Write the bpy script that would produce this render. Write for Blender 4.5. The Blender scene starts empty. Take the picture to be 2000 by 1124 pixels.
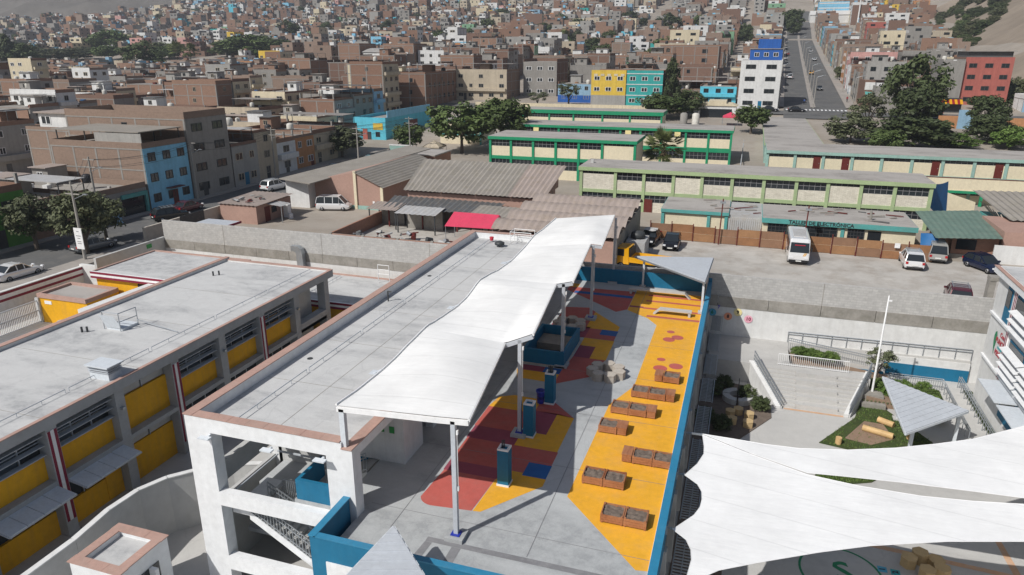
import bpy, bmesh, math, random
from mathutils import Vector, Matrix
R = math.radians
SC = bpy.context.scene
COL = SC.collection
# ------------------------------------------------------------------ camera, sky, sun, exposure
H = 20.7                                    # drone height above the parking lot
cd = bpy.data.cameras.new('camera'); cam = bpy.data.objects.new('camera', cd); COL.objects.link(cam)
cd.sensor_width = 36; cd.lens = 24.948; cd.clip_start = 0.5; cd.clip_end = 6000
cam.location = (0, 0, H); cam.rotation_euler = (R(90 - 18.51), 0, R(18.07)); SC.camera = cam
SUN_DIR = Vector((0.56 * .7071, 0.83 * .7071, -.7071)).normalized()
wd = bpy.data.worlds.new('World'); SC.world = wd; wd.use_nodes = True
nt = wd.node_tree; bg = nt.nodes['Background']
sky = nt.nodes.new('ShaderNodeTexSky'); sky.sky_type = 'NISHITA'; sky.sun_disc = False
sky.sun_elevation = R(45); sky.sun_rotation = math.atan2(-SUN_DIR.x, -SUN_DIR.y); sky.air_density = 1.0; sky.dust_density = 2.0
nt.links.new(sky.outputs[0], bg.inputs[0]); bg.inputs[1].default_value = 0.062
sd = bpy.data.lights.new('sun', 'SUN'); so = bpy.data.objects.new('sun', sd); COL.objects.link(so)
sd.energy = 3.9; sd.angle = R(0.53); sd.color = (1.0, .975, .93)
so.rotation_euler = SUN_DIR.to_track_quat('-Z', 'Y').to_euler()
vs = SC.view_settings; vs.view_transform = 'Standard'; vs.look = 'None'; vs.exposure = 0.08; vs.gamma = 1.0
SC.cycles.max_bounces = 5; SC.cycles.diffuse_bounces = 3; SC.cycles.volume_bounces = 0; SC.cycles.transparent_max_bounces = 6
# ------------------------------------------------------------------ helpers
RNG = random.Random(7)
MATS = {}
def tag(o, label=None, cat=None, group=None, kind=None):
    if label: o['label'] = label
    if cat: o['category'] = cat
    if group: o['group'] = group
    if kind: o['kind'] = kind
    return o
def thing(name, label, cat, loc=(0, 0, 0), rz=0, group=None):
    o = bpy.data.objects.new(name, None); COL.objects.link(o); o.empty_display_size = .2
    o.location = loc; o.rotation_euler = (0, 0, rz)
    return tag(o, label, cat, group)
class MB:
    def __init__(s): s.v = []; s.f = []; s.m = []
    def quad(s, a, b, c, d, m=0):
        n = len(s.v); s.v += [a, b, c, d]; s.f.append((n, n+1, n+2, n+3)); s.m.append(m); return s
    def face(s, pts, m=0):
        n = len(s.v); s.v += list(pts); s.f.append(tuple(range(n, n+len(pts)))); s.m.append(m); return s
    def box(s, x0, y0, z0, x1, y1, z1, m=0):
        if x0 > x1: x0, x1 = x1, x0
        if y0 > y1: y0, y1 = y1, y0
        if z0 > z1: z0, z1 = z1, z0
        n = len(s.v)
        s.v += [(x0,y0,z0),(x1,y0,z0),(x1,y1,z0),(x0,y1,z0),(x0,y0,z1),(x1,y0,z1),(x1,y1,z1),(x0,y1,z1)]
        for q in ((0,3,2,1),(4,5,6,7),(0,1,5,4),(1,2,6,5),(2,3,7,6),(3,0,4,7)): s.f.append(tuple(n+i for i in q)); s.m.append(m)
        return s
    def prism(s, poly, z0, z1, m=0, mt=None):
        a = sum(poly[i][0]*poly[(i+1) % len(poly)][1]-poly[(i+1) % len(poly)][0]*poly[i][1] for i in range(len(poly)))
        if a < 0: poly = poly[::-1]
        k = len(poly); n = len(s.v)
        g0 = z0 if callable(z0) else (lambda x, y: z0); g1 = z1 if callable(z1) else (lambda x, y: z1)
        s.v += [(x, y, g0(x, y)) for x, y in poly] + [(x, y, g1(x, y)) for x, y in poly]
        s.f.append(tuple(n+i for i in range(k))[::-1]); s.m.append(m)
        s.f.append(tuple(n+k+i for i in range(k))); s.m.append(m if mt is None else mt)
        for i in range(k):
            j = (i+1) % k; s.f.append((n+i, n+j, n+k+j, n+k+i)); s.m.append(m)
        return s
    def extr(s, prof, ax, a, b, m=0):        # profile (u,v) swept along axis 'x' (u=y,v=z) or 'y' (u=x,v=z)
        k = len(prof); n = len(s.v)
        for t in (a, b): s.v += [((t, u, v) if ax == 'x' else (u, t, v)) for u, v in prof]
        s.f.append(tuple(n+i for i in range(k))); s.m.append(m)
        s.f.append(tuple(n+k+i for i in range(k))[::-1]); s.m.append(m)
        for i in range(k):
            j = (i+1) % k; s.f.append((n+i, n+j, n+k+j, n+k+i)); s.m.append(m)
        return s
    def beam(s, p, q, w, h=None, m=0):
        h = h or w; p = Vector(p); q = Vector(q); d = (q-p).normalized()
        up = Vector((0, 0, 1)) if abs(d.z) < .95 else Vector((0, 1, 0))
        r = d.cross(up).normalized(); u = r.cross(d); n = len(s.v)
        for c in (p, q):
            for a, b in ((-1,-1),(1,-1),(1,1),(-1,1)): s.v.append(tuple(c + r*(a*w/2) + u*(b*h/2)))
        for f in ((0,1,2,3),(7,6,5,4),(0,4,5,1),(1,5,6,2),(2,6,7,3),(3,7,4,0)): s.f.append(tuple(n+i for i in f)); s.m.append(m)
        return s
    def tube(s, p, q, r, k=6, m=0, r2=None, cap=True):
        r2 = r if r2 is None else r2
        p = Vector(p); q = Vector(q); d = (q-p).normalized()
        up = Vector((0, 0, 1)) if abs(d.z) < .95 else Vector((0, 1, 0))
        a = d.cross(up).normalized(); b = a.cross(d); n = len(s.v)
        for c, rr in ((p, r), (q, r2)):
            for i in range(k):
                t = 2*math.pi*i/k; s.v.append(tuple(c + a*(rr*math.cos(t)) + b*(rr*math.sin(t))))
        for i in range(k):
            j = (i+1) % k; s.f.append((n+i, n+k+i, n+k+j, n+j)); s.m.append(m)
        if cap:
            s.f.append(tuple(n+i for i in range(k))); s.m.append(m); s.f.append(tuple(n+k+i for i in range(k))[::-1]); s.m.append(m)
        return s
    def lathe(s, prof, k=12, c=(0, 0, 0), m=0, cap=True):
        n = len(s.v)
        for r, z in prof:
            for i in range(k):
                t = 2*math.pi*i/k; s.v.append((c[0]+r*math.cos(t), c[1]+r*math.sin(t), c[2]+z))
        for a in range(len(prof)-1):
            for i in range(k):
                j = (i+1) % k; s.f.append((n+a*k+i, n+a*k+j, n+(a+1)*k+j, n+(a+1)*k+i)); s.m.append(m)
        if cap:
            s.f.append(tuple(n+(len(prof)-1)*k+i for i in range(k))); s.m.append(m)
        return s
    def grid(s, fn, nu, nv, m=0, thick=0):
        n = len(s.v)
        for i in range(nu+1):
            for j in range(nv+1): s.v.append(tuple(fn(i/nu, j/nv)))
        for i in range(nu):
            for j in range(nv):
                a = n+i*(nv+1)+j; s.f.append((a, a+nv+1, a+nv+2, a+1)); s.m.append(m)
        return s
    def mesh(s, name, mats, org=(0, 0, 0), smooth=False):
        me = bpy.data.meshes.new(name); ox, oy, oz = org
        me.from_pydata([(x-ox, y-oy, z-oz) for x, y, z in s.v], [], s.f)
        if not isinstance(mats, (list, tuple)): mats = [mats]
        for q in mats: me.materials.append(MATS[q] if isinstance(q, str) else q)
        me.polygons.foreach_set('material_index', s.m)
        if smooth: me.polygons.foreach_set('use_smooth', [True]*len(s.f))
        me.update(); return me
    def obj(s, name, mats, parent=None, smooth=False, label=None, loc=None):
        org = loc or (tuple(wloc(parent)) if parent else (0, 0, 0))
        o = bpy.data.objects.new(name, s.mesh(name, mats, org, smooth)); COL.objects.link(o)
        if parent: o.parent = parent
        if loc: o.location = loc
        if label: o['label'] = label
        return o
def wloc(o):
    v = Vector((0, 0, 0))
    while o: v += o.location; o = o.parent
    return v
def solo(mb, name, mats, label, cat, loc, group=None, smooth=False, rz=0, kind=None):
    o = bpy.data.objects.new(name, mb.mesh(name, mats, (0, 0, 0), smooth)); COL.objects.link(o); o.location = loc; o.rotation_euler = (0, 0, rz)
    return tag(o, label, cat, group, kind)
def struct(mb, name, mats, kind='structure', smooth=False):
    o = bpy.data.objects.new(name, mb.mesh(name, mats, (0, 0, 0), smooth)); COL.objects.link(o); o['kind'] = kind; return o
def child(me, name, parent, loc=(0, 0, 0), rot=(0, 0, 0), scale=(1, 1, 1)):
    o = bpy.data.objects.new(name, me); COL.objects.link(o); o.parent = parent; o.location = loc; o.rotation_euler = rot; o.scale = scale; return o
KIDS = {}
def dup(root, loc, rz=0, label=None, scale=None, parent=None):
    r = root.copy(); COL.objects.link(r); r.location = loc; r.rotation_euler = (0, 0, rz)
    if scale: r.scale = scale if isinstance(scale, (tuple, list)) else (scale,)*3
    if label: r['label'] = label
    for ch in list(root.children):
        c = ch.copy(); COL.objects.link(c); c.parent = r
        for g in list(ch.children):
            d = g.copy(); COL.objects.link(d); d.parent = c
    return r
def smooth_angle(o, deg=40):
    o.data.polygons.foreach_set('use_smooth', [True]*len(o.data.polygons)); o.data.set_sharp_from_angle(angle=R(deg)); return o
# ------------------------------------------------------------------ materials
def newmat(name):
    m = bpy.data.materials.new(name); m.use_nodes = True; MATS[name] = m
    t = m.node_tree; return m, t, t.nodes['Principled BSDF']
def N(t, typ, **kw):
    n = t.nodes.new(typ)
    for k, v in kw.items():
        if k.startswith('i_'): n.inputs[k[2:].replace('_', ' ')].default_value = v
        else: setattr(n, k, v)
    return n
def c4(c): return (c[0], c[1], c[2], 1)
def pos(t, scale=None):
    g = N(t, 'ShaderNodeNewGeometry'); out = g.outputs['Position']
    if scale:
        mp = N(t, 'ShaderNodeMapping'); mp.inputs['Scale'].default_value = scale; t.links.new(out, mp.inputs[0]); out = mp.outputs[0]
    return out
def noise(t, vec, sc, det=4, rough=.6):
    n = N(t, 'ShaderNodeTexNoise'); n.inputs['Scale'].default_value = sc; n.inputs['Detail'].default_value = det; n.inputs['Roughness'].default_value = rough
    t.links.new(vec, n.inputs['Vector']); return n.outputs[0]
def ramp(t, fac, a, b, lo=.3, hi=.7):
    r = N(t, 'ShaderNodeValToRGB'); r.color_ramp.elements[0].position = lo; r.color_ramp.elements[1].position = hi
    r.color_ramp.elements[0].color = c4(a); r.color_ramp.elements[1].color = c4(b); t.links.new(fac, r.inputs[0]); return r.outputs[0]
def mixc(t, fac, a, b, mode='MIX'):
    m = N(t, 'ShaderNodeMix', data_type='RGBA', blend_type=mode)
    for s, x in ((0, fac), (6, a), (7, b)):
        if isinstance(x, (int, float)): m.inputs[s].default_value = x
        elif isinstance(x, tuple): m.inputs[s].default_value = c4(x)
        else: t.links.new(x, m.inputs[s])
    return m.outputs[2]
def bump(t, b, h, st=.3, d=.02):
    n = N(t, 'ShaderNodeBump'); n.inputs['Strength'].default_value = st; n.inputs['Distance'].default_value = d
    t.links.new(h, n.inputs['Height']); t.links.new(n.outputs[0], b.inputs['Normal'])
def mul(c, k): return tuple(min(1, x*k) for x in c)
def paint(name, c, rough=.75, var=.18, sc=.5, dirt=.25, dirtc=(.18, .16, .13), spec=.3, metal=0, obj=False, bmp=0, streak=False):
    """flat coat with broad unevenness, grime blotches and fine grain"""
    m, t, b = newmat(name); p = pos(t)
    if obj: p = N(t, 'ShaderNodeTexCoord').outputs['Object']
    n1 = noise(t, p, sc, 5); n2 = noise(t, p, sc*7, 4); 
    col = ramp(t, n1, mul(c, 1-var), mul(c, 1+var*.5))
    if dirt:
        q = p
        if streak:
            mp = N(t, 'ShaderNodeMapping'); mp.inputs['Scale'].default_value = (3, 3, .25); t.links.new(p, mp.inputs[0]); q = mp.outputs[0]
        n3 = noise(t, q, sc*1.7+.15, 6, .7); f = ramp(t, n3, (0, 0, 0), (dirt,)*3, .46, .66)
        col = mixc(t, f, col, dirtc)
    col = mixc(t, .18, col, ramp(t, n2, mul(c, .55), mul(c, 1.25)), 'MIX')
    t.links.new(col, b.inputs['Base Color']); b.inputs['Roughness'].default_value = rough; b.inputs['Metallic'].default_value = metal
    b.inputs['Specular IOR Level'].default_value = spec
    if bmp: bump(t, b, n2, bmp)
    return m
def wallvec(t, su=1, sv=1):
    g = N(t, 'ShaderNodeNewGeometry'); sx = N(t, 'ShaderNodeSeparateXYZ'); t.links.new(g.outputs['Position'], sx.inputs[0])
    a = N(t, 'ShaderNodeMath', operation='ADD'); t.links.new(sx.outputs[0], a.inputs[0]); t.links.new(sx.outputs[1], a.inputs[1])
    cb = N(t, 'ShaderNodeCombineXYZ'); t.links.new(a.outputs[0], cb.inputs[0]); t.links.new(sx.outputs[2], cb.inputs[1])
    mp = N(t, 'ShaderNodeMapping'); mp.inputs['Scale'].default_value = (su, sv, 1); t.links.new(cb.outputs[0], mp.inputs[0]); return mp.outputs[0]
def brickmat(name, a, b_, mortar, bw=.25, bh=.1, ms=.012, rough=.9, dirt=.3):
    m, t, b = newmat(name); v = wallvec(t); p = pos(t)
    br = N(t, 'ShaderNodeTexBrick'); br.inputs['Scale'].default_value = 1; br.inputs['Brick Width'].default_value = bw; br.inputs['Row Height'].default_value = bh
    br.inputs['Mortar Size'].default_value = ms; br.inputs['Color1'].default_value = c4(a); br.inputs['Color2'].default_value = c4(b_); br.inputs['Mortar'].default_value = c4(mortar)
    t.links.new(v, br.inputs['Vector'])
    n1 = noise(t, p, .35, 5); f = ramp(t, n1, (0, 0, 0), (dirt,)*3, .42, .75)
    col = mixc(t, f, br.outputs[0], mul(mortar, .9)); n2 = noise(t, p, 3.0, 3)
    col = mixc(t, .25, col, ramp(t, n2, mul(a, .6), mul(a, 1.25)))
    t.links.new(col, b.inputs['Base Color']); b.inputs['Roughness'].default_value = rough; b.inputs['Specular IOR Level'].default_value = .15
    return m
def glass(name, c=(.02, .025, .03), rough=.12):
    m, t, b = newmat(name); b.inputs['Base Color'].default_value = c4(c); b.inputs['Roughness'].default_value = rough; b.inputs['Specular IOR Level'].default_value = .6; return m
def concrete(name, c, stain, s=.14, amt=.75, bmp=.15):
    """weathered screed: long soft stains, cracks and speckle"""
    m, t, b = newmat(name); p = pos(t)
    q = pos(t, (.45, 1.25, 1))
    n1 = noise(t, q, s, 7, .62); n2 = noise(t, p, 1.6, 5, .7); n3 = noise(t, p, 14, 3)
    f = ramp(t, n1, (0, 0, 0), (amt,)*3, .47, .60)
    f2 = ramp(t, n2, (.2,)*3, (1, 1, 1), .38, .60)
    ff = mixc(t, 1.0, f, f2, 'MULTIPLY')
    col = mixc(t, ff, ramp(t, n2, mul(c, .93), mul(c, 1.05)), stain)
    col = mixc(t, .12, col, ramp(t, n3, mul(c, .5), mul(c, 1.2)))
    vo = N(t, 'ShaderNodeTexVoronoi', feature='DISTANCE_TO_EDGE'); vo.inputs['Scale'].default_value = .16
    ad = N(t, 'ShaderNodeVectorMath', operation='ADD'); sc_ = N(t, 'ShaderNodeVectorMath', operation='SCALE'); sc_.inputs['Scale'].default_value = 2.2
    nn = N(t, 'ShaderNodeTexNoise'); nn.inputs['Scale'].default_value = .5; nn.inputs['Detail'].default_value = 4; t.links.new(p, nn.inputs['Vector'])
    t.links.new(nn.outputs['Color'], sc_.inputs[0]); t.links.new(p, ad.inputs[0]); t.links.new(sc_.outputs[0], ad.inputs[1]); t.links.new(ad.outputs[0], vo.inputs['Vector'])
    cr = ramp(t, vo.outputs['Distance'], (.16,)*3, (0, 0, 0), .0, .008)
    col = mixc(t, cr, col, mul(stain, .8))
    t.links.new(col, b.inputs['Base Color']); b.inputs['Roughness'].default_value = .85; b.inputs['Specular IOR Level'].default_value = .25
    bump(t, b, n2, bmp, .01); return m
concrete('roof_concrete', (.55, .55, .545), (.27, .275, .285), .34, .7)
paint('faded_orange', (.60, .37, .23), .8, .15, 1, .5, (.5, .45, .4))
concrete('floor_concrete', (.46, .475, .48), (.24, .25, .26), .22, .7)
concrete('court_concrete', (.52, .51, .49), (.33, .32, .31), .2, .5)
concrete('old_roof', (.40, .375, .35), (.22, .20, .185), .3, .85)
paint('white_paint', (.77, .78, .79), .6, .06, .4, .13, (.5, .49, .47), streak=True)
paint('white_wall', (.70, .70, .69), .8, .10, .3, .25, (.45, .43, .40), streak=True)
paint('grey_paint', (.40, .41, .42), .7, .1, .4, .15)
paint('grey_frame', (.50, .53, .57), .45, .06, .6, .1, spec=.5)
paint('coping', (.46, .295, .245), .8, .14, .8, .4, (.36, .29, .25))
paint('blue_paint', (.012, .150, .275), .6, .16, .5, .35, (.03, .16, .26), spec=.3, streak=True)
paint('blue_light', (.03, .22, .38), .5, .12, .5, .12, spec=.4)
paint('yellow_floor', (.80, .40, .03), .75, .12, .5, .5, (.60, .33, .10))
paint('coral_floor', (.50, .115, .095), .75, .12, .5, .5, (.36, .14, .12))
paint('purple_floor', (.30, .065, .10), .75, .08, .4, .2, (.25, .1, .1))
paint('blue_floor', (.02, .115, .34), .75, .08, .4, .2)
paint('grey_line', (.22, .22, .23), .8, .15, .6, .4, (.4, .4, .4))
def fabric(name, c, sx, sy, per):
    """coated fabric: welded seams every few metres, faint dust and grime streaks"""
    m, t, b = newmat(name); g = N(t, 'ShaderNodeNewGeometry'); s = N(t, 'ShaderNodeSeparateXYZ'); t.links.new(g.outputs['Position'], s.inputs[0])
    a = N(t, 'ShaderNodeMath', operation='MULTIPLY'); a.inputs[1].default_value = sx; t.links.new(s.outputs[0], a.inputs[0]); d = N(t, 'ShaderNodeMath', operation='MULTIPLY_ADD'); d.inputs[1].default_value = sy; t.links.new(s.outputs[1], d.inputs[0]); t.links.new(a.outputs[0], d.inputs[2])
    pp = N(t, 'ShaderNodeMath', operation='PINGPONG'); pp.inputs[1].default_value = per/2; t.links.new(d.outputs[0], pp.inputs[0])
    n1 = noise(t, g.outputs['Position'], .35, 6, .65); n2 = noise(t, g.outputs['Position'], 3, 4)
    col = ramp(t, n1, mul(c, .90), mul(c, 1.03), .35, .65); col = mixc(t, ramp(t, pp.outputs[0], (.6,)*3, (0, 0, 0), .0, .04), col, mul(c, .66)); col = mixc(t, .1, col, ramp(t, n2, mul(c, .7), c))
    t.links.new(col, b.inputs['Base Color']); b.inputs['Roughness'].default_value = .55; b.inputs['Specular IOR Level'].default_value = .35
    bump(t, b, noise(t, pos(t, (.35, 1.6, 1)), .9, 3), .25, .12)
fabric('membrane', (.86, .855, .84), .0, 1, 2.2)
fabric('sail_white', (.85, .85, .845), .25, 1, 1.9)
paint('steel_pale', (.62, .66, .70), .45, .05, .8, .08, spec=.5)
paint('galv', (.42, .45, .48), .4, .1, 1.2, .15, metal=.6)
paint('dark_metal', (.05, .055, .06), .5, .15, 1, .2)
paint('yellow_wall', (.78, .40, .012), .75, .12, .4, .35, (.5, .27, .06), streak=True)
paint('maroon', (.23, .018, .045), .6, .1, .6, .1)
paint('bright_white', (.82, .82, .82), .5, .04, .5, .05)
m, t, b = newmat('wood'); p = pos(t, (6, .6, 6)); n1 = noise(t, p, 1.5, 5); col = ramp(t, n1, (.20, .068, .028), (.43, .185, .085)); n2 = noise(t, pos(t), .9, 2)
t.links.new(mixc(t, .45, col, ramp(t, n2, (.22, .07, .03), (.52, .27, .15))), b.inputs['Base Color']); b.inputs['Roughness'].default_value = .5
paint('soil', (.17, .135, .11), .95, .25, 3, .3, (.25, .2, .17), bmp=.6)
paint('dry_soil', (.27, .185, .13), .95, .2, .8, .4, (.35, .28, .2), bmp=.4)
paint('stone_pale', (.50, .45, .39), .85, .15, 2.5, .3, (.3, .26, .22))
paint('tan_block', (.58, .42, .22), .8, .1, 2, .15)
paint('log_wood', (.62, .42, .20), .6, .2, 2, .25, (.4, .22, .1))
paint('plastic_blue', (.02, .04, .36), .4, .05, 1, 0, spec=.5)
brickmat('block_wall', (.50, .49, .47), (.41, .40, .39), (.38, .37, .36), .42, .21, .02, dirt=.35)
paint('raw_concrete', (.33, .31, .28), .9, .3, .7, .7, (.20, .19, .16), bmp=.3)
paint('plaster_grey', (.50, .50, .49), .85, .08, .3, .2, (.4, .39, .37), streak=True)
glass('window_glass'); glass('window_glass_sky', (.05, .07, .09), .08)
paint('asphalt', (.125, .125, .125), .9, .2, .12, .6, (.20, .19, .175))
paint('sidewalk', (.36, .33, .30), .9, .15, .3, .4, (.25, .22, .2))
paint('lot_ground', (.47, .445, .41), .95, .22, .12, .85, (.31, .27, .23), bmp=.4)
paint('dirt_ground', (.36, .32, .275), .95, .25, .04, .6, (.27, .22, .17), bmp=.3)
paint('hill_dark', (.175, .16, .145), .95, .3, .02, .6, (.11, .10, .09), bmp=.4)
paint('hill_soil', (.31, .255, .20), .95, .3, .02, .6, (.20, .165, .13), bmp=.4)
paint('lawn_earth', (.05, .075, .022), .95, .3, 1.2, .5, (.10, .085, .035), bmp=.5)
# ------------------------------------------------------------------ terrain
PROF = [(-200, 0), (140, 0), (210, 4.5), (380, 15), (550, 27), (650, 42), (725, 57), (880, 82), (1000, 108), (1300, 170), (2000, 330)]
def base_h(Y):
    for (a, za), (b_, zb) in zip(PROF, PROF[1:]):
        if a <= Y <= b_: return za + (zb-za)*(Y-a)/(b_-a)
    return 0
def ss(x): x = max(0, min(1, x)); return x*x*(3-2*x)
def right_r(X, Y): return X - (74 + .14*(Y-290))
def left_r(X, Y): return min(Y - 715, (-770 - X)*.9 + (Y-715)*.25)
def gh(X, Y):
    z = base_h(Y)
    r = right_r(X, Y)
    if r > 0: z += min(r, 170)*.6*ss((Y-232)/45)
    l = left_r(X, Y)
    if l > 0: z += .28*l
    return z
xs = sorted(set([-2100+50*i for i in range(29)] + [-650+25*i for i in range(50)] + [600+60*i for i in range(10)] + [-62.2, 45.0]))
ys = sorted(set([-60, 0, 30, 60.25, 80, 110, 140] + [160+20*i for i in range(30)] + [780+50*i for i in range(26)]))
mb = MB(); idx = {}
gr = random.Random(3)
def gv(i, j):
    if (i, j) not in idx:
        x, y = xs[i], ys[j]; z = gh(x, y)
        if right_r(x, y) > 12 or left_r(x, y) > 20: z += gr.uniform(-2, 2)*(1 if right_r(x, y) > 12 else 6)
        idx[i, j] = len(mb.v); mb.v.append((x, y, z))
    return idx[i, j]
for i in range(len(xs)-1):
    for j in range(len(ys)-1):
        cx = (xs[i]+xs[i+1])/2; cy = (ys[j]+ys[j+1])/2
        if -62.2 < cx < 45 and cy < 60.25: continue
        mb.f.append((gv(i, j), gv(i+1, j), gv(i+1, j+1), gv(i, j+1)))
        mb.m.append(2 if left_r(cx, cy) > 0 else 1 if right_r(cx, cy) > 8 and cy > 240 else 0)
struct(mb, 'ground', ['dirt_ground', 'hill_soil', 'hill_dark'], smooth=True)
struct(MB().quad((-46, 60.4, .004), (45, 60.4, .004), (45, 81, .004), (-46, 81, .004)), 'parking_lot', 'lot_ground')
struct(MB().quad((-62, -60, -4.5), (-1.7, -60, -4.5), (-1.7, 60.2, -4.5), (-62, 60.2, -4.5)), 'school_yard', 'court_concrete')
struct(MB().quad((-1.7, -60, -4.5), (45, -60, -4.5), (45, 60.2, -4.5), (-1.7, 60.2, -4.5)), 'school_court', 'court_concrete')
# ------------------------------------------------------------------ main school building with the roof terrace
T = 1.3
B = thing('school_building', 'white school building with flat grey roof, open stair tower and painted roof terrace', 'building', (-14.6, 22.8, -4.5))
MB().box(-22.75, 23.2, 4.1, -15.05, 58.9, 4.42).obj('roof_slab', 'roof_concrete', B)
for nm, a in (('parapet', (-23.2, 22.8, 4.2, -22.75, 59.3, 4.96)), ('parapet', (-15.05, 22.8, 4.2, -14.55, 59.3, 4.66)),
              ('parapet', (-22.75, 22.8, 4.2, -15.05, 23.2, 4.955)), ('parapet', (-22.75, 58.9, 4.2, -15.05, 59.3, 4.955))):
    MB().box(*a).obj(nm, 'white_paint', B)
def coping_run(p, q, w, n, z, par, mat='coping'):
    """row of coping slabs with open joints"""
    L = math.dist(p, q); k = n
    me = None
    for i in range(k):
        a = [p[j]+(q[j]-p[j])*i/k for j in (0, 1)]; c = [p[j]+(q[j]-p[j])*(i+1)/k for j in (0, 1)]
        alongx = abs(q[0]-p[0]) > abs(q[1]-p[1])
        if me is None:
            l = L/k - .012
            m_ = MB().box(-l/2, -w/2, 0, l/2, w/2, .05) if alongx else MB().box(-w/2, -l/2, 0, w/2, l/2, .05)
            me = m_.mesh('coping_slab', mat)
        o = wloc(par); child(me, 'coping_slab', par, ((a[0]+c[0])/2-o.x, (a[1]+c[1])/2-o.y, z-o.z+.003*(i % 2)))
coping_run((-22.98, 22.75), (-22.98, 59.35), .52, 31, 4.962, B)
coping_run((-22.70, 23.0), (-15.1, 23.0), .48, 8, 4.958, B)
coping_run((-14.80, 22.75), (-14.80, 59.3), .52, 31, 4.664, B)
coping_run((-22.70, 59.1), (-15.1, 59.1), .48, 8, 4.958, B)
# stair-tower frame, front face
for x0, x1 in ((-23.2, -21.85), (-15.85, -14.55)):
    MB().box(x0, 22.8, -4.5, x1, 23.45, 4.197).obj('column', 'white_paint', B)
for z0, z1 in ((.36, 1.1), (-3.3, -2.5)):
    MB().box(-21.85, 22.8, z0, -15.85, 23.2, z1).obj('beam', 'white_paint', B)
for y in (28.7, 59.0): MB().box(-23.15, y-.3, -4.5, -22.5, y+.3, 4.19).obj('column', 'white_paint', B)
# stair well
MB().box(-23.15, 23.46, -4.5, -22.95, 28.38, -.35).obj('added_shade_wall', 'plaster_grey', B)  # added wall that keeps the sun out of the lower stairwell
MB().box(-22.7, 23.5, .9, -22.4, 28.4, 1.95).obj('balustrade', 'plaster_grey', B)
MB().box(-22.7, 28.4, -4.5, -14.6, 28.62, 4.2).obj('stair_wall', 'plaster_grey', B)
MB().box(-22.4, 26.2, -.8, -18.4, 28.38, -.62).obj('landing', 'floor_concrete', B)
MB().box(-22.4, 24.95, -2.75, -15.9, 28.38, -2.52).obj('landing', 'floor_concrete', B)
MB().box(-22.42, 27.9, .15, -16, 28.0, .22).beam((-22.3, 23.6, .1), (-22.3, 27.8, .1), .06).obj('handrail', 'grey_frame', B)
MB().box(-19, 28.35, -.5, -16.5, 28.39, 1.2).obj('wall_band', 'blue_paint', B)
def flight(x0, z0, x1, z1, y0, y1, n, par, rail=True):
    m_ = MB(); d = (x1-x0)/n; e = (z1-z0)/n
    for i in range(n):
        m_.box(x0+d*i, y0, z0+e*(i+1)-.02-.25, x0+d*(i+1), y1, z0+e*(i+1)-.02)
    s_ = m_.obj('stair_flight', 'plaster_grey', par)
    for yy in (y0-.06, y1+.02):
        q = MB(); q.extr([(x0, z0-.05), (x1, z1-.05), (x1, z1-.5), (x0, z0-.5)], 'y', yy, yy+.05); q.obj('stringer', 'white_paint', s_)
    if rail:
        q = MB(); L = abs(x1-x0); k = int(L/.16)
        for i in range(k+1):
            x = x0+(x1-x0)*i/k; z = z0+(z1-z0)*i/k; q.beam((x, y0-.03, z-.1), (x, y0-.03, z+.95), .03)
        for h in (.12, .75, 1.0): q.beam((x0, y0-.03, z0+h), (x1, y0-.03, z1+h), .05)
        q.obj('railing', 'galv', s_)
flight(-20.9, -.2, -17.1, -2.5, 23.55, 24.9, 12, B)
MB().box(-21.85, 23.5, -.5, -20.9, 26.2, -.25).obj('landing', 'white_paint', B)
q = MB()
for i in range(7): x = -21.8+i*.15; q.beam((x, 23.52, -.25), (x, 23.52, .8), .03)
q.beam((-21.85, 23.52, .8), (-20.9, 23.52, .8), .05); q.obj('railing', 'galv', B)
flight(-19.6, -.6, -16.0, 1.25, 26.3, 27.6, 11, B)
flight(-21.2, -2.5, -17.5, -4.4, 26.3, 27.8, 11, B)
flight(-17.2, -2.5, -20.9, -.55, 25.0, 26.15, 11, B)
q = MB()
for i in range(22): t_ = i/21; q.beam((-20.3+2.3*t_, 25.4, -.6), (-20.3+2.3*t_, 25.4, .45), .03)
q.beam((-20.3, 25.4, .45), (-18.0, 25.4, .45), .05); q.obj('railing', 'galv', B)
MB().box(-18.0, 23.2, .9, -15.9, 25.4, 1.28).obj('landing', 'floor_concrete', B)
MB().box(-17.9, 23.25, .5, -15.86, 23.42, 2.3).box(-17.9, 23.42, .9, -17.72, 25.3, 2.3).obj('blue_balustrade', 'blue_paint', B)
# wall with the green signs and rooms under the roof
MB().box(-17.2, 27.3, T, -14.45, 27.55, 4.2).box(-14.7, 27.55, T, -14.45, 29.4, 4.2).obj('wall', 'white_wall', B)
w_ = MB().box(-16.4, 29.4, T, -16.2, 58.6, 4.2).obj('wall', 'white_wall', B)
for i in range(7):
    y = 30.6+i*4.1; o = MB().box(-16.19, y, T+.05, -16.14, y+1.6, T+2.3).obj('door', 'blue_paint', B); MB().box(-16.14, y+1.35, T+1.0, -16.09, y+1.4, T+1.2).obj('handle', 'galv', o)
for i in range(5): y = 31+i*6.5; MB().box(-15.05, y, T, -14.6, y+.45, 4.19).obj('column', 'white_wall', B)
m, t, b = newmat('sign_green'); b.inputs['Base Color'].default_value = (.02, .25, .05, 1)
for x in (-15.75, -15.2): MB().box(x, 27.26, 2.95, x+.26, 27.29, 3.3).obj('exit_sign', 'sign_green', B)
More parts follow.
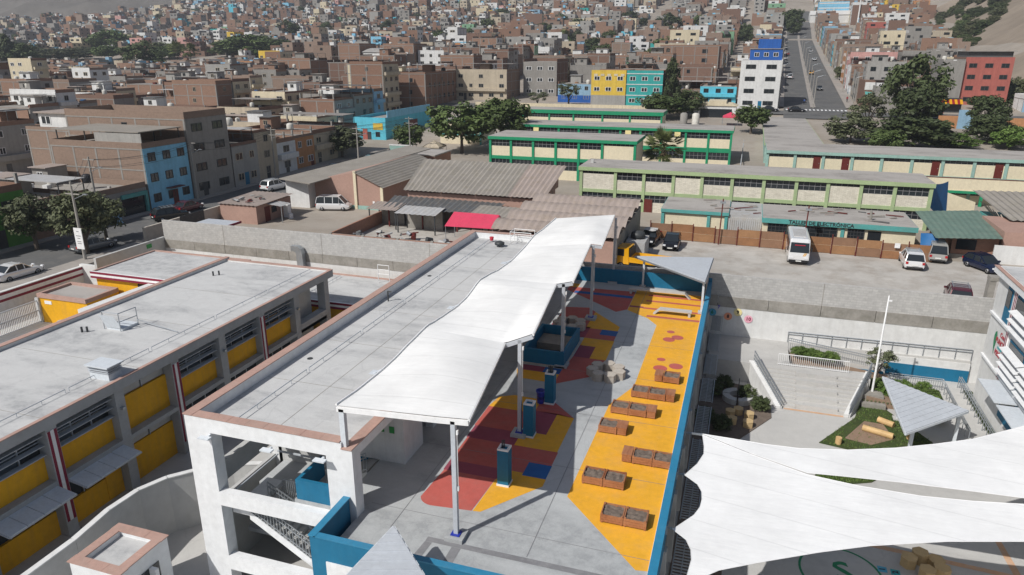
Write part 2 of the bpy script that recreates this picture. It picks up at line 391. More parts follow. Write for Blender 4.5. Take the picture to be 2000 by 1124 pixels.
# terrace slab
TF = MB().box(-21.7, 28.65, T-.3, -14.6, 59.1, T).box(-14.6, 20.2, T-.3, -1.75, 59.1, T).box(-15.85, 23.46, T-.3, -14.6, 28.65, T).obj('terrace_floor', 'floor_concrete', B)
MB().box(-14.5, 20.3, -4.5, -1.85, 58.9, T-.32).obj('lower_storey', 'white_wall', B)
def patch(poly, mat, z=.004):
    q = MB(); q.face([(x, y, T+z) for x, y in poly]); o = q.obj('floor_paint', mat, TF); return o
def rect(x0, y0, x1, y1): return [(x0, y0), (x1, y0), (x1, y1), (x0, y1)]
def arc(cx, cy, r, a0, a1, n=6): return [(cx+r*math.cos(R(a0+(a1-a0)*i/n)), cy+r*math.sin(R(a0+(a1-a0)*i/n))) for i in range(n+1)]
# first field: coral / yellow / purple / blue
patch(arc(-11.9, 25.4, .75, 200, 270)+[(-10.0, 24.85), (-9.8, 27.5), (-12.45, 27.5)], 'coral_floor')
patch([(-9.95, 24.85), (-9.6, 24.9), (-7.5, 27.6), (-7.5, 28.2), (-9.75, 28.2)], 'yellow_floor')
patch(rect(-12.5, 27.5, -9.75, 28.4), 'purple_floor', .0045)
patch(rect(-12.5, 28.4, -8.7, 30.7), 'coral_floor'); patch(rect(-8.7, 28.2, -7.52, 29.4), 'blue_floor'); patch(rect(-8.7, 29.4, -7.55, 30.7), 'coral_floor')
patch(rect(-9.75, 28.2, -8.7, 28.4), 'yellow_floor', .005)
patch(rect(-9.9, 30.7, -7.6, 32.2), 'yellow_floor'); patch(rect(-12.55, 30.7, -9.9, 32.0), 'purple_floor'); patch(rect(-12.6, 32.0, -9.9, 34.3), 'coral_floor')
patch(rect(-9.9, 32.2, -8.6, 34.6), 'purple_floor'); patch([(-8.6, 32.2), (-7.6, 32.2), (-7.6, 34.4), (-8.6, 34.6)], 'yellow_floor')
patch([(-9.9, 34.6), (-7.62, 34.4), (-9.3, 36.1), (-9.9, 36.1)], 'coral_floor'); patch([(-12.6, 34.3), (-9.9, 34.3), (-9.9, 36.0), (-11.6, 36.05), (-12.4, 35.6)], 'yellow_floor')
# second field round the stairwell
patch([(-12.2, 38.4), (-9.8, 38.3), (-9.8, 39.6), (-12.6, 39.6)], 'yellow_floor'); patch(rect(-10.9, 39.6, -9.8, 40.4), 'blue_floor'); patch(rect(-12.5, 39.6, -10.9, 40.4), 'purple_floor')
patch([(-9.8, 38.15), (-7.8, 39.9), (-7.4, 42.6), (-9.6, 42.6), (-9.8, 40.4)], 'coral_floor'); patch(rect(-9.6, 42.6, -8.5, 44.6), 'purple_floor')
patch([(-8.5, 42.6), (-7.4, 42.6), (-7.45, 46.0), (-9.6, 46.0), (-9.6, 44.6), (-8.5, 44.6)], 'yellow_floor')
patch(rect(-9.6, 46.0, -7.5, 46.9), 'coral_floor'); patch(rect(-8.7, 46.9, -7.5, 47.9), 'blue_floor'); patch(rect(-12.5, 46.0, -9.6, 48.1), 'purple_floor'); patch(rect(-9.6, 46.9, -8.7, 47.9), 'coral_floor')
patch([(-9.9, 47.9), (-7.55, 47.9), (-7.55, 48.8), (-9.9, 51.4)], 'yellow_floor'); patch([(-12.4, 48.1), (-9.9, 48.1), (-9.9, 51.4), (-10.6, 52.2), (-12.4, 51.8)], 'coral_floor')
# third field at the rear
patch([(-13.3, 56.9), (-13.4, 56.1), (-8.4, 51.9), (-7.65, 52.7), (-7.65, 56.6), (-7.7, 57.2)], 'coral_floor'); patch(rect(-12.6, 55.4, -7.7, 56.0), 'blue_floor', .006); patch([(-13.5, 57.9), (-13.4, 56.9), (-12.6, 56.9), (-12.6, 57.9)], 'yellow_floor')
patch([(-7.62, 52.6), (-7.62, 57.8), (-1.95, 57.8), (-1.9, 23.4), (-2.5, 23.3), (-6.22, 27.2), (-6.05, 36.6), (-5.05, 39.4), (-5.02, 50.0), (-5.85, 51.25)], 'yellow_floor')
for y in (51.6, 53.3, 55.1, 56.5): patch(rect(-6.5 if y > 52 else -6.0, y, -2.05, y+.35), 'coral_floor', .008)
patch([(-7.6, 53.4), (-6.5, 53.4), (-6.5, 53.75), (-7.6, 53.75)], 'purple_floor', .008)
for x, y, r in ((-3.3, 48.05, .42), (-3.87, 49.0, .28), (-3.85, 47.5, .42), (-2.92, 43.1, .45), (-3.95, 43.9, .28), (-3.85, 42.5, .45)): patch(arc(x, y, r, 0, 345, 22), 'coral_floor', .008)
for pl in (rect(-11.1, 22.35, -1.9, 22.65), [(-11.1, 22.34), (-10.78, 22.34), (-10.9, 20.4), (-11.3, 20.4)], rect(-9.9, 20.3, -9.5, 22.34)): patch(pl, 'grey_line', .006)
for y in (24.0, 29.5, 35.0, 40.5, 46.0, 51.5): patch(rect(-14.5, y, -2.05, y+.025), 'grey_line', .011)
for x in (-12.9, -6.8): patch(rect(x, 22.7, x+.025, 58.6), 'grey_line', .0115)
# terrace parapets
def par(nm, *a, mat='blue_paint', cap=None):
    o = MB().box(*a).obj(nm, mat, B)
    if cap: MB().box(a[0]-.04, a[1]-.04, a[5], a[3]+.04, a[4]+.04, a[5]+.06).obj('coping', cap, o)
par('terrace_parapet', -1.88, 20.2, T-.6, -1.62, 58.9, T+.92, cap='blue_light'); par('terrace_parapet', -14.6, 58.9, T-.5, -1.6, 59.12, T+1.25)
par('terrace_parapet', -15.1, 20.1, -1.0, -14.85, 22.75, T+.97, cap='blue_light'); par('terrace_parapet', -14.85, 20.1, -1.0, -1.9, 20.3, T+.96, cap='blue_light')
MB().box(-14.4, 20.04, -.4, -9, 20.09, 1.2).obj('white_panel', 'white_paint', B)
MB().box(-15.08, 20.08, -4.5, -14.6, 22.7, -1.0).obj('wall', 'blue_paint', B)
MB().box(-2.02, 20.4, T, -1.88, 58.8, T+.12).obj('kerb', 'white_paint', B)
# open stairwell in the terrace
SW = MB()
for a in ((-12.5, 40.6, T, -9.75, 40.78, T+1.05), (-12.5, 45.0, T, -9.75, 45.18, T+1.05), (-12.5, 40.78, T, -12.32, 45.0, T+1.05), (-9.93, 40.78, T, -9.75, 45.0, T+1.05)): SW.box(*a)
SW.obj('stairwell_parapet', 'blue_paint', B); MB().box(-12.32, 40.78, T+.005, -9.93, 45, T+.01).obj('shaft_shade_sheet', 'dark_metal', B)  # dark sheet on the uncut slab stands in for the shaded shaft
MB().box(-12.3, 43.2, T+.01, -9.95, 44.9, T+.45).obj('shaft_ledge', 'raw_concrete', B)
MB().box(-12.55, 40.5, T, -9.7, 40.6, T+.1).box(-9.75, 40.6, T, -9.66, 45.2, T+.1).obj('plinth', 'stone_pale', B)
# facade towards the court: frames and window grilles
for i in range(9):
    y = 21.2+i*4.3
    o = MB().box(-1.86, y, -3.2, -1.5, y+.4, T-.6).obj('column', 'plaster_grey', B)
    g = MB()
    for k in range(17): g.box(-1.25, y+.55+k*.21, -.95, -.55, y+.6+k*.21, -.9)
    for x in (-1.3, -.9, -.5): g.box(x, y+.5, -.99, x+.05, y+4.15, -.93)
    g.obj('sun_grille', 'galv', B); MB().box(-1.84, y+.5, -2.6, -1.78, y+4.2, -.2).obj('window', 'window_glass', B)
# roof fittings
for y in (28.2, 33.6, 39.0, 44.4, 49.8, 55.2): MB().box(-22.7, y, 4.42, -15.1, y+.03, 4.424).obj('roof_joint', 'raw_concrete', B)
MB().box(-19.0, 23.3, 4.42, -18.97, 58.8, 4.426).obj('roof_joint', 'raw_concrete', B)
for y in (30.9, 46.9): MB().lathe([(.0, .004), (.16, .004), (.16, .02), (.1, .02), (.1, .006)], 12, (-21.9, y, 4.42), cap=False).obj('roof_drain', 'dark_metal', B)
def liferail(x, y0, y1, z, par, seg=6.0, h=.22):
    n = round((y1-y0)/seg); L = (y1-y0)/n
    for i in range(n):
        a = y0+i*L+.12; c = y0+(i+1)*L-.12; q = MB()
        q.tube((x, a, z+h), (x, c, z+h), .025, 6)
        for k in range(5): yy = a+(c-a)*k/4; q.tube((x, yy, z), (x, yy, z+h), .02, 5)
        q.obj('guard_rail', 'grey_frame', par)
liferail(-21.0, 23.6, 58.0, 4.42, B)
MB().tube((-22.2, 40.8, 4.42), (-22.2, 40.8, 5.15), .05, 8).tube((-22.2, 40.8, 5.13), (-21.95, 40.8, 5.13), .05, 8).obj('vent_pipe', 'dark_metal', B)
for x, y in ((-21.9, 22.55), (-18.6, 22.55), (-15.95, 22.55)):
    o = MB().box(x-.28, y-.22, 4.1, x+.28, y+.05, 4.16).box(x-.05, y+.02, 4.0, x+.05, y+.25, 4.12).obj('floodlight', 'steel_pale', B); o['label'] = 'white floodlight bracketed to the stair tower front'
MB().box(-23.5, 23.3, 3.7, -23.2, 23.7, 4.0).obj('floodlight', 'steel_pale', B)
for i, (x, y) in enumerate(((-15.35, 27.15), (-15.35, 36.0), (-15.3, 45.6))):
    pass
# ------------------------------------------------------------------ wave-shaped membrane canopy on the terrace
C = thing('membrane_canopy', 'long white tensile membrane canopy in four waves on grey posts over the terrace', 'canopy', (-9.95, 22.96, T))
LE = [(22.9, 6.62), (25.0, 6.46), (26.9, 6.42), (28.2, 6.45), (29.9, 6.6), (32.1, 6.74), (33.0, 6.62), (34.5, 6.5), (36.2, 6.38), (37.6, 6.42), (40.1, 6.84), (41.7, 6.7), (43.8, 6.44), (46.6, 6.32), (49.1, 6.45), (52.5, 6.78), (54.7, 6.68), (59.0, 6.7)]
def lerp_tab(tab, y):
    for (a, za), (b_, zb) in zip(tab, tab[1:]):
        if a <= y <= b_: s_ = ss((y-a)/(b_-a)); return za+(zb-za)*(.5*s_+.5*(y-a)/(b_-a))
    return tab[0][1] if y < tab[0][0] else tab[-1][1]
PY = [22.98, 31.8, 40.9, 49.8, 59.1]
LOW = [(-10.55, 6.88), (-10.76, 6.47), (-10.45, 6.83), (-10.19, 7.18), (-10.1, 7.38)]      # fold corner
HIGH = [(-9.28, 6.98), (-9.26, 7.17), (-9.37, 7.12), (-9.31, 7.14), None]                   # leading corner
def cross(i, side, v):
    """point (x,z) of the fabric edge at post i, v 0..1 from roof side to terrace side"""
    xl, zl = LOW[i]; X0 = -15.2; Z0 = lerp_tab(LE, PY[i])
    if side == 'far':
        return X0+(xl-X0)*v, Z0+(zl-Z0)*v
    if v < .78: w = v/.78; return X0+(xl-X0)*w, Z0+(zl-Z0)*w
    w = (v-.78)/.22; xh, zh = HIGH[i]; return xl+(xh-xl)*w, zl+(zh-zl)*w
for i in range(4):
    def surf(u, v, i=i, dz=0):
        a = cross(i, 'near', v); c = cross(i+1, 'far', v); y = PY[i]+(PY[i+1]-PY[i])*u
        x = a[0]+(c[0]-a[0])*u; us = u+(ss(u)-u)*(1-v**3); z = a[1]+(c[1]-a[1])*us
        zl = a[1]+(c[1]-a[1])*u if v == 0 else None
        edge = lerp_tab(LE, y) - (lerp_tab(LE, PY[i])*(1-us)+lerp_tab(LE, PY[i+1])*us)
        z += edge*(1-v)**1.5 + .26*math.sin(math.pi*u)*math.sin(math.pi*v**1.25)
        return (x, y, z+dz)
    q = MB(); q.grid(surf, 22, 26); o = q.obj('membrane_panel', 'membrane', C, smooth=True)
    pass
    n = 24; q = MB()
    for k in range(n): q.beam(Vector(surf(k/n, 1))-Vector((0, 0, .07)), Vector(surf((k+1)/n, 1))-Vector((0, 0, .07)), .10, .12)
    q.obj('edge_frame', 'bright_white', C)
    q = MB()
    for k in range(n): q.tube(Vector(surf(k/n, 0))+Vector((-.03, 0, .03)), Vector(surf((k+1)/n, 0))+Vector((-.03, 0, .03)), .05, 6)
    q.obj('edge_frame', 'bright_white', C)
    q = MB(); pts = [cross(i, 'near', v) for v in (0, .39, .6, .78, 1)]
    for a, c in zip(pts, pts[1:]): q.beam((a[0], PY[i], a[1]-.16), (c[0], PY[i], c[1]-.16), .16, .2)
    q.obj('rafter', 'bright_white' if i == 0 else 'grey_frame', C)
for i, y in enumerate(PY):
    x = -9.95; zt = [6.8, 6.75, 6.9, 7.05, 7.1][i]
    o = MB().box(x-.095, y-.08, T+.2, x+.095, y+.11, zt).obj('post', 'grey_frame', C)
    MB().box(x-.4, y-.4, T, x+.4, y+.4, T+.18).obj('footing', 'floor_concrete', o); MB().box(x-.2, y-.2, T+.18, x+.2, y+.2, T+.22).obj('base_plate', 'plastic_blue', o)
    MB().box(x+.095, y-.04, T+2.3, x+.18, y+.06, T+2.5).box(x+.12, y-.04, T+4.9, x+.2, y+.06, T+5.1).tube((x+.15, y, T+2.5), (x+.15, y, T+4.9), .015, 5).obj('lamp', 'bright_white', o)
MB().box(-15.1, 22.9, 4.7, -14.86, 23.12, 6.5).obj('post', 'steel_pale', C)
for y in PY[1:]: MB().box(-15.1, y-.1, 4.7, -14.9, y+.1, 6.5).obj('post', 'steel_pale', C)
for y in (27.0, 36.3, 46.0): MB().box(-15.75, y-.35, 6.3, -15.2, y+.1, 6.34).beam((-15.6, y-.3, 6.3), (-15.2, y+.1, 6.45), .1, .06).obj('floodlight', 'steel_pale', C)
# grey triangular canopy at the rear corner
D = thing('corner_shade', 'small grey triangular shade canopy on posts at the rear terrace corner', 'canopy', (-2.05, 53.7, T))
q = MB(); q.prism([(-8.1, 58.9), (-5.3, 59.35), (-1.7, 60.0), (-1.95, 53.1)], lambda x, y: 3.9+(-8.1-x)*-.02, lambda x, y: 3.97+(-8.1-x)*-.02); q.obj('shade_panel', 'grey_frame', D)
for x, y in ((-2.05, 53.7), (-7.3, 58.75), (-1.98, 58.7)):
    o = MB().box(x-.08, y-.08, T+.15, x+.08, y+.08, 3.95).obj('post', 'steel_pale', D); MB().box(x-.25, y-.25, T, x+.25, y+.25, T+.15).obj('footing', 'floor_concrete', o)
q = MB(); q.beam((-8.1, 58.9, 3.85), (-1.95, 53.1, 3.95), .1, .14).beam((-1.95, 53.1, 3.95), (-1.7, 60, 3.95), .1, .14).beam((-8.1, 58.9, 3.85), (-1.7, 60, 3.95), .1, .14); q.obj('frame', 'galv', D)
# ------------------------------------------------------------------ terrace furniture
for nm, (x, y, rebar) in {'a': (-9.28, 27.3, 2), 'b': (-9.44, 31.9, 0), 'c': (-9.36, 35.8, 4)}.items():
    lab = {0: 'square blue painted column stub with white hollow top and no rods', 2: 'square blue painted column stub nearest the front with dark rods on top', 4: 'square blue painted column stub beside the small blue bin'}[rebar]
    o = thing('column_stub', lab, 'pillar', (x, y, T), group='blue column stubs on the terrace')
    MB().box(x-.27, y-.27, T+.1, x+.27, y+.27, T+1.88).obj('shaft', 'blue_paint', o); MB().box(x-.3, y-.3, T, x+.3, y+.3, T+.1).obj('plinth', 'white_paint', o)
    q = MB(); h0 = T+1.88; h1 = T+1.96
    for a in ((-.27, -.27, .27, -.17), (-.27, .17, .27, .27), (-.27, -.17, -.17, .17), (.17, -.17, .27, .17)): q.box(x+a[0], y+a[1], h0, x+a[2], y+a[3], h1)
    q.obj('rim', 'bright_white', o)
    for k in range(rebar): MB().tube((x-.1+.07*k, y+.05*(k % 2), h0), (x-.1+.07*k, y+.05*(k % 2), h0+.42), .035, 6).obj('rod', 'dark_metal', o)
o = thing('waste_bin', 'small round blue plastic bin beside the blue column stub', 'bin', (-9.88, 35.6, T))
q = MB().lathe([(.19, 0), (.25, .75), (.27, .78)], 16, (-9.88, 35.6, T), cap=False); q.obj('body', 'plastic_blue', o, smooth=True); MB().lathe([(.28, .74), (.28, .8), (.24, .8), (.22, .3)], 16, (-9.88, 35.6, T), cap=True).obj('rim', 'plastic_blue', o, smooth=True)
def planter(x, y, n, seat, label):
    """n soil boxes of planks in a row along x, seat: -1 left, 1 right, 0 none"""
    W, Dp, Hh = 1.0, .92, .42
    o = thing('planter_box', label, 'planter', (x, y, T), group='wooden planters on the yellow floor')
    cx = x
    def planks(x0, x1):
        for k in range(3):
            z0 = T+.08+k*.12
            for a in ((x0, y, x1, y+.05), (x0, y+Dp-.05, x1, y+Dp), (x0, y+.05, x0+.05, y+Dp-.05), (x1-.05, y+.05, x1, y+Dp-.05)):
                MB().box(a[0], a[1]+.004*k, z0, a[2], a[3], z0+.11).obj('plank', 'wood', o)
        for px in (x0+.02, x1-.1):
            for py in (y+.02, y+Dp-.1): MB().box(px, py, T, px+.08, py+.08, T+.46).obj('leg', 'wood', o)
        sq = random.Random(int(x0*100)); hs = [[T+.31+sq.uniform(0, .09) for _ in range(8)] for _ in range(8)]; MB().grid(lambda u, v: (x0+.04+u*(x1-x0-.08), y+.04+v*(Dp-.08), hs[round(u*7)][round(v*7)]), 7, 7).obj('soil', 'soil', o)
    def bench(x0):
        for k in range(5): MB().box(x0, y+.02+k*.176, T+.42, x0+.5, y+.02+k*.176+.168, T+.47).obj('plank', 'wood', o)
        for k in range(3): MB().box(x0+.02, y+.03, T+.06+k*.12, x0+.48, y+.9, T+.17+k*.12).obj('plank', 'wood', o)
    if seat < 0: bench(cx); cx += .52
    for k in range(n): planks(cx, cx+W-.02); cx += W
    if seat > 0: bench(cx)
planter(-4.42, 25.8, 2, 0, 'double wooden planter without seat, nearest the front of the terrace'); planter(-5.82, 28.4, 2, 0, 'double wooden planter without seat, second from the front')
planter(-4.36, 30.8, 2, -1, 'double wooden planter with a seat box on its left end'); planter(-6.03, 33.3, 1, 1, 'single wooden planter with right seat box, at the edge of the canopy shadow')
planter(-5.8, 35.6, 2, 1, 'double wooden planter with right seat box beside the canopy shadow'); planter(-5.01, 37.9, 2, 1, 'double wooden planter with right seat box, second from the rear')
planter(-3.98, 40.4, 1, -1, 'small wooden planter with left seat box, rearmost by the red dots')
# flower-shaped rings of hexagonal stools
def stool(x, y, z, r, h, mat, label, group, rz=0, nm='stool', cat='stool'):
    q = MB(); pr = [(r*math.cos(R(60*k+rz)), r*math.sin(R(60*k+rz))) for k in range(6)]
    q.prism([(a*.96, b_*.96) for a, b_ in pr], 0, h-.07); q.prism(pr, h-.07, h)
    return solo(q, nm, mat, label, cat, (x, y, z), group)
for cx, cy, where in ((-6.95, 40.4, 'ring beside the canopy shadow edge'), (-11.06, 47.6, 'ring behind the blue stairwell')):
    for k in range(7):
        a = R(90-k*51.43); 
        stool(cx+.86*math.cos(a), cy+.86*math.sin(a), T, .40, .5, 'stone_pale', '%s pale hexagonal stool in the %s' % (('rear', 'rear right', 'right', 'front right', 'front left', 'left', 'rear left')[k], where), 'stools of the '+where, 15)
for x0, y0, flip, lab in ((-5.6, 52.3, 1, 'white concrete bench with sloping left end on the striped floor'), (-8.2, 56.6, -1, 'long white concrete bench by the rear blue parapet')):
    L = 2.9 if flip > 0 else 4.6
    o = thing('bench', lab, 'bench', (x0, y0, T)); MB().box(x0+(.5 if flip > 0 else 0), y0, T+.36, x0+L, y0+.5, T+.48).obj('seat', 'plaster_grey', o)
    q = MB()
    if flip > 0: q.extr([(x0, T), (x0+.5, T+.48), (x0+.5, T+.36), (x0+.15, T)], 'y', y0+.002, y0+.498)
    else: q.extr([(x0+L, T+.48), (x0+L+.5, T), (x0+L+.35, T), (x0+L, T+.36)], 'y', y0+.002, y0+.498)
    q.obj('leg', 'plaster_grey', o); xx = x0+L-.25 if flip > 0 else x0+.1; MB().box(xx, y0+.05, T, xx+.18, y0+.45, T+.36).obj('leg', 'plaster_grey', o)
def text_mesh(s, size, mat, depth=.01, bold=0):
    cu = bpy.data.curves.new('lettering', 'FONT'); cu.body = s; cu.size = size; cu.extrude = depth; cu.align_x = 'CENTER'; cu.align_y = 'CENTER'; cu.offset = bold; cu.resolution_u = 2
    o = bpy.data.objects.new('lettering', cu); COL.objects.link(o); dg = bpy.context.evaluated_depsgraph_get(); dg.update()
    me = bpy.data.meshes.new_from_object(o.evaluated_get(dg)); bpy.data.objects.remove(o); bpy.data.curves.remove(cu)
    me.materials.clear(); me.materials.append(MATS[mat]); return me
FACE = {'-y': (R(90), 0, 0), '+x': (R(90), 0, R(90)), '-x': (R(90), 0, R(-90)), 'up': (0, 0, 0)}
def lettering(s, size, mat, at, face, parent, bold=0, rz=0, name='lettering'):
    o = wloc(parent); r = FACE[face]
    return child(text_mesh(s, size, mat, .006, bold), name, parent, (at[0]-o.x, at[1]-o.y, at[2]-o.z), (r[0], r[1], r[2]+rz))
paint('ink_dark', (.03, .03, .035), .6, .05, 1, 0); paint('ink_red', (.45, .03, .05), .6, .05, 1, 0); paint('ink_green', (.02, .22, .10), .6, .05, 1, 0)
paint('sky_blue', (.10, .42, .62), .6, .08, 1, .1); paint('pale_orange', (.85, .36, .22), .6, .06, 1, .1); paint('pale_yellow', (.85, .72, .36), .6, .06, 1, .1); paint('pale_pink', (.85, .42, .52), .6, .06, 1, .1); paint('violet', (.16, .12, .55), .6, .06, 1, 0); paint('teal_tile', (.05, .38, .42), .6, .06, 1, .1)
# ------------------------------------------------------------------ yellow classroom block to the left
L = thing('classroom_block', 'long grey roofed classroom block with yellow panels and maroon stripes, left of the stair tower', 'building', (-38, 30, -4.5))
XF = -32.9
MB().box(-43.6, 8, 2.2, -33.2, 50.5, 2.62).obj('roof_slab', 'roof_concrete', L)
MB().box(-44.0, 8, 2.2, -43.6, 50.9, 2.86).obj('parapet', 'white_wall', L); MB().box(-43.6, 50.5, 2.2, -33.0, 50.9, 2.72).obj('parapet', 'white_wall', L)
MB().box(-33.2, 8, 2.12, XF, 50.9, 2.7).obj('roof_beam', 'grey_paint', L)
coping_run((-43.8, 8), (-43.8, 50.95), .46, 36, 2.862, L); coping_run((-43.5, 50.7), (-33.1, 50.7), .42, 9, 2.722, L); coping_run((-33.0, 8), (-33.0, 50.9), .24, 36, 2.702, L)
MB().box(-43.9, 8, -4.5, -34.2, 49.2, 2.2).obj('core_wall', 'plaster_grey', L)
cols = [10.55+4.37*i for i in range(10)]
for i, y in enumerate(cols):
    MB().box(-33.75, y-.32, -4.5, -33.0 if i < 9 else -33.01, y+.32, 2.12).obj('column', 'grey_paint', L)
    if i in (1, 3, 5, 7):
        s_ = MB().box(-33.0, y-.27, -3.6, -32.97, y+.27, 1.9).obj('stripe_panel', 'bright_white', L)
        for a in (-.27, .11): MB().box(-32.97, y+a, -3.6, -32.955, y+a+.16, 1.9).obj('stripe', 'maroon', s_)
    elif i < 9: MB().box(-33.0, y-.1, .9, -32.8, y+.1, 1.05).obj('wall_lamp', 'galv', L)
    if i == 9: continue
    a, c = y+.32, y+4.37-.32
    MB().box(-34.2, a, -1.25, -33.0, c, -.98).obj('ledge', 'grey_paint', L)
    if i == 8: continue
    if i in (4,):
        MB().box(-34.2, a, -.98, -33.6, c, 1.2).obj('yellow_panel', 'yellow_wall', L); MB().box(-34.2, a, -4.5, -33.65, c, -2.1).obj('yellow_panel', 'yellow_wall', L)
        for z0, z1 in ((1.2, 1.95), (-2.1, -1.25)):
            for k in range(2): w = (c-a)/2; o = MB().box(-34.05, a+k*w+.05, z0+.05, -33.72, a+(k+1)*w-.05, z1-.05).obj('window', 'plaster_grey', L); MB().box(-33.72, a+k*w+.02, z0, -33.66, a+k*w+.07, z1).obj('frame', 'grey_frame', o)
        continue
    MB().box(-34.2, a, -.98, -33.55, c, .35).obj('yellow_panel', 'yellow_wall', L)
    nw = 3
    for k in range(nw):
        w = (c-a)/nw
        for z0, z1 in ((.38, 1.24), (1.24, 2.1)):
            o = MB().box(-33.75, a+k*w+.03, z0+.03, -33.70, a+(k+1)*w-.03, z1-.03).obj('window_pane', 'window_glass' if (k+i) % 3 else 'window_glass_sky', L)
            MB().box(-33.70, a+k*w, z0, -33.64, a+k*w+.05, z1).box(-33.70, a+k*w+.05, z0, -33.64, a+(k+1)*w, z0+.05).obj('frame', 'grey_frame', o)
    for z in (.55, 1.1, 1.65):
        q = MB(); q.extr([(-33.62, z), (-33.22, z+.02), (-33.22, z+.06), (-33.62, z+.05)], 'y', a+.05, c-.05); q.obj('louvre_blade', 'grey_frame', L)
    MB().box(-34.2, a, -4.5, -33.6, c, -3.0).obj('yellow_panel', 'yellow_wall', L)
    for k in range(3):
        w = (c-a)/3
        if i == 3 and k == 2:
            o = MB().box(-34.1, a+k*w+.1, -4.4, -33.56, c-.05, -1.5).obj('door', 'yellow_wall', L); MB().box(-33.56, a+k*w+.7, -2.7, -33.54, a+k*w+.9, -2.1).obj('door_window', 'window_glass', o)
        else:
            o = MB().box(-33.8, a+k*w+.03, -2.97, -33.75, a+(k+1)*w-.03, -1.3).obj('window_pane', 'window_glass', L); MB().box(-33.75, a+k*w, -3, -33.68, a+k*w+.05, -1.28).box(-33.75, a+k*w+.05, -1.75, -33.68, a+(k+1)*w, -1.7).obj('frame', 'grey_frame', o)
    if i in (2, 3):
        g = thing('x', 'x', 'x') if 0 else None
        for k in range(4):
            w = (c-a)/4; q = MB(); q.extr([(-33.0, -1.30), (-31.75, -1.52), (-31.75, -1.47), (-33.0, -1.25)], 'y', a+k*w+.02, a+(k+1)*w-.02); q.obj('awning_panel', 'steel_pale', L)
        MB().beam((-33.0, a, -1.34), (-31.78, a, -1.56), .06).beam((-33.0, c, -1.34), (-31.78, c, -1.56), .06).beam((-31.76, a, -1.55), (-31.76, c, -1.55), .06).obj('awning_frame', 'grey_frame', L)
# open end bay
MB().box(-33.75, 45.8, -1.25, -33.0, 50.2, -.5).obj('beam', 'grey_paint', L)
liferail(-34.6, 8.2, 50.2, 2.62, L)
for y in (17, 23.5, 30, 36.5, 43): MB().box(-43.5, y, 2.62, -33.3, y+.03, 2.624).obj('roof_joint', 'raw_concrete', L)
for x, y in ((-41.4, 33.3), (-41.1, 33.45), (-41.7, 46.5), (-41.35, 46.8)): MB().tube((x, y, 2.62), (x, y, 3.0), .07, 8).obj('vent_pipe', 'dark_metal', L)
o = thing('roof_hatch', 'open grey metal roof hatch with tubular handrails on the left roof', 'roof hatch', (-39.3, 34.9, 2.62))
MB().box(-40.3, 34.3, 2.62, -38.9, 35.6, 2.8).obj('kerb', 'steel_pale', o); q = MB(); q.quad((-40.3, 34.25, 2.8), (-38.95, 34.25, 2.8), (-39.2, 34.0, 3.75), (-40.5, 34.0, 3.75)); q.obj('lid', 'steel_pale', o)
q = MB()
for a in ((-40.4, 34.2), (-39.0, 34.2), (-38.9, 35.6)): q.tube((a[0], a[1], 2.62), (a[0], a[1], 3.9), .03, 6)
for z in (3.3, 3.9): q.tube((-40.4, 34.2, z), (-39.0, 34.2, z), .03, 6).tube((-39.0, 34.2, z), (-38.9, 35.6, z), .03, 6)
q.tube((-38.9, 35.6, 3.0), (-35.2, 35.2, 2.7), .03, 6); q.obj('handrail', 'galv', o)
o = thing('roof_ventilator', 'grey slatted ventilator box at the edge of the left roof', 'ventilator', (-34.3, 28.6, 2.62))
MB().box(-34.9, 28.0, 2.62, -33.5, 28.9, 3.0).obj('base', 'steel_pale', o)
for k in range(3): MB().box(-34.95, 27.95, 3.06+k*.12, -33.45, 28.95, 3.1+k*.12).obj('slat', 'grey_frame', o)
MB().box(-35.05, 27.85, 3.42, -33.35, 29.05, 3.5).obj('cap', 'steel_pale', o)
# ------------------------------------------------------------------ low roofs, hut and gate behind the classroom block
def low_roof(name, label, x0, y0, x1, y1, zt, zb, side='-y', wall='yellow_wall'):
    o = thing(name, label, 'building', ((x0+x1)/2, y0, zb))
    MB().box(x0+.25, y0+.35, zb, x1-.25, y1-.1, zt-.32).obj('wall', wall, o)
    MB().box(x0+.2, y0+.2, zt-.3, x1-.2, y1-.2, zt-.12).obj('roof_slab', 'roof_concrete', o)
    f = MB().box(x0, y0, zt-.62, x1, y0+.2, zt).obj('fascia', 'bright_white', o)
    for z in (zt-.2, zt-.62): MB().box(x0+.01, y0-.015, z, x1-.01, y0, z+.2).obj('stripe', 'maroon', f)
    for a in ((x0, y0+.2, x0+.2, y1), (x1-.2, y0+.2, x1, y1), (x0+.2, y1-.2, x1-.2, y1)): MB().box(a[0], a[1], zt-.5, a[2], a[3], zt-.004).obj('parapet', 'coping', o)
    return o
O1 = low_roof('office_wing', 'low wing with flat grey roof and maroon striped fascia behind the classroom block', -56, 47.0, -44.4, 54.8, 1.5, -2.5)
MB().box(-50.9, 47.25, -2.4, -49.2, 47.36, .7).obj('door', 'window_glass', O1)
O2 = low_roof('rear_wing', 'low flat roofed wing with maroon stripe squeezed against the block wall', -43.5, 51.6, -31.2, 59.4, -.6, -4.5); liferail(-37.0, 52.5, 58.6, -.72, O2, 3)
O3 = low_roof('rear_annexe', 'low roofed annexe in the gap left of the long main roof', -31.0, 52.6, -23.6, 59.3, -.5, -4.5); liferail(-27.0, 53.2, 58.6, -.62, O3, 3)
o = thing('roof_ladder', 'thin pale ladder cage standing on the low rear roof', 'ladder', (-32, 58.2, -.7)); q = MB()
for x in (-32.6, -31.4): q.tube((x, 58.2, -.7), (x, 58.2, 1.1), .04, 6)
for z in (.2, .65, 1.1): q.tube((-32.6, 58.2, z), (-31.4, 58.2, z), .03, 6)
q.obj('rails', 'bright_white', o)
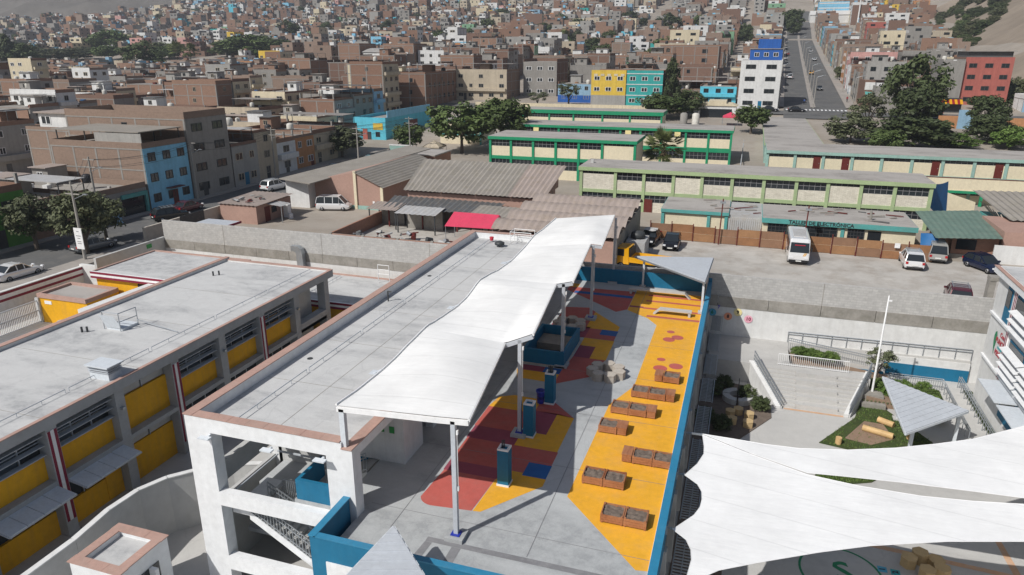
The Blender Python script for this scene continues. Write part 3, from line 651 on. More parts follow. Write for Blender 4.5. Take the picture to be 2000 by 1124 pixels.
o = thing('air_duct', 'grey elbow air duct rising in front of the block wall', 'air duct', (-42.2, 59.9, -.7))
q = MB().box(-42.6, 59.5, -.8, -41.9, 60.1, 1.0); q.obj('riser', 'galv', o); q = MB(); q.extr([(-42.6, 1.0), (-41.9, 1.0), (-42.0, 1.5), (-42.5, 1.75), (-43.2, 1.75), (-43.2, 1.2), (-42.75, 1.15)], 'y', 59.5, 60.1); q.obj('elbow', 'galv', o)
struct(MB().box(-62, 34, -4.49, -44.2, 59.2, -2.5), 'forecourt', 'court_concrete')
o = thing('entrance_canopy_slab', 'white tapering canopy slab along the left edge of the classroom block roof', 'canopy', (-46, 40, -2.5)); q = MB(); q.prism([(-44.05, 37.0), (-44.05, 50), (-49.3, 49.5), (-49.6, 39.9), (-47.1, 38.3)], .6, 1.0); q.obj('slab', 'white_wall', o)
for x, y in ((-49, 41), (-48.8, 47.5)): MB().tube((x, y, -2.5), (x, y, .6), .18, 12).obj('pillar', 'white_wall', o)
G = thing('gatehouse', 'small yellow gatehouse with flat grey roof inside the perimeter wall', 'hut', (-56, 45.5, -2.5))
MB().box(-58.5, 43.6, -2.5, -53.0, 47.0, -.15).obj('wall', 'yellow_wall', G); MB().box(-58.3, 43.8, -.15, -53.2, 46.9, .0).obj('roof_slab', 'old_roof', G)
for a in ((-58.6, 43.5, -53, 43.75), (-58.6, 46.8, -53, 47.05), (-58.6, 43.75, -58.35, 46.8), (-53.2, 43.75, -52.95, 46.8)): MB().box(a[0], a[1], -.15, a[2], a[3], .22).obj('parapet', 'coping', G)
MB().box(-52.98, 44.6, -1.6, -52.94, 45.8, -.7).obj('window', 'window_glass_sky', G); MB().box(-57.9, 43.56, -.7, -57.1, 43.6, -.4).obj('sign_plate', 'bright_white', G)
o = thing('sliding_gate', 'grey barred sliding gate left of the yellow gatehouse', 'gate', (-58.7, 41, -2.5))
for k in range(46): MB().box(-58.73, 36.6+k*.155, -2.4, -58.69, 36.65+k*.155, -.5).obj('bar', 'bright_white', o)
for z in (-2.45, -1.4, -.5): MB().box(-58.75, 36.5, z, -58.66, 43.7, z+.08).obj('rail', 'grey_frame', o)
MB().box(-58.9, 43.45, -2.5, -58.5, 43.58, -.2).obj('gate_post', 'plaster_grey', o)
o = thing('bollard_pipe', 'short round concrete pillar in front of the gatehouse', 'pillar', (-54.5, 41.5, -2.5)); MB().tube((-52.6, 40.6, -2.5), (-52.6, 40.6, -.6), .28, 14).obj('shaft', 'plaster_grey', o)
o = thing('perimeter_wall', 'pale perimeter wall with two maroon stripes beside the street at far left', 'wall', (-62.1, 44, -2.5))
MB().box(-62.2, 8, -2.5, -61.9, 51.2, .15).obj('wall', 'white_wall', o)
for z in (-.1, -.7): MB().box(-61.9, 8, z, -61.88, 51.2, z+.24).obj('stripe', 'maroon', o)
MB().box(-61.9, 8, -.46, -61.885, 51.2, -.1).obj('stripe', 'bright_white', o); MB().box(-62.25, 8, .15, -61.85, 51.2, .22).obj('coping', 'white_wall', o)
o = thing('street_wall', 'plain grey wall with a small green sign between street and block wall', 'wall', (-59.4, 55, -2.5))
MB().box(-60.2, 51.2, -2.5, -59.9, 60.3, 1.2).obj('wall', 'plaster_grey', o); MB().box(-62.2, 51.2, -2.5, -60.2, 51.5, .4).obj('return_wall', 'white_wall', o); MB().box(-59.9, 57.6, .5, -59.87, 58.3, .95).obj('sign', 'sign_green', o)
# curved ramp wall and small annexe bottom left
o = thing('ramp_wall', 'curved pale ramp wall between the classroom block and the stair tower', 'wall', (-28.4, 24, -4.5))
pts = [(-28.2, 17.0), (-28.25, 20.1), (-28.6, 22.4), (-28.5, 24.2), (-27.9, 25.6), (-26.9, 26.7), (-25.4, 27.8), (-23.3, 28.6)]
for a, c in zip(pts, pts[1:]):
    d = Vector((c[0]-a[0], c[1]-a[1])).normalized(); n_ = Vector((-d.y, d.x))*.13
    q = MB(); q.prism([(a[0]-n_.x, a[1]-n_.y), (c[0]-n_.x, c[1]-n_.y), (c[0]+n_.x, c[1]+n_.y), (a[0]+n_.x, a[1]+n_.y)], -4.5, -1.15); s_ = q.obj('wall_segment', 'plaster_grey', o)
    q = MB(); q.prism([(a[0]-n_.x*1.2, a[1]-n_.y*1.2), (c[0]-n_.x*1.2, c[1]-n_.y*1.2), (c[0]+n_.x*1.2, c[1]+n_.y*1.2), (a[0]+n_.x*1.2, a[1]+n_.y*1.2)], -1.15, -1.09); q.obj('coping', 'white_wall', s_)
A_ = thing('stair_annexe', 'small white annexe with wide pink coping round its flat roof, bottom left', 'building', (-25.6, 20.2, -4.5))
for a in ((-27.0, 18.8, -24.2, 19.2), (-27.0, 21.2, -24.2, 21.6), (-27.0, 19.2, -26.6, 21.2), (-24.6, 19.2, -24.2, 21.2)): MB().box(a[0], a[1], -4.5, a[2], a[3], -1.06).obj('wall', 'white_paint', A_)
MB().box(-26.6, 19.2, -1.5, -24.6, 21.2, -1.3).obj('roof_slab', 'roof_concrete', A_)
for p_, q_, n_ in (((-27.1, 19.0), (-24.1, 19.0), 3), ((-27.1, 21.4), (-24.1, 21.4), 3)): coping_run(p_, q_, .5, n_, -1.058, A_)
for x in (-26.82, -24.38): coping_run((x, 19.25), (x, 21.15), .48, 2, -1.057, A_)
MB().box(-24.19, 19.5, -3.4, -24.16, 20.9, -1.9).obj('window', 'window_glass', A_); MB().box(-24.2, 20.3, -4.5, -23.8, 20.5, -1.9).obj('column', 'white_paint', A_)
o = thing('yard_wall', 'short pale wall with rounded stair flank at the lower left edge', 'wall', (-30, 19.5, -4.5)); q = MB(); q.prism([(-30.6, 17), (-30.3, 17), (-30.1, 20.4), (-30.6, 20.6)], -4.5, -3.1); q.obj('wall', 'white_wall', o)
# ------------------------------------------------------------------ block boundary wall
W = thing('boundary_wall', 'long grey concrete block boundary wall between the school and the dirt lots', 'wall', (-20, 59.4, -3.4))
for x0, x1, y0, zs, zt in ((-59.9, -24.0, 60.2, .0, 3.1), (-24.0, -1.0, 60.2, -.2, 2.62), (-1.0, 31.8, 60.2, -.25, 2.62)):
    MB().box(x0, y0, zs+.95, x1, y0+.2, zt).obj('block_courses', 'block_wall', W)
    MB().box(x0, y0-.03, -4.5, x1, y0+.25, zs).obj('plaster_base', 'white_wall', W)
    n = max(1, round((x1-x0)/4.1))
    for i in range(n):
        a = x0+(x1-x0)*i/n; c = x0+(x1-x0)*(i+1)/n; MB().box(a+.02, y0-.06-.01*(i % 2), zs, c-.02, y0+.24, zs+.948).obj('retaining_panel', 'raw_concrete', W)
    for i in range(2, n, 3):
        a = x0+(x1-x0)*i/n; MB().box(a-.025, y0-.012, zs+.96, a+.025, y0, zt-.01).obj('joint', 'raw_concrete', W)
for s, x, z, mt, ink in (('6', -1.38, -.82, 'sky_blue', 'ink_green'), ('7', -.88, -.3, 'plaster_grey', 'violet'), ('8', -.05, -1.06, 'pale_orange', 'ink_dark'), ('9', .73, -.6, 'pale_yellow', 'ink_dark'), ('10', 1.63, -1.12, 'pale_pink', 'maroon')):
    if s != '7':
        q = MB(); q.v += [(x+.34*math.cos(R(15*k)), 60.12, z+.34*math.sin(R(15*k))) for k in range(24)]; q.f.append(tuple(range(24))); q.m.append(0); q.obj('painted_disc', mt, W)
    lettering(s, .42, ink, (x, 60.11, z), '-y', W, .012)
# ------------------------------------------------------------------ court: upper plaza, steps, ramps, beds
_before = set(bpy.data.objects)
struct(MB().box(-1.6, 52.4, -3.39, 3.6, 59.1, -1.7).box(3.6, 53.0, -3.39, 4.6, 59.1, -1.704), 'upper_plaza', 'court_concrete')
S = thing('bleacher_steps', 'wide grey concrete bleacher steps between black railings in the court', 'steps', (6.2, 50.5, -3.4))
for i in range(10):
    y0 = 48.9+i*.34; z1 = -3.4+.17*(i+1); f = i/9
    for x0, x1 in ((4.05-1.9*f, 5.0), (7.9, 8.45+1.8*f)): MB().box(x0, y0, -3.4, x1, 52.6, z1-.003).obj('step', 'court_concrete', S)
for i in range(5):
    y0 = 48.9+i*.68; MB().box(5.0, y0+.05, -3.39, 7.9, 52.58, -3.4+.34*(i+1)).obj('bleacher_seat', 'court_concrete', S)
MB().box(2.1, 52.6, -3.39, 10.2, 53.3, -1.71).obj('landing', 'court_concrete', S)
for p_, q_ in (((1.9, 52.6, -1.7), (3.95, 48.5, -3.4)), ((10.35, 52.9, -1.7), (8.6, 48.6, -3.4))):
    q = MB(); n = 26
    for k in range(n+1):
        t_ = k/n; a = [p_[j]+(q_[j]-p_[j])*t_ for j in range(3)]; q.beam(a, (a[0], a[1], a[2]+.95), .025)
    for h in (.35, .65, 1.0): q.beam((p_[0], p_[1], p_[2]+h), (q_[0], q_[1], q_[2]+h), .06)
    q.obj('railing', 'galv', S); q = MB(); q.prism([(p_[0]-.35, p_[1]), (p_[0]+.1, p_[1]), (q_[0]+.1, q_[1]), (q_[0]-.35, q_[1])], -3.39, lambda x, y: -3.15+(y-48.6)*.4); q.obj('flank_wall', 'white_wall', S)
q = MB()
for k in range(36): x = 3.7+5.1*k/35; q.beam((x, 52.75, -1.7), (x, 52.75, -.75), .025)
q.beam((3.7, 52.75, -.75), (8.8, 52.75, -.75), .05); q.beam((3.7, 52.75, -1.6), (8.8, 52.75, -1.6), .04); q.obj('railing', 'bright_white', S)
MB().box(4.2, 48.55, -3.396, 8.3, 48.8, -3.39).obj('orange_line', 'faded_orange', S)
K = thing('access_ramp', 'pale switchback access ramp with double steel handrails along the boundary wall', 'ramp', (11, 57.5, -3.4))
q = MB(); q.prism([(4.6, 57.7), (18.2, 57.7), (18.2, 59.1), (4.6, 59.1)], -3.39, lambda x, y: -1.7+(x-4.6)*.012); q.obj('upper_run', 'court_concrete', K)
q = MB(); q.prism([(4.6, 56.3), (12.0, 56.3), (12.0, 57.69), (4.6, 57.69)], -3.39, lambda x, y: -1.7-(x-4.6)*.12); q.obj('lower_run', 'court_concrete', K)
MB().box(12.1, 57.6, -3.39, 18.2, 57.7, -2.35).obj('blue_band', 'blue_paint', K); MB().box(7.8, 56.25, -3.2, 11.9, 56.3, -2.7).obj('blue_band', 'blue_paint', K); MB().box(12.0, 57.62, -2.35, 18.2, 57.698, -1.75).obj('white_band', 'white_wall', K)
def ramp_rail(p_, q_, par, n, bars=True):
    r_ = MB()
    for h in (.75, .95): r_.tube((p_[0], p_[1], p_[2]+h), (q_[0], q_[1], q_[2]+h), .035, 6)
    for k in range(n+1):
        a = [p_[j]+(q_[j]-p_[j])*k/n for j in range(3)]; r_.tube(a, (a[0], a[1], a[2]+.95), .018 if bars else .03, 5)
    r_.obj('handrail', 'galv', par)
ramp_rail((4.6, 59.0, -1.7), (18.2, 59.0, -1.55), K, 12, False); ramp_rail((4.6, 57.8, -1.7), (18.2, 57.8, -1.55), K, 12, False); ramp_rail((4.6, 56.35, -1.7), (12.0, 56.35, -2.6), K, 46)
ramp_rail((12.2, 55.6, -3.4), (16.0, 55.6, -3.4), K, 24); ramp_rail((16.0, 55.6, -3.4), (15.9, 47.5, -3.4), K, 10, False); ramp_rail((17.3, 56.5, -3.4), (17.2, 46.5, -3.4), K, 10, False); ramp_rail((17.45, 56.5, -3.4), (17.35, 46.5, -3.4), K, 10, False)
def bed(name, poly, mat, z0, z1): 
    q = MB(); q.prism(poly, z0, z1); return struct(q, name, mat)
bed('planting_bed', [(5.2, 53.4), (10.3, 53.4), (10.0, 51.0), (12.2, 51.0), (12.2, 56.2), (4.7, 56.2)], 'dry_soil', -3.39, lambda x, y: -2.0-max(0, x-5)*.13)
bed('lawn', [(6.3, 44.2), (9.0, 48.6), (9.6, 50.9), (11.4, 50.6), (13.6, 46.5), (13.0, 43.0)], 'lawn_earth', -3.39, -3.33)
bed('lawn', [(12.4, 50.5), (12.4, 55.4), (15.8, 55.4), (15.7, 52.2), (14, 50.2)], 'lawn_earth', -3.39, -3.33)
bed('lawn', [(17.5, 45.5), (18.2, 45.5), (18.2, 56), (17.6, 56)], 'lawn_earth', -3.39, -3.33)
bed('planting_bed', [(-1.95, 20), (.6, 20), (.6, 42), (3.3, 46.8), (3.3, 48.2), (1.5, 51.6), (-1.95, 52.2)], 'soil', -3.39, -3.34)  # garden bed; front strip added in dark soil to deepen the shade
bed('bare_patch', [(8.0, 45.3), (9.6, 48.3), (10.8, 48.2), (11.2, 46.2), (9.6, 44.9)], 'dry_soil', -3.33, -3.322)
bed('lawn', [(5.4, 38.5), (9.0, 40.2), (10.5, 42.0), (6.5, 43.0)], 'lawn_earth', -3.39, -3.33)
o = thing('flagpole', 'tall white flagpole on a stepped concrete plinth in the court', 'flagpole', (10.5, 52.0, -3.4))
MB().lathe([(.085, 0), (.05, 7.6), (.0, 7.66)], 12, (10.5, 52.0, -2.6), cap=False).obj('pole', 'bright_white', o, smooth=True); MB().box(10.5, 51.95, 4.6, 10.75, 52.05, 4.7).obj('pulley', 'bright_white', o)
MB().box(9.75, 51.2, -3.39, 11.2, 52.5, -2.6).obj('plinth', 'raw_concrete', o); MB().box(9.65, 50.55, -3.39, 11.3, 51.2, -3.0).obj('plinth_step', 'raw_concrete', o)
def log(x0, y0, x1, y1, r, label):
    o = thing('log_bench', label, 'log', ((x0+x1)/2, (y0+y1)/2, -3.33), group='wooden log seats on the lawn'); MB().tube((x0, y0, -3.33+r*.9), (x1, y1, -3.33+r*.9), r, 14).obj('trunk', 'log_wood', o)
log(9.3, 46.9, 11.1, 46.2, .22, 'long pale log lying on the bare patch of lawn'); log(10.5, 48.5, 11.4, 47.9, .22, 'short pale log behind the long one on the lawn')
for x, y, l in ((12.2, 46.6, 'upright log stump under the striped triangular canopy edge'), (7.5, 44.4, 'upright log stump beside the white sail edge')):
    o = thing('log_stump', l, 'log', (x, y, -3.33), group='wooden log seats on the lawn'); MB().tube((x, y, -3.33), (x, y, -2.85), .2, 14).obj('trunk', 'log_wood', o)
# grey ribbed triangular canopy
def tri_canopy(label, pts, legs, ridge, thick=.09, zb=-3.4):
    o = thing('triangular_canopy', label, 'canopy', (legs[0][0], legs[0][1], zb)); P_ = [Vector(p) for p in pts]
    n = 26; q = MB(); a, b_, c = P_
    for i in range(n):                       # ribbed sheet: alternating high and low strips from a to edge b-c
        u0, u1 = i/n, (i+1)/n; h = .03*(i % 2)
        p0 = b_+(c-b_)*u0; p1 = b_+(c-b_)*u1
        s0 = a+(b_-a)*0; 
        e0 = a+(c-a)*u0; e1 = a+(c-a)*u1; f0 = a+(b_-a)*u0; f1 = a+(b_-a)*u1
        q.face([(v.x, v.y, v.z+h) for v in ((f0, f1, e1, e0) if i else (a, f1, e1))])
        q.face([(v.x, v.y, v.z+h-thick) for v in ((e0, e1, f1, f0) if i else (e1, f1, a))])
        q.face([(f1.x, f1.y, f1.z+.03), (e1.x, e1.y, e1.z+.03), (e1.x, e1.y, e1.z), (f1.x, f1.y, f1.z)])
    q.obj('roof_sheet', 'grey_frame', o)
    q = MB()
    for u, v in ((a, b_), (b_, c), (c, a)): q.beam(u-Vector((0, 0, .1)), v-Vector((0, 0, .1)), .1, .16)
    q.obj('frame', 'steel_pale', o)
    for lx, ly, lz in legs: MB().box(lx-.1, ly-.1, zb, lx+.1, ly+.1, lz).obj('post', 'steel_pale', o); MB().box(lx-.3, ly-.3, zb, lx+.3, ly+.3, zb+.15).obj('footing', 'court_concrete', o)
    return o
tri_canopy('grey ribbed triangular canopy on posts above the lawn', ((10.7, 50.4, -.6), (15.2, 46.46, -.6), (10.9, 42.6, -.9)), ((11.9, 49.4, -.75), (14.8, 46.6, -.75), (11.6, 43.9, -.95)), None)
tri_canopy('pale ribbed triangular canopy tip rising in front of the terrace', ((-11.55, 20.6, 3.2), (-12.3, 13.5, 3.2), (-6.2, 15.6, 3.2)), ((-11.3, 18.0, 3.0), (-8.0, 16.2, 3.0)), None, zb=-4.5)
# hexagonal timber stools, ring seat, floor games
for k, (x, y) in enumerate(((.45, 46.2), (1.0, 46.7), (1.75, 46.2), (.6, 45.1), (1.68, 44.95))):
    stool(x, y, -3.34, .38, .46, 'tan_block', ('tan hexagonal stool at the back left of the dark bed', 'rearmost tan hexagonal stool on the dark bed', 'tan hexagonal stool at the back right of the dark bed', 'tan hexagonal stool at the front left of the dark bed', 'tan hexagonal stool at the front right of the dark bed')[k], 'tan stools on the dark bed', 30)
o = thing('ring_seat', 'round grey ring seat in the shadow beside the bleacher steps', 'seat', (.9, 49.0, -3.34))
for k in range(4):
    q = MB(); ri, ro = .6, 1.12; a0 = R(90*k+5); a1 = R(90*k+85); pl = [(.9+ro*math.cos(a0+(a1-a0)*i/7), 49+ro*math.sin(a0+(a1-a0)*i/7)) for i in range(8)]+[(.9+ri*math.cos(a1-(a1-a0)*i/7), 49+ri*math.sin(a1-(a1-a0)*i/7)) for i in range(8)]
    n_ = len(q.v); 
    for i in range(7):
        q.prism([pl[i], pl[i+1], pl[14-i], pl[15-i]], -3.34, -2.92)
    q.obj('seat_segment', 'plaster_grey', o)
MB().tube((.9, 49, -3.34), (.9, 49, -1.6), .03, 6).obj('post', 'dark_metal', o)
F = thing('floor_game', 'green painted floor circle with a large letter S in the court', 'floor marking', (6.35, 31.8, -3.39))
q = MB(); q.face([(6.35+1.9*math.cos(R(7.5*k)), 31.8+1.9*math.sin(R(7.5*k)), -3.394) for k in range(48)]); q.obj('disc', 'plaster_grey', F)
q = MB()
for k in range(48):
    a0, a1 = R(7.5*k), R(7.5*(k+1)); q.quad(*[(6.35+r*math.cos(a), 31.8+r*math.sin(a), -3.390) for a, r in ((a0, 1.9), (a0, 2.02), (a1, 2.02), (a1, 1.9))][::1])
q.obj('ring', 'ink_green', F); lettering('S', 2.0, 'ink_green', (6.5, 31.9, -3.388), 'up', F, .03, R(15))
for k, (s, x, y, mt) in enumerate((('1', 8.4, 32.75, 'sky_blue'), ('2', 9.0, 32.7, 'teal_tile'), ('3', 8.75, 32.1, 'pale_yellow'), ('4', 9.3, 31.95, 'pale_pink'))):
    o = thing('number_tile', 'painted floor tile with the number %s beside the green circle' % dict(zip('1234', ('one', 'two', 'three', 'four')))[s], 'floor marking', (x, y, -3.39), group='numbered floor tiles'); q = MB().box(x-.22, y-.22, -3.394, x+.22, y+.22, -3.388); q.obj('tile', mt, o); lettering(s, .4, 'ink_dark', (x, y, -3.38), 'up', o, .01, R(100))
for k, (x, y, h) in enumerate(((9.7, 33.5, .55), (10.3, 34.0, .62), (11.0, 33.8, .5), (10.35, 32.6, .66), (11.1, 33.05, .6))):
    stool(x, y, -3.4, .42, h, 'tan_block', ('leftmost tan hexagonal stool beside the sail edge', 'rearmost tan hexagonal stool by the sail edge', 'rightmost rear tan hexagonal stool by the sail edge', 'nearest tan hexagonal stool below the sail edge', 'right front tan hexagonal stool below the sail edge')[k], 'tan stools by the number tiles', 10+20*k)
struct(MB().quad((7.6, 34.5, -3.394), (15, 34.0, -3.394), (15, 34.35, -3.394), (7.6, 34.85, -3.394)).quad((14.5, 38, -3.394), (14.8, 38, -3.394), (15.1, 33, -3.394), (14.7, 33, -3.394)), 'court_marking', 'faded_orange')
# the court lies one step lower than first laid out: settle every piece of it there
for o_ in [o_ for o_ in bpy.data.objects if o_ not in _before and o_.parent is None]:
    near = o_.name.startswith(('floor_game', 'number_tile', 'court_marking')) or (o_.name.startswith('stool') and o_.location.y < 40)
    o_.location += Vector((.35, 1.5, -1.1)) if near else Vector((.35, 2.3, -1.1))
    if o_.name.startswith('triangular_canopy') and wloc(o_).y < 30: o_.location -= Vector((.35, 2.3, -1.1))
# ------------------------------------------------------------------ white shade sails
def sail(label, outline, hull, sagc):
    """thin membrane triangulated over its outline with an inner grid, gently dished"""
    o = thing('shade_sail', label, 'shade sail', (outline[0][0], outline[0][1], -3.4))
    bm = bmesh.new(); vs_ = [bm.verts.new(p) for p in outline]; f = bm.faces.new(vs_)
    bmesh.ops.triangulate(bm, faces=[f])
    me = bpy.data.meshes.new('fabric'); off = wloc(o)
    xs_ = [p[0] for p in outline]; ys_ = [p[1] for p in outline]
    for v in bm.verts:
        u = (v.co.x-min(xs_))/(max(xs_)-min(xs_)); w = (v.co.y-min(ys_))/(max(ys_)-min(ys_)); v.co -= off
    bm.normal_update(); bm.to_mesh(me); bm.free(); me.materials.append(MATS['sail_white'])
    m_ = child(me, 'fabric', o)
    q = MB()
    for a, c in zip(outline, outline[1:]+outline[:1]): q.tube(a, c, .012, 5)
    q.obj('edge_cable', 'bright_white', o); return o
SA = [(-.69, 34.13, 1.72), (.79, 33.99, 1.79), (2.4, 33.8, 1.87), (3.96, 33.77, 1.95), (6.2, 34.15, 2.06), (8.45, 34.89, 2.17), (10.3, 35.7, 2.27), (12.14, 36.63, 2.36), (14.9, 38.66, 2.49), (17.9, 40.9, 2.64), (17.9, 31.7, 2.62), (14.72, 31.68, 2.49), (12.87, 31.67, 2.39), (10.97, 31.71, 2.3), (8.28, 31.74, 2.16), (5.61, 31.64, 2.03), (4.22, 31.56, 1.96), (1.8, 32.7, 1.84)]
SB = [(-.69, 34.10, 1.69), (-.53, 32.9, 1.7), (-.5, 32.2, 1.7), (-.74, 31.22, 1.68), (-1.24, 30.08, 1.66), (-.61, 29.45, 1.69), (-.38, 28.9, 1.7), (-.33, 28.3, 1.7), (-.37, 27.7, 1.7), (-.58, 27.05, 1.69), (-1.35, 25.84, 1.65), (-.76, 25.3, 1.68), (-.52, 24.7, 1.7), (-.45, 24.1, 1.7), (-.55, 23.0, 1.69), (-1.3, 21.9, 1.65), (.6, 23.75, 1.75), (2.02, 24.58, 1.82), (4.31, 25.8, 1.94), (6.25, 26.72, 2.03), (9.13, 27.73, 2.18), (11.94, 28.46, 2.32), (13.82, 29.01, 2.41), (17.8, 29.7, 2.6), (17.8, 32.2, 2.6), (14.68, 31.56, 2.45), (12.74, 31.22, 2.36), (10.79, 30.96, 2.26), (8.81, 30.85, 2.16), (6.31, 31.04, 2.04), (4.22, 31.47, 1.93), (1.8, 32.65, 1.81)]
s1 = sail('upper white shade sail spanning from the terrace to the right building', SA, None, -.05); s2 = sail('large lower white shade sail with three scalloped bites along the terrace', SB, None, -.05)
for i, (x, y) in enumerate(((-.69, 34.1), (-1.24, 30.08), (-1.35, 25.84))): MB().beam((x, y, 1.68), (-1.6, y+.1, 1.6), .08).box(-1.62, y-.1, 1.4, -1.55, y+.3, 1.8).obj('bracket', 'galv', s2)
# ------------------------------------------------------------------ white block at the right edge
Q = thing('right_school_block', 'white three storey school block with blue windows and a maroon stripe at the right edge', 'building', (22, 45, -3.4))
MB().box(18.3, 20, -4.5, 30, 57.2, 5.3).obj('wall', 'white_wall', Q); MB().box(17.95, 20, 5.5, 30, 57.5, 5.95).obj('roof_slab', 'white_paint', Q); MB().box(18.3, 20, 5.95, 30, 57.2, 6.0).obj('roof_surface', 'roof_concrete', Q)
coping_run((18.05, 20), (18.05, 57.5), .3, 24, 5.952, Q)
for z in (2.5, -.85): MB().box(18.15, 20, z, 18.3, 57.2, z+.16).obj('ledge', 'white_paint', Q)
for z in (2.42, -.93): MB().box(18.24, 53.6, z, 18.3, 57.0, z+.05).obj('shadow_strip', 'dark_metal', Q)  # solid dark strip imitates the shadow line under each ledge
for y, z0, z1 in ((53.9, 2.75, 5.2), (50.2, 2.75, 5.2), (46.5, 2.75, 5.2), (49.6, -.6, 2.2), (46.0, -.6, 2.2), (48.9, -3.2, -1.1), (45.2, -3.2, -1.1)):
    y1 = y+(1.1 if y == 53.9 else 3.0); o = MB().box(18.26, y, z0, 18.29, y1, z1).obj('blue_panel', 'blue_paint', Q); MB().box(18.22, y+.15, z0+(z1-z0)*.45, 18.25, y1-.15, z1-.15).obj('window', 'window_glass', o)
s_ = MB().box(18.2, 53.0, -1.0, 18.295, 53.35, 5.5).obj('stripe_panel', 'bright_white', Q)
for y in (53.0, 53.25): MB().box(18.185, y, -1.0, 18.2, y+.1, 5.5).obj('stripe', 'maroon', s_)
for k, z in enumerate((.1, .62, 1.14, 1.66)):
    for y in (49.2, 45.6): q = MB(); q.extr([(18.2, z), (17.7, z-.14), (17.7, z-.18), (18.2, z-.06)], 'y', y, y+3.4); q.obj('louvre_blade', 'white_paint', Q)
for k, z in enumerate((3.2, 3.75, 4.3)):
    q = MB(); q.extr([(18.2, z), (17.75, z-.14), (17.75, z-.18), (18.2, z-.06)], 'y', 48.8, 52.6); q.obj('louvre_blade', 'white_paint', Q)
for y in (48.9, 44.8): MB().box(16.9, y, -1.0, 18.28, y+3.7, -.92).obj('awning_panel', 'steel_pale', Q)
q = MB(); q.v += [(18.27, y, z) for y, z in ((55.5, 1.6), (55.25, 1.75), (55.0, 1.35), (55.1, .9), (55.2, .45), (55.15, -.05), (55.35, .4), (55.55, .9), (55.6, 1.3))]; q.f.append(tuple(range(9))[::-1]); q.m.append(0); q.obj('emblem', 'ink_green', Q)
lettering('Con', .5, 'ink_red', (18.27, 54.1, 1.75), '-x', Q, .01); lettering('PUNCHE', .52, 'ink_red', (18.27, 54.15, 1.2), '-x', Q, .012); MB().box(18.268, 53.7, .72, 18.28, 54.6, .86).obj('banner_line', 'teal_tile', Q); lettering('PERÚ', .5, 'ink_red', (18.27, 54.35, .35), '-x', Q, .012)
o = thing('concrete_stub_pair', 'pair of rough concrete column stubs beside the right white block', 'pillar', (19.4, 60.6, 0))
for x in (18.8, 20.0): MB().box(x, 60.6, 0, x+.45, 61.3, 3.9).obj('stub', 'raw_concrete', o)
MB().box(18.8, 60.55, 3.9, 20.45, 61.4, 4.2).obj('cross_beam', 'raw_concrete', o)
# things left on the long roof
o = thing('roof_guardrail', 'white tubular access rail standing at the far end of the long roof', 'railing', (-17.6, 58.4, 4.55)); q = MB()
for x, y in ((-18.9, 57.4), (-17.0, 57.4), (-17.0, 58.6), (-18.9, 58.6)): q.tube((x, y, 4.55), (x, y, 5.6), .03, 6)
for z in (5.1, 5.6): q.tube((-18.9, 57.4, z), (-17, 57.4, z), .03, 6).tube((-18.9, 58.6, z), (-17, 58.6, z), .03, 6).tube((-18.9, 57.4, z), (-18.9, 58.6, z), .03, 6)
q.obj('rails', 'bright_white', o)
o = thing('black_bag', 'black bag left at the far end of the long roof', 'bag', (-19.6, 56.6, 4.55)); q = MB().lathe([(.1, 0), (.42, .05), (.45, .22), (.2, .36), (0, .38)], 12, (-19.6, 56.6, 4.55), cap=False); q.obj('sack', 'dark_metal', o, smooth=True)
o = thing('red_bucket', 'small red bucket near the far edge of the long roof', 'bucket', (-20.8, 57.9, 4.55)); MB().lathe([(.14, 0), (.2, .32), (.17, .33), (.1, .2)], 12, (-20.8, 57.9, 4.55)).obj('pail', 'ink_red', o, smooth=True)
# ------------------------------------------------------------------ old school blocks beyond the lot
paint('cream', (.72, .64, .47), .8, .08, .5, .2, (.5, .44, .34), streak=True); paint('green_trim', (.012, .27, .13), .6, .1, .6, .15); paint('pale_green', (.36, .46, .25), .75, .14, .6, .3, (.4, .4, .3)); paint('teal_trim', (.10, .36, .34), .7, .12, .6, .25)
paint('aqua_trim', (.30, .47, .42), .75, .12, .6, .3); paint('brown_door', (.13, .022, .018), .55, .1, 1, .15); brickmat('cream_brick', (.74, .70, .60), (.60, .56, .47), (.40, .36, .30), .5, .13, .012, dirt=.25)
paint('asbestos', (.30, .275, .245), .95, .2, .5, .6, (.19, .17, .13)); paint('asbestos_warm', (.36, .30, .27), .95, .2, .5, .6, (.25, .20, .15)); paint('tin_dark', (.12, .125, .13), .6, .25, 1, .5, (.2, .16, .12)); paint('tin_light', (.45, .45, .45), .5, .15, .8, .4, (.35, .28, .2))
paint('pink_plaster', (.42, .27, .22), .9, .12, .5, .35, (.3, .2, .16)); paint('tarp_red', (.64, .06, .12), .55, .12, 1, .1); paint('tarp_blue', (.02, .13, .33), .5, .15, 1, .1); paint('tarp_green', (.10, .19, .15), .6, .15, 1, .2); paint('roof_green', (.14, .21, .175), .7, .15, .5, .35, (.22, .25, .2))
def bar_win(x0, x1, y, z0, z1, par, frame, nx, nz=2, glassm='window_glass'):
    o = MB().box(x0, y+.10, z0, x1, y+.14, z1).obj('window', glassm, par); q = MB()
    for k in range(nx+1): x = x0+(x1-x0)*k/nx; q.box(x-.025, y+.05, z0, x+.025, y+.1, z1)
    for k in range(nz+1): z = z0+(z1-z0)*k/nz; q.box(x0, y+.055, z-.025, x1, y+.095, z+.025)
    q.obj('frame', frame, o)
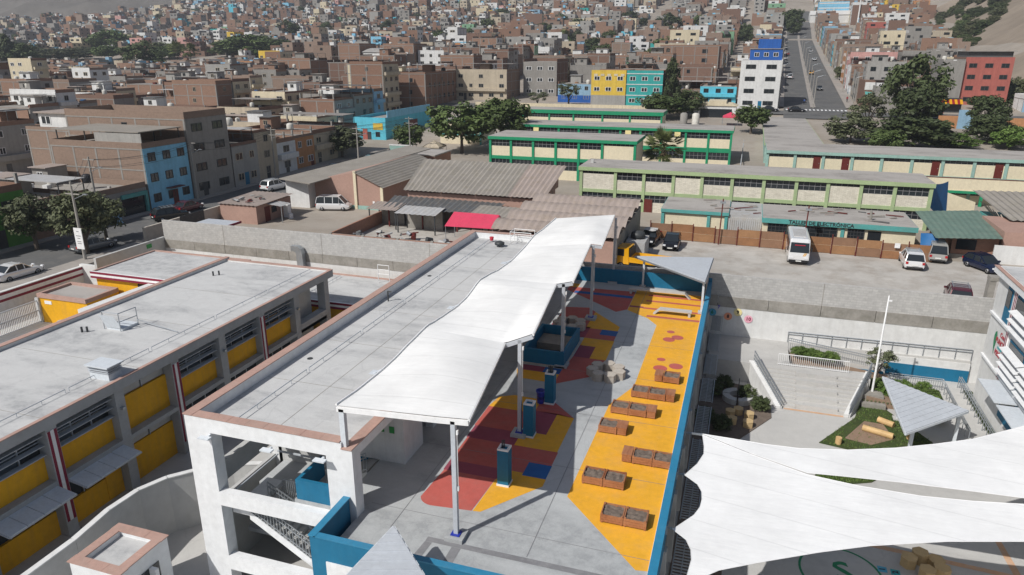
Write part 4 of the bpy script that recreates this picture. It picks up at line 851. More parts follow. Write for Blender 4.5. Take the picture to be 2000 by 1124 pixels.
def school_block(name, label, x0, x1, y0, y1, cols, lv, trim, panel, wins, frame='grey_line', doors=(), roof='old_roof', lower=True, low_trim=None):
    """lv: ground, lower-window bottom, lower-window top/beam bottom, beam top, window bottom, window top, roof top"""
    g, lw, bb, bt, wb, wt, rt = lv; low_trim = low_trim or trim
    o = thing(name, label, 'building', ((x0+x1)/2, y0, g))
    MB().box(x0+.1, y0+.35, g, x1-.1, y1-.2, rt-.5).obj('core_wall', panel, o)
    MB().box(x0-.25, y0-.3, wt+.02, x1+.25, y1, rt-.04).obj('roof_edge', trim, o); MB().box(x0-.2, y0-.25, rt-.04, x1+.2, y1-.05, rt).obj('roof_surface', roof, o)
    MB().box(x0, y0-.05, bb, x1, y0+.3, bt).obj('floor_beam', trim, o)
    for c in cols: MB().box(c-.2, y0-.12, g, c+.2, y0+.3, wt).obj('column', trim, o)
    for i, (a, c) in enumerate(zip(cols, cols[1:])):
        a += .2; c -= .2; z = wb if wins[i % len(wins)] else wt-(wt-wb)*.35
        MB().box(a, y0+.02, bt, c, y0+.32, z).obj('panel', panel, o)
        if i in doors: d = MB().box(c-1.15, y0-.01, bt, c-.15, y0+.02, bt+2.05).obj('door', 'brown_door', o); MB().box(c-.35, y0-.05, bt+1, c-.28, y0-.01, bt+1.1).obj('handle', 'galv', d)
        bar_win(a, c, y0, z, wt, o, frame, max(3, round((c-a)/.7)), 2 if wins[i % len(wins)] else 1)
        if lower:
            MB().box(a, y0+.02, g, c, y0+.32, lw).obj('panel', panel, o); bar_win(a, c, y0, lw, bb, o, frame, max(3, round((c-a)/.7)), 2)
    return o
LGc = [-21.0, -16.3, -12.5, -8.65, -5.0, -1.25, 2.6, 6.45, 10.1, 13.85, 17.55, 21.4]
b1 = school_block('old_classroom_block', 'long pale green framed classroom block with cream brick panels beyond the plywood fence', -21.1, 21.5, 94.8, 102.2, LGc, (0, 1.3, 2.3, 2.75, 4.1, 5.2, 5.75), 'pale_green', 'cream_brick', (0, 1, 1, 0, 1, 1, 1, 1, 0, 1, 1))
MB().box(-12.3, 94.7, 0, -11.2, 94.8, 1.75).obj('door', 'brown_door', b1); MB().box(-20.4, 98, 5.75, -20.0, 98.4, 6.2).obj('roof_drain', 'plaster_grey', b1)
b2 = school_block('old_classroom_block', 'green trimmed cream two storey block left of the fan palm', -41.6, -16.8, 115.3, 124.8, [-41.5, -37.8, -33.9, -30.0, -26.1, -22.2, -16.9], (0, 1.6, 3.1, 3.65, 5.25, 6.35, 6.9), 'green_trim', 'cream', (1, 1, 1, 1, 1, 0))
b3 = school_block('old_classroom_block', 'long green trimmed cream block behind the fan palm', -44.6, -2.7, 140.5, 150, [-44.4, -40.2, -36.0, -31.9, -27.7, -23.6, -19.7, -15.7, -11.1, -6.9, -2.8], (0, .9, 2.3, 3.1, 4.8, 5.95, 6.5), 'green_trim', 'cream', (1,), doors=(5,))
for x in (-41.2, -22.6, -13.2): MB().box(x, 140.2, 5.1, x+1.1, 140.3, 5.9).obj('class_sign', 'pale_yellow', b3)
b4 = school_block('old_classroom_block', 'rearmost low block with green roof edge below the street wall', -52.8, -19, 170, 178, [-52.6, -46, -40, -33, -26.5, -19.2], (1, 2.6, 4.0, 4.3, 5.3, 6.2, 7.1), 'green_trim', 'cream', (1,))
b5 = school_block('old_classroom_block', 'cream block with aqua columns and brown doors along the upper right', 3.2, 46, 114.3, 124.2, [3.2+3.9*i for i in range(12)], (0, 1.2, 2.65, 3.75, 5.5, 6.0, 6.5), 'aqua_trim', 'cream', (1,), doors=(1, 2, 5, 7, 9), low_trim='green_trim')
MB().box(3.2, 112.6, 2.2, 46, 112.75, 3.8).obj('balcony_wall', 'cream', b5); MB().box(3.2, 112.56, 3.8, 46, 112.8, 3.88).obj('balcony_rail', 'brown_door', b5); MB().box(3.2, 112.5, 2.1, 46, 114.3, 2.2).obj('balcony_slab', 'cream', b5); MB().box(3.2, 112.45, 1.75, 46, 112.65, 2.1).obj('edge_beam', 'green_trim', b5)
for i in range(11): MB().box(24+4*i-20.5, 112.5, 0, 24.35+4*i-20.5, 112.8, 1.75).obj('pillar', 'green_trim', b5)
o = thing('flat_roofed_hall', 'large flat grey roof with pale green edge below the avenue crossing', 'building', (8, 146, 0)); MB().box(3.4, 144, 0, 13.6, 205, 3.6).obj('wall', 'aqua_trim', o); MB().box(3.2, 143.8, 3.6, 13.8, 205.2, 4.0).obj('roof_edge', 'pale_green', o); MB().box(3.3, 143.9, 4.0, 13.7, 205.1, 4.03).obj('roof_surface', 'old_roof', o)
o = thing('covered_walkway', 'narrow grey paved walkway with green end gate beside the flat roofed hall', 'walkway', (1, 160, 0)); MB().box(-.5, 130, .0, 2.6, 200, .06).obj('paving', 'sidewalk', o); MB().box(-.4, 200, 0, 2.5, 200.2, 2.2).obj('gate', 'green_trim', o)
for y in range(130, 200, 6): MB().tube((-.6, y, 0), (-.6, y, 2.0), .08, 6).obj('post', 'grey_frame', o)
MB().box(-.66, 130, 1.0, -.54, 200, 1.1).obj('rail', 'grey_frame', o)
o = thing('school_white_wing', 'white wing with mint trim half hidden by the big trees', 'building', (-58, 152, 0)); MB().box(-66, 150, 0, -56.5, 160, 5.8).obj('wall', 'cream', o)
for z in (5.5, 2.6): MB().box(-66.1, 149.85, z, -56.4, 150, z+.4).obj('trim', 'teal_trim', o)
MB().box(-56.5, 149.9, 0, -56.1, 150.2, 5.9).obj('column', 'teal_trim', o); MB().box(-66.1, 149.8, 5.9, -56.3, 160.1, 6.0).obj('roof_slab', 'old_roof', o)
o = thing('street_corner_wall', 'low mint and white wall piece at the corner of the side street', 'wall', (-67, 135, 0)); MB().box(-70.5, 134, 0, -65.5, 134.3, 1.9).obj('wall', 'aqua_trim', o); MB().box(-70.6, 133.95, 1.9, -65.4, 134.35, 2.1).obj('coping', 'white_wall', o)
# workshop with lettering
w = thing('workshop', 'low cream workshop with teal fascia and dark lettering behind the plywood fence', 'building', (5, 84, 0))
MB().box(-8.6, 83.8, 0, -1.2, 91, 2.62).obj('wall', 'cream', w); MB().box(-8.8, 83.5, 2.62, -1.1, 91.1, 3.0).obj('fascia', 'teal_trim', w); MB().box(-8.75, 83.55, 3.0, -1.15, 91.05, 3.02).obj('roof_surface', 'old_roof', w)
for x in (-8.75, -3.5, -1.55): MB().box(x, 83.62, 0, x+.35, 83.8, 2.62).obj('pilaster', 'teal_trim', w)
for k in range(16): MB().box(-1.1+k*.23, 83.72+.03*(k % 2), .0, -.9+k*.23, 83.78+.03*(k % 2), 2.5).obj('metal_sheet', 'tin_light', w)
MB().box(-1.1, 83.8, 2.5, 2.6, 91, 2.85).obj('roof_surface', 'tin_light', w)
MB().box(2.6, 82.7, 0, 18, 90.2, 2.42).obj('wall', 'cream', w); MB().box(2.5, 82.35, 2.42, 18.1, 90.3, 2.95).obj('fascia', 'teal_trim', w); MB().box(2.55, 82.4, 2.95, 18.05, 90.25, 2.98).obj('roof_surface', 'old_roof', w)
lettering('TALLER DE ELECTRÓNICA', .56, 'ink_dark', (8.6, 82.33, 2.68), '-y', w, .014)
for a, c in ((3.2, 5.2), (6.9, 10.3), (11.4, 13.0)): bar_win(a, c, 82.5, 1.2, 2.38, w, 'dark_metal', 5, 3)
for x in (5.9, 10.7): MB().box(x, 82.58, 0, x+.35, 82.7, 2.3).obj('pilaster', 'teal_trim', w)
MB().box(13.4, 82.66, 0, 14.7, 82.7, 2.2).obj('doorway', 'window_glass', w)
rr = random.Random(5)
for k in range(26):
    x = rr.uniform(-8, 17); y = rr.uniform(84, 90); z = 3.03 if x < -1.2 else (2.86 if x < 2.6 else 2.99); l = rr.uniform(.4, 2.2); a = rr.uniform(-.5, .5)
    q = MB(); q.beam((x, y, z+.06), (x+l*math.cos(a), y+l*math.sin(a), z+.06+rr.uniform(0, .15)), rr.uniform(.08, .3), .08); q.obj('debris_board', rr.choice(['old_roof', 'tin_dark', 'asbestos', 'brown_door', 'asbestos_warm']), w)
MB().tube((13.8, 84.6, 2.98), (13.7, 84.6, 4.0), .14, 7).obj('vent_pipe', 'raw_concrete', w)
# plywood fence, one panel at a time
paint('plywood', (.31, .155, .075), .85, .2, .7, .5, (.20, .11, .06)); paint('plywood_pale', (.35, .19, .095), .85, .2, .7, .4, (.25, .14, .07)); paint('plywood_mesh', (.27, .155, .095), .85, .2, .7, .4, (.2, .12, .08))
fe = thing('plywood_fence', 'brown plywood panel fence on posts along the back of the parking lot', 'fence', (4, 81, 0)); fx = -9.6; k = 0
while fx < 17.8:
    wd_ = 2.36; t_ = (fx+9.6)/27.4; y = 81.1-1.4*t_; h = 1.78+.1*math.sin(k*1.7)
    mt = ['plywood', 'plywood', 'plywood_pale', 'plywood_mesh', 'plywood', 'plywood_mesh'][k % 6]
    MB().box(fx+.02, y, .05, fx+wd_, y+.05, h*.52).obj('panel', mt, fe); MB().box(fx+.02, y+.02, h*.52+.02, fx+wd_, y+.07, h).obj('panel', ['plywood_mesh', 'plywood', 'plywood', 'plywood_mesh', 'plywood_pale'][k % 5], fe)
    MB().box(fx-.05, y-.08, 0, fx+.05, y+.02, h+.3).obj('post', 'brown_door', fe); fx += wd_+.05; k += 1
lettering('A V A NC E', .3, 'stone_pale', (-3.4, 80.72, 1.0), '-y', fe) if 0 else None
MB().box(15.6, 79.6, 1.3, 16.1, 79.66, 1.8).obj('notice', 'bright_white', fe)
for i, (x, h) in enumerate(((-1.9, 5.2), (6.9, 5.0))):
    o = thing('wooden_pole', ('thin wooden pole with a lamp rising from the left part of the plywood fence', 'thin wooden pole rising beside the parked minibus')[i], 'pole', (x, 80.4, 0)); MB().tube((x, 80.4, 0), (x+.1, 80.4, h), .07, 7).obj('shaft', 'brown_door', o); MB().box(x-.2, 80.2, h-.5, x+.4, 80.5, h-.3).obj('lamp', 'galv', o)
# corrugated sheets are real waves
def corr(fn, n, nv, mat, name, par, amp=.05, th=0):
    q = MB()
    def f(u, v):
        p = fn(u, v); return (p[0], p[1], p[2]+amp*math.cos(u*n*math.pi))
    q.grid(f, 2*n, nv); return q.obj(name, mat, par)
def bil(a, b_, c, d): return lambda u, v: tuple((a[i]*(1-u)+b_[i]*u)*(1-v)+(d[i]*(1-u)+c[i]*u)*v for i in range(3))
o = thing('corrugated_shed', 'big shed with brown corrugated roof sloping to the yard', 'shed', (-31, 85, 0))
MB().box(-40.2, 80.6, 0, -23.2, 89.4, 3.7).obj('wall', 'pink_plaster', o); q = MB(); q.extr([(80.6, 3.7), (89.4, 3.7), (89.4, 6.0)], 'x', -40.2, -22.8); q.obj('gable', 'pink_plaster', o)
for i in range(4): x0 = -40.5+i*4.6; corr(bil((x0, 80.0, 4.0), (x0+4.6, 80.0, 4.0), (x0+4.6+.3*(i == 3), 89.6, 6.5), (x0-1.4*(i == 0), 89.6, 6.5)), 15, 3, ['asbestos', 'asbestos', 'asbestos', 'asbestos_warm'][i], 'roof_sheet', o)
o = thing('barrel_shed', 'shed with four rounded corrugated roof waves behind the main building', 'shed', (-17, 75, 0))
MB().box(-23.6, 66.8, 0, -11.4, 83.2, 2.9).obj('wall', 'pink_plaster', o); MB().box(-11.4, 66.8, 0, -11.1, 83.2, 3.2).obj('end_wall', 'raw_concrete', o)
for i in range(4):
    y0 = 66.6+i*4.2
    corr(lambda u, v, y0=y0, i=i: (-24.0+(i*.2)+u*(13.1-.2*i), y0+4.2*v, 3.0+.12*i+1.0*math.sin(math.pi*(.12+.8*v))), 34, 10, 'asbestos_warm', 'barrel_roof', o, .03)
o = thing('lean_to_roof', 'dark corrugated lean-to below the big shed roof', 'shed', (-35, 78, 0)); corr(bil((-41.5, 76.4, 2.5), (-27.4, 76.0, 2.5), (-27.0, 80.2, 3.1), (-42.0, 80.6, 3.1)), 40, 2, 'tin_dark', 'roof_sheet', o, .06)
for x in (-41, -36.5, -32, -28): MB().box(x, 76.6, 0, x+.15, 76.75, 2.5).obj('post', 'brown_door', o)
MB().box(-40.8, 79.8, 0, -27.2, 80.0, 2.7).obj('wall', 'raw_concrete', o)
for k, (lab, x0, y0, x1, y1, z, mt) in enumerate((('small flat tin roof with posts left of the red tarp', -38.8, 74.0, -33.5, 77.0, 2.4, 'tin_light'), ('grey sheet roof beside the red tarp', -29.6, 74.4, -24.6, 78.6, 2.7, 'asbestos'), ('faded sheet roof tucked against the brick yard wall', -43.2, 75.2, -39.2, 78.2, 2.4, 'asbestos_warm'))):
    o = thing('sheet_roof', lab, 'shed', ((x0+x1)/2, y0, 0)); corr(bil((x0, y0, z), (x1, y0, z), (x1, y1, z+.35), (x0, y1, z+.35)), 16, 1, mt, 'roof_sheet', o, .03)
    for x in (x0+.2, x1-.3):
        for y in (y0+.2, y1-.3): MB().box(x, y, 0, x+.12, y+.12, z).obj('post', 'dark_metal', o)
    MB().box(x0+.3, y1-.25, 0, x1-.3, y1-.1, z).obj('wall', 'raw_concrete', o)
o = thing('tarp_tent', 'bright red tarpaulin stretched as a low tent in the scrap yard', 'tarpaulin', (-28.5, 73, 0)); q = MB(); q.quad((-31.4, 71.7, 1.9), (-25.6, 71.7, 2.0), (-25.8, 74.4, 3.0), (-31.3, 74.4, 3.0)).face([(-25.6, 71.7, 2.0), (-25.0, 74.0, 1.9), (-25.8, 74.4, 3.0)]).quad((-31.3, 74.4, 3.0), (-25.8, 74.4, 3.0), (-25.9, 75.6, 2.4), (-31.3, 75.6, 2.4)); q.obj('tarp', 'tarp_red', o)
for x, y in ((-31.3, 71.8), (-25.7, 71.8), (-31.3, 74.4), (-25.8, 74.4)): MB().tube((x, y, 0), (x, y, 1.9), .04, 6).obj('pole', 'galv', o)
o = thing('brick_yard_wall', 'low brick wall round the scrap yard behind the block wall', 'wall', (-34, 66, 0)); brickmat('brick_red', (.40, .19, .12), (.33, .15, .10), (.30, .27, .24)); MB().box(-42.6, 66.2, 0, -26.5, 66.4, 1.5).box(-42.8, 66.2, 0, -42.6, 78, 1.55).obj('wall', 'brick_red', o)
for x in (-42.7, -38.7, -34.5, -30.5, -26.6): MB().box(x-.15, 66.15, 0, x+.15, 66.45, 1.58).obj('column', 'raw_concrete', o)
sr = random.Random(11)
for k in range(9):
    x = -41+k*1.75; y = 68+sr.uniform(0, 3.6); s_ = sr.uniform(.5, 1.0)
    o = thing('scrap_heap', ['rusty engine frame', 'pile of car parts', 'stack of dark tyres', 'crumpled metal sheet heap', 'heap of pale pipes', 'old axle and wheels', 'stack of steel drums', 'broken truck cab frame', 'heap of black tyres'][k] + ' in the yard by the red tarp', 'scrap', (x, y, 0), group='scrap in the yard')
    for j in range(7):
        q = MB(); a = sr.uniform(0, 6.28)
        if j % 3 == 0: q.tube((x+sr.uniform(-s_, s_), y+sr.uniform(-s_, s_), .1+.1*j), (x+sr.uniform(-s_, s_), y+sr.uniform(-s_, s_), .2+.12*j), sr.uniform(.1, .32), 10)
        else: q.beam((x+sr.uniform(-s_, s_), y+sr.uniform(-s_, s_), .1+.1*j), (x+sr.uniform(-s_, s_), y+sr.uniform(-s_, s_), .15+.14*j), .1+.2*sr.random(), .1)
        q.obj('piece', sr.choice(['tin_dark', 'tin_light', 'dark_metal', 'brown_door', 'galv']), o)
# pink gabled store and long sheet roof by the street
o = thing('pink_store', 'pink plastered store with cream pilasters and half gable beside the dirt yard', 'building', (-50, 86, 0))
q = MB(); q.extr([(-58.6, 0), (-46.0, 0), (-46.0, 3.1), (-49.9, 5.0), (-58.6, 3.3)], 'y', 84.6, 103); q.obj('wall', 'pink_plaster', o)
for x, h in ((-58.7, 3.4), (-50.2, 5.2), (-46.2, 3.2)): MB().box(x, 84.4, 0, x+.4, 84.6, h).obj('pilaster', 'cream', o)
corr(bil((-50.0, 84.2, 5.1), (-45.6, 84.2, 3.15), (-45.0, 103.5, 3.15), (-49.6, 103.5, 5.1)), 18, 2, 'asbestos', 'roof_sheet', o, .03); MB().box(-47.5, 84.55, .9, -47.2, 84.6, 1.2).obj('meter_box', 'bright_white', o)
MB().box(-58.6, 84.5, 0, -46, 84.56, .5).obj('painted_band', 'aqua_trim', o)
o = thing('long_sheet_roof', 'long pale sheet roof on dark trusses beside the side street', 'shed', (-55, 92, 0)); q = MB(); q.prism([(-60.4, 82.2), (-54.4, 80.4), (-49.6, 109.0), (-54.6, 110.5)], lambda x, y: 3.9+(y-82)*.045, lambda x, y: 4.02+(y-82)*.045); q.obj('roof_sheet', 'asbestos', o)
MB().box(-60.0, 83.0, 0, -56.4, 100, 3.7).obj('wall', 'white_wall', o); MB().box(-54.0, 86, 3.2, -53.6, 108, 3.6).obj('truss', 'dark_metal', o)
for y in range(86, 109, 4): MB().tube((-54, y, 2.5), (-52, y+1.5, 4.3+(y-82)*.045-.4), .06, 5).obj('brace', 'dark_metal', o)
o = thing('brick_end_building', 'small brick building with grey roof at the end of the long sheet roof', 'building', (-55, 114, 0)); MB().box(-60, 111, 0, -50, 118, 3.6).obj('wall', 'brick_red', o); MB().box(-60.1, 110.9, 3.6, -49.9, 118.1, 3.8).obj('roof_slab', 'old_roof', o)
o = thing('shack', 'brick shack with cluttered sheet roof in the corner of the dirt yard', 'shack', (-59, 76, 0)); MB().box(-62.4, 72.4, 0, -57.0, 79.6, 2.3).obj('wall', 'pink_plaster', o); MB().box(-56.98, 74, 0, -56.94, 75, 1.9).obj('door', 'brown_door', o); MB().box(-56.98, 75.4, .9, -56.94, 76.4, 1.7).obj('window', 'window_glass', o)
corr(bil((-62.6, 72.2, 2.4), (-56.6, 72.2, 2.4), (-56.4, 79.8, 2.6), (-62.6, 79.8, 2.6)), 20, 1, 'asbestos_warm', 'roof_sheet', o, .04); corr(bil((-56.8, 74.2, 2.3), (-54.6, 74.2, 2.1), (-54.6, 76.4, 2.1), (-56.8, 76.4, 2.3)), 8, 1, 'tin_light', 'awning', o, .03); MB().tube((-54.7, 74.3, 0), (-54.7, 74.3, 2.1), .06, 6).obj('post', 'galv', o)
for k in range(12): x = sr.uniform(-62, -57.5); y = sr.uniform(73, 79); q = MB(); a = sr.uniform(0, 3); l = sr.uniform(.5, 1.4); q.beam((x, y, 2.58), (x+l*math.cos(a), y+l*math.sin(a), 2.62), .3, .06); q.obj('roof_board', sr.choice(['tin_dark', 'asbestos', 'brown_door', 'tin_light']), o)
o = thing('washing_machine', 'white appliances and buckets under the shack awning', 'appliance', (-55.7, 77.4, 0)); MB().box(-56.4, 77.0, 0, -55.7, 77.7, 1.7).obj('cabinet', 'bright_white', o); MB().tube((-55.2, 76.8, 0), (-55.2, 76.8, .6), .3, 12).obj('tub', 'bright_white', o)
o = thing('carport', 'small grey carport with maroon edge tucked behind the block wall', 'carport', (-55, 63.5, 0)); MB().box(-58, 62.2, 2.2, -53.6, 65.2, 2.3).obj('roof', 'grey_frame', o); MB().box(-58.05, 62.1, 2.1, -53.55, 62.2, 2.34).box(-53.6, 62.2, 2.1, -53.5, 65.2, 2.34).obj('fascia', 'maroon', o); MB().tube((-53.7, 62.4, 0), (-53.7, 62.4, 2.1), .06, 6).tube((-57.9, 62.4, 0), (-57.9, 62.4, 2.1), .06, 6).obj('post', 'galv', o)
o = thing('roadside_wall', 'old plaster wall with dark gate between the street and the dirt yard', 'wall', (-63, 75, 0)); MB().box(-63.2, 60.6, 0, -62.9, 83, 1.9).obj('wall', 'stone_pale', o); MB().box(-62.9, 66, 0, -62.85, 70, 2.0).obj('gate', 'dark_metal', o)
# sheds at the right end of the lot
o = thing('green_roof_shed', 'brick shed with a faded green sheet roof at the right end of the lot', 'shed', (22, 86, 0))
corr(bil((19.2, 79.8, 2.6), (25.6, 81.4, 2.6), (26.2, 93.4, 3.1), (19.2, 90.8, 3.1)), 22, 2, 'roof_green', 'roof_sheet', o, .02); MB().box(21.4, 82.4, 0, 25.6, 92, 2.5).obj('wall', 'brick_red', o); MB().box(21.8, 82.3, 1.0, 23.6, 82.4, 2.1).obj('window', 'window_glass', o); MB().box(21.3, 82.28, 0, 25.7, 82.36, .5).obj('plinth', 'raw_concrete', o)
MB().box(25.0, 81.4, 0, 28.4, 81.6, 1.9).obj('white_wall', 'white_wall', o); MB().box(25.8, 82, 1.9, 30, 90, 3.2).box(25.8, 82, 0, 30, 90, 1.9).obj('side_room', 'pink_plaster', o)
o = thing('corrugated_porch', 'grey corrugated porch roof with open struts at the right edge', 'shed', (31, 93, 0)); corr(bil((27.6, 87.2, 3.4), (40, 88.5, 3.4), (40, 99.8, 4.6), (26.5, 98.3, 4.6)), 34, 2, 'asbestos', 'roof_sheet', o, .06)
MB().box(28, 88.2, 0, 40, 99, 2.0).obj('wall', 'teal_trim', o)
for k in range(6): MB().tube((28.3+k*.1, 89+k*1.6, 2.0), (27.4, 89.6+k*1.6, 3.5), .05, 5).obj('strut', 'stone_pale', o)
o = thing('blue_tarp_sheet', 'blue tarpaulin hung from the end of the pale green block', 'tarpaulin', (22.2, 97, 0)); q = MB(); q.grid(lambda u, v: (21.6+2.2*u+.5*v*u, 95.5+2.6*u, 5.6-4.6*v*(.6+.4*u)-.2*math.sin(3*u)), 8, 8); q.obj('tarp', 'tarp_blue', o, smooth=True)
o = thing('blue_tarp_wall', 'small blue tarpaulin beside the silver van', 'tarpaulin', (18.9, 81.5, 0)); q = MB(); q.grid(lambda u, v: (18.2+1.6*u, 81.6+.6*math.sin(4*u+2*v)*.2-1.2*v, 2.6-1.7*v), 6, 6); q.obj('tarp', 'tarp_blue', o, smooth=True)
o = thing('cream_stair_wall', 'cream stair parapet with green base right of the hanging blue tarp', 'wall', (27, 104, 0)); q = MB(); q.extr([(24.8, .9), (28.6, .9), (28.6, 2.2), (24.8, 3.4)], 'y', 103.5, 103.8); q.obj('parapet', 'cream', o); MB().box(24.9, 103.55, 0, 28.6, 103.75, .9).obj('base', 'green_trim', o)
# ------------------------------------------------------------------ vehicles
def carpaint(name, c, rough=.22, metal=.2):
    m_, t_, b_ = newmat(name); b_.inputs['Base Color'].default_value = c4(c); b_.inputs['Roughness'].default_value = rough; b_.inputs['Metallic'].default_value = metal; b_.inputs['Coat Weight'].default_value = .6; b_.inputs['Coat Roughness'].default_value = .08
for n_, c_ in {'car_white': (.80, .80, .80), 'car_black': (.012, .012, .014), 'car_silver': (.42, .41, .39), 'car_blue': (.007, .014, .045), 'car_maroon': (.10, .012, .02), 'car_yellow': (.85, .42, .01), 'car_red': (.35, .02, .02), 'car_grey': (.16, .17, .18), 'car_cream': (.68, .64, .52), 'car_teal': (.03, .16, .22)}.items(): carpaint(n_, c_)
paint('tyre', (.015, .015, .015), .9, .1, 3, 0); paint('rim', (.35, .35, .36), .35, .1, 3, 0, metal=.7); paint('lamp_clear', (.75, .76, .78), .15, .05, 3, 0, spec=.7); paint('lamp_red', (.40, .01, .012), .2, .05, 3, 0, spec=.6); paint('trim_black', (.02, .02, .022), .6, .1, 3, 0); paint('plate', (.75, .75, .72), .5, .05, 3, 0)
_w = MB(); _w.lathe([(.0, -.11), (.22, -.11), (.31, -.09), (.325, 0), (.31, .09), (.22, .11), (.0, .11)], 18, cap=False); TYRE = _w.mesh('tyre', 'tyre', smooth=True)
_w = MB(); _w.lathe([(.0, -.105), (.19, -.118), (.2, .0), (.19, .118), (.0, .105)], 12, cap=False); RIM = _w.mesh('rim', 'rim', smooth=True)
CARM = {}
# station tables: (t along length 0 rear..1 front, belt height, shoulder half-width factor) and cabin (t, z) roof polygons
KIND = {
 'hatch': dict(L=4.0, W=1.72, Hh=1.48, belt=[(0, .62), (.02, .86), (.1, .92), (.62, .90), (.72, .86), (.93, .70), (1, .48)], cab=[(.02, .90), (.13, 1.42), (.30, 1.48), (.52, 1.45), (.73, .88)], post=(.34, .55)),
 'sedan': dict(L=4.5, W=1.74, Hh=1.45, belt=[(0, .6), (.02, .88), (.15, .95), (.62, .90), (.70, .86), (.94, .68), (1, .46)], cab=[(.13, .93), (.27, 1.38), (.38, 1.45), (.54, 1.42), (.71, .88)], post=(.40, .56)),
 'suv': dict(L=4.4, W=1.82, Hh=1.68, belt=[(0, .62), (.015, .98), (.08, 1.04), (.64, 1.02), (.72, .98), (.94, .86), (1, .55)], cab=[(.02, 1.02), (.10, 1.58), (.25, 1.68), (.54, 1.65), (.73, 1.0)], post=(.32, .54)),
 'van': dict(L=4.6, W=1.74, Hh=1.95, belt=[(0, .6), (.01, 1.0), (.05, 1.08), (.80, 1.06), (.88, .98), (.97, .8), (1, .5)], cab=[(.01, 1.06), (.05, 1.85), (.15, 1.95), (.70, 1.93), (.88, 1.02)], post=(.28, .52, .7)),
}
def car_mesh(kind):
    if kind in CARM: return CARM[kind]
    K_ = KIND[kind]; Ln, W_, Hh = K_['L'], K_['W'], K_['Hh']; hw = W_/2
    def bz(t_):
        tb = K_['belt']
        for (a, za), (c, zc) in zip(tb, tb[1:]):
            if a <= t_ <= c: return za+(zc-za)*(t_-a)/(c-a)
    q = MB(); ts = [0, .02, .06, .1, .15, .3, .45, .6, .66, .72, .8, .88, .94, .98, 1]; sec = []
    for t_ in ts:
        e = 1-.16*max(0, (t_-.86)/.14)**2-.10*max(0, (.08-t_)/.08)**2; h = bz(t_); w_ = hw*e; zb = .24 if .04 < t_ < .96 else .32
        sec.append([(-w_*.92, zb), (-w_, zb+.15), (-w_, h-.16), (-w_*.94, h-.03), (-w_*.6, h+.012), (0, h+.02), (w_*.6, h+.012), (w_*.94, h-.03), (w_, h-.16), (w_, zb+.15), (w_*.92, zb)])
    n0 = len(q.v)
    for t_, s_ in zip(ts, sec): q.v += [((t_-.5)*Ln, y, z) for y, z in s_]
    k = 11
    for i in range(len(ts)-1):
        for j in range(k):
            j2 = (j+1) % k; q.f.append((n0+i*k+j, n0+i*k+j2, n0+(i+1)*k+j2, n0+(i+1)*k+j)); q.m.append(0)
    q.f.append(tuple(n0+j for j in range(k))[::-1]); q.m.append(0); q.f.append(tuple(n0+(len(ts)-1)*k+j for j in range(k))); q.m.append(0)
    body = q
    cb = K_['cab']; g = MB(); rings = []
    for t_, z in cb:
        fz = (z-cb[0][1])/(Hh-cb[0][1]); w_ = hw*(.93-.17*max(0, fz)); rings.append(((t_-.5)*Ln, z, w_))
    low = min(cb[0][1], cb[-1][1])-.05
    side = lambda s_: [(x, s_*w_, z) for x, z, w_ in rings]
    g.face(side(1)); g.face(side(-1)[::-1]); g.quad(side(1)[0], side(1)[1], side(-1)[1], side(-1)[0]); g.quad(side(1)[-2], side(1)[-1], side(-1)[-1], side(-1)[-2])
    rf = MB()
    for i in range(1, len(rings)-2): a, c = rings[i], rings[i+1]; rf.quad((a[0], a[2], a[1]+.012), (a[0], -a[2], a[1]+.012), (c[0], -c[2], c[1]+.012), (c[0], c[2], c[1]+.012))
    for s_ in (1, -1):
        for i in range(len(rings)-1): a, c = rings[i], rings[i+1]; rf.beam((a[0], s_*a[2], a[1]), (c[0], s_*c[2], c[1]), .07, .07)
        for t_ in K_['post']:
            x = (t_-.5)*Ln
            for a, c in zip(rings, rings[1:]):
                if a[0] <= x <= c[0]: f_ = (x-a[0])/(c[0]-a[0]); w_ = a[2]+(c[2]-a[2])*f_; z = a[1]+(c[1]-a[1])*f_; rf.beam((x, s_*hw*.94, bz(t_)-.02), (x, s_*w_, z), .08, .05)
    me = dict(body=body, glass=g, roof=rf, L=Ln, W=W_, belt=bz); CARM[kind] = me; return me
PROTO = {}
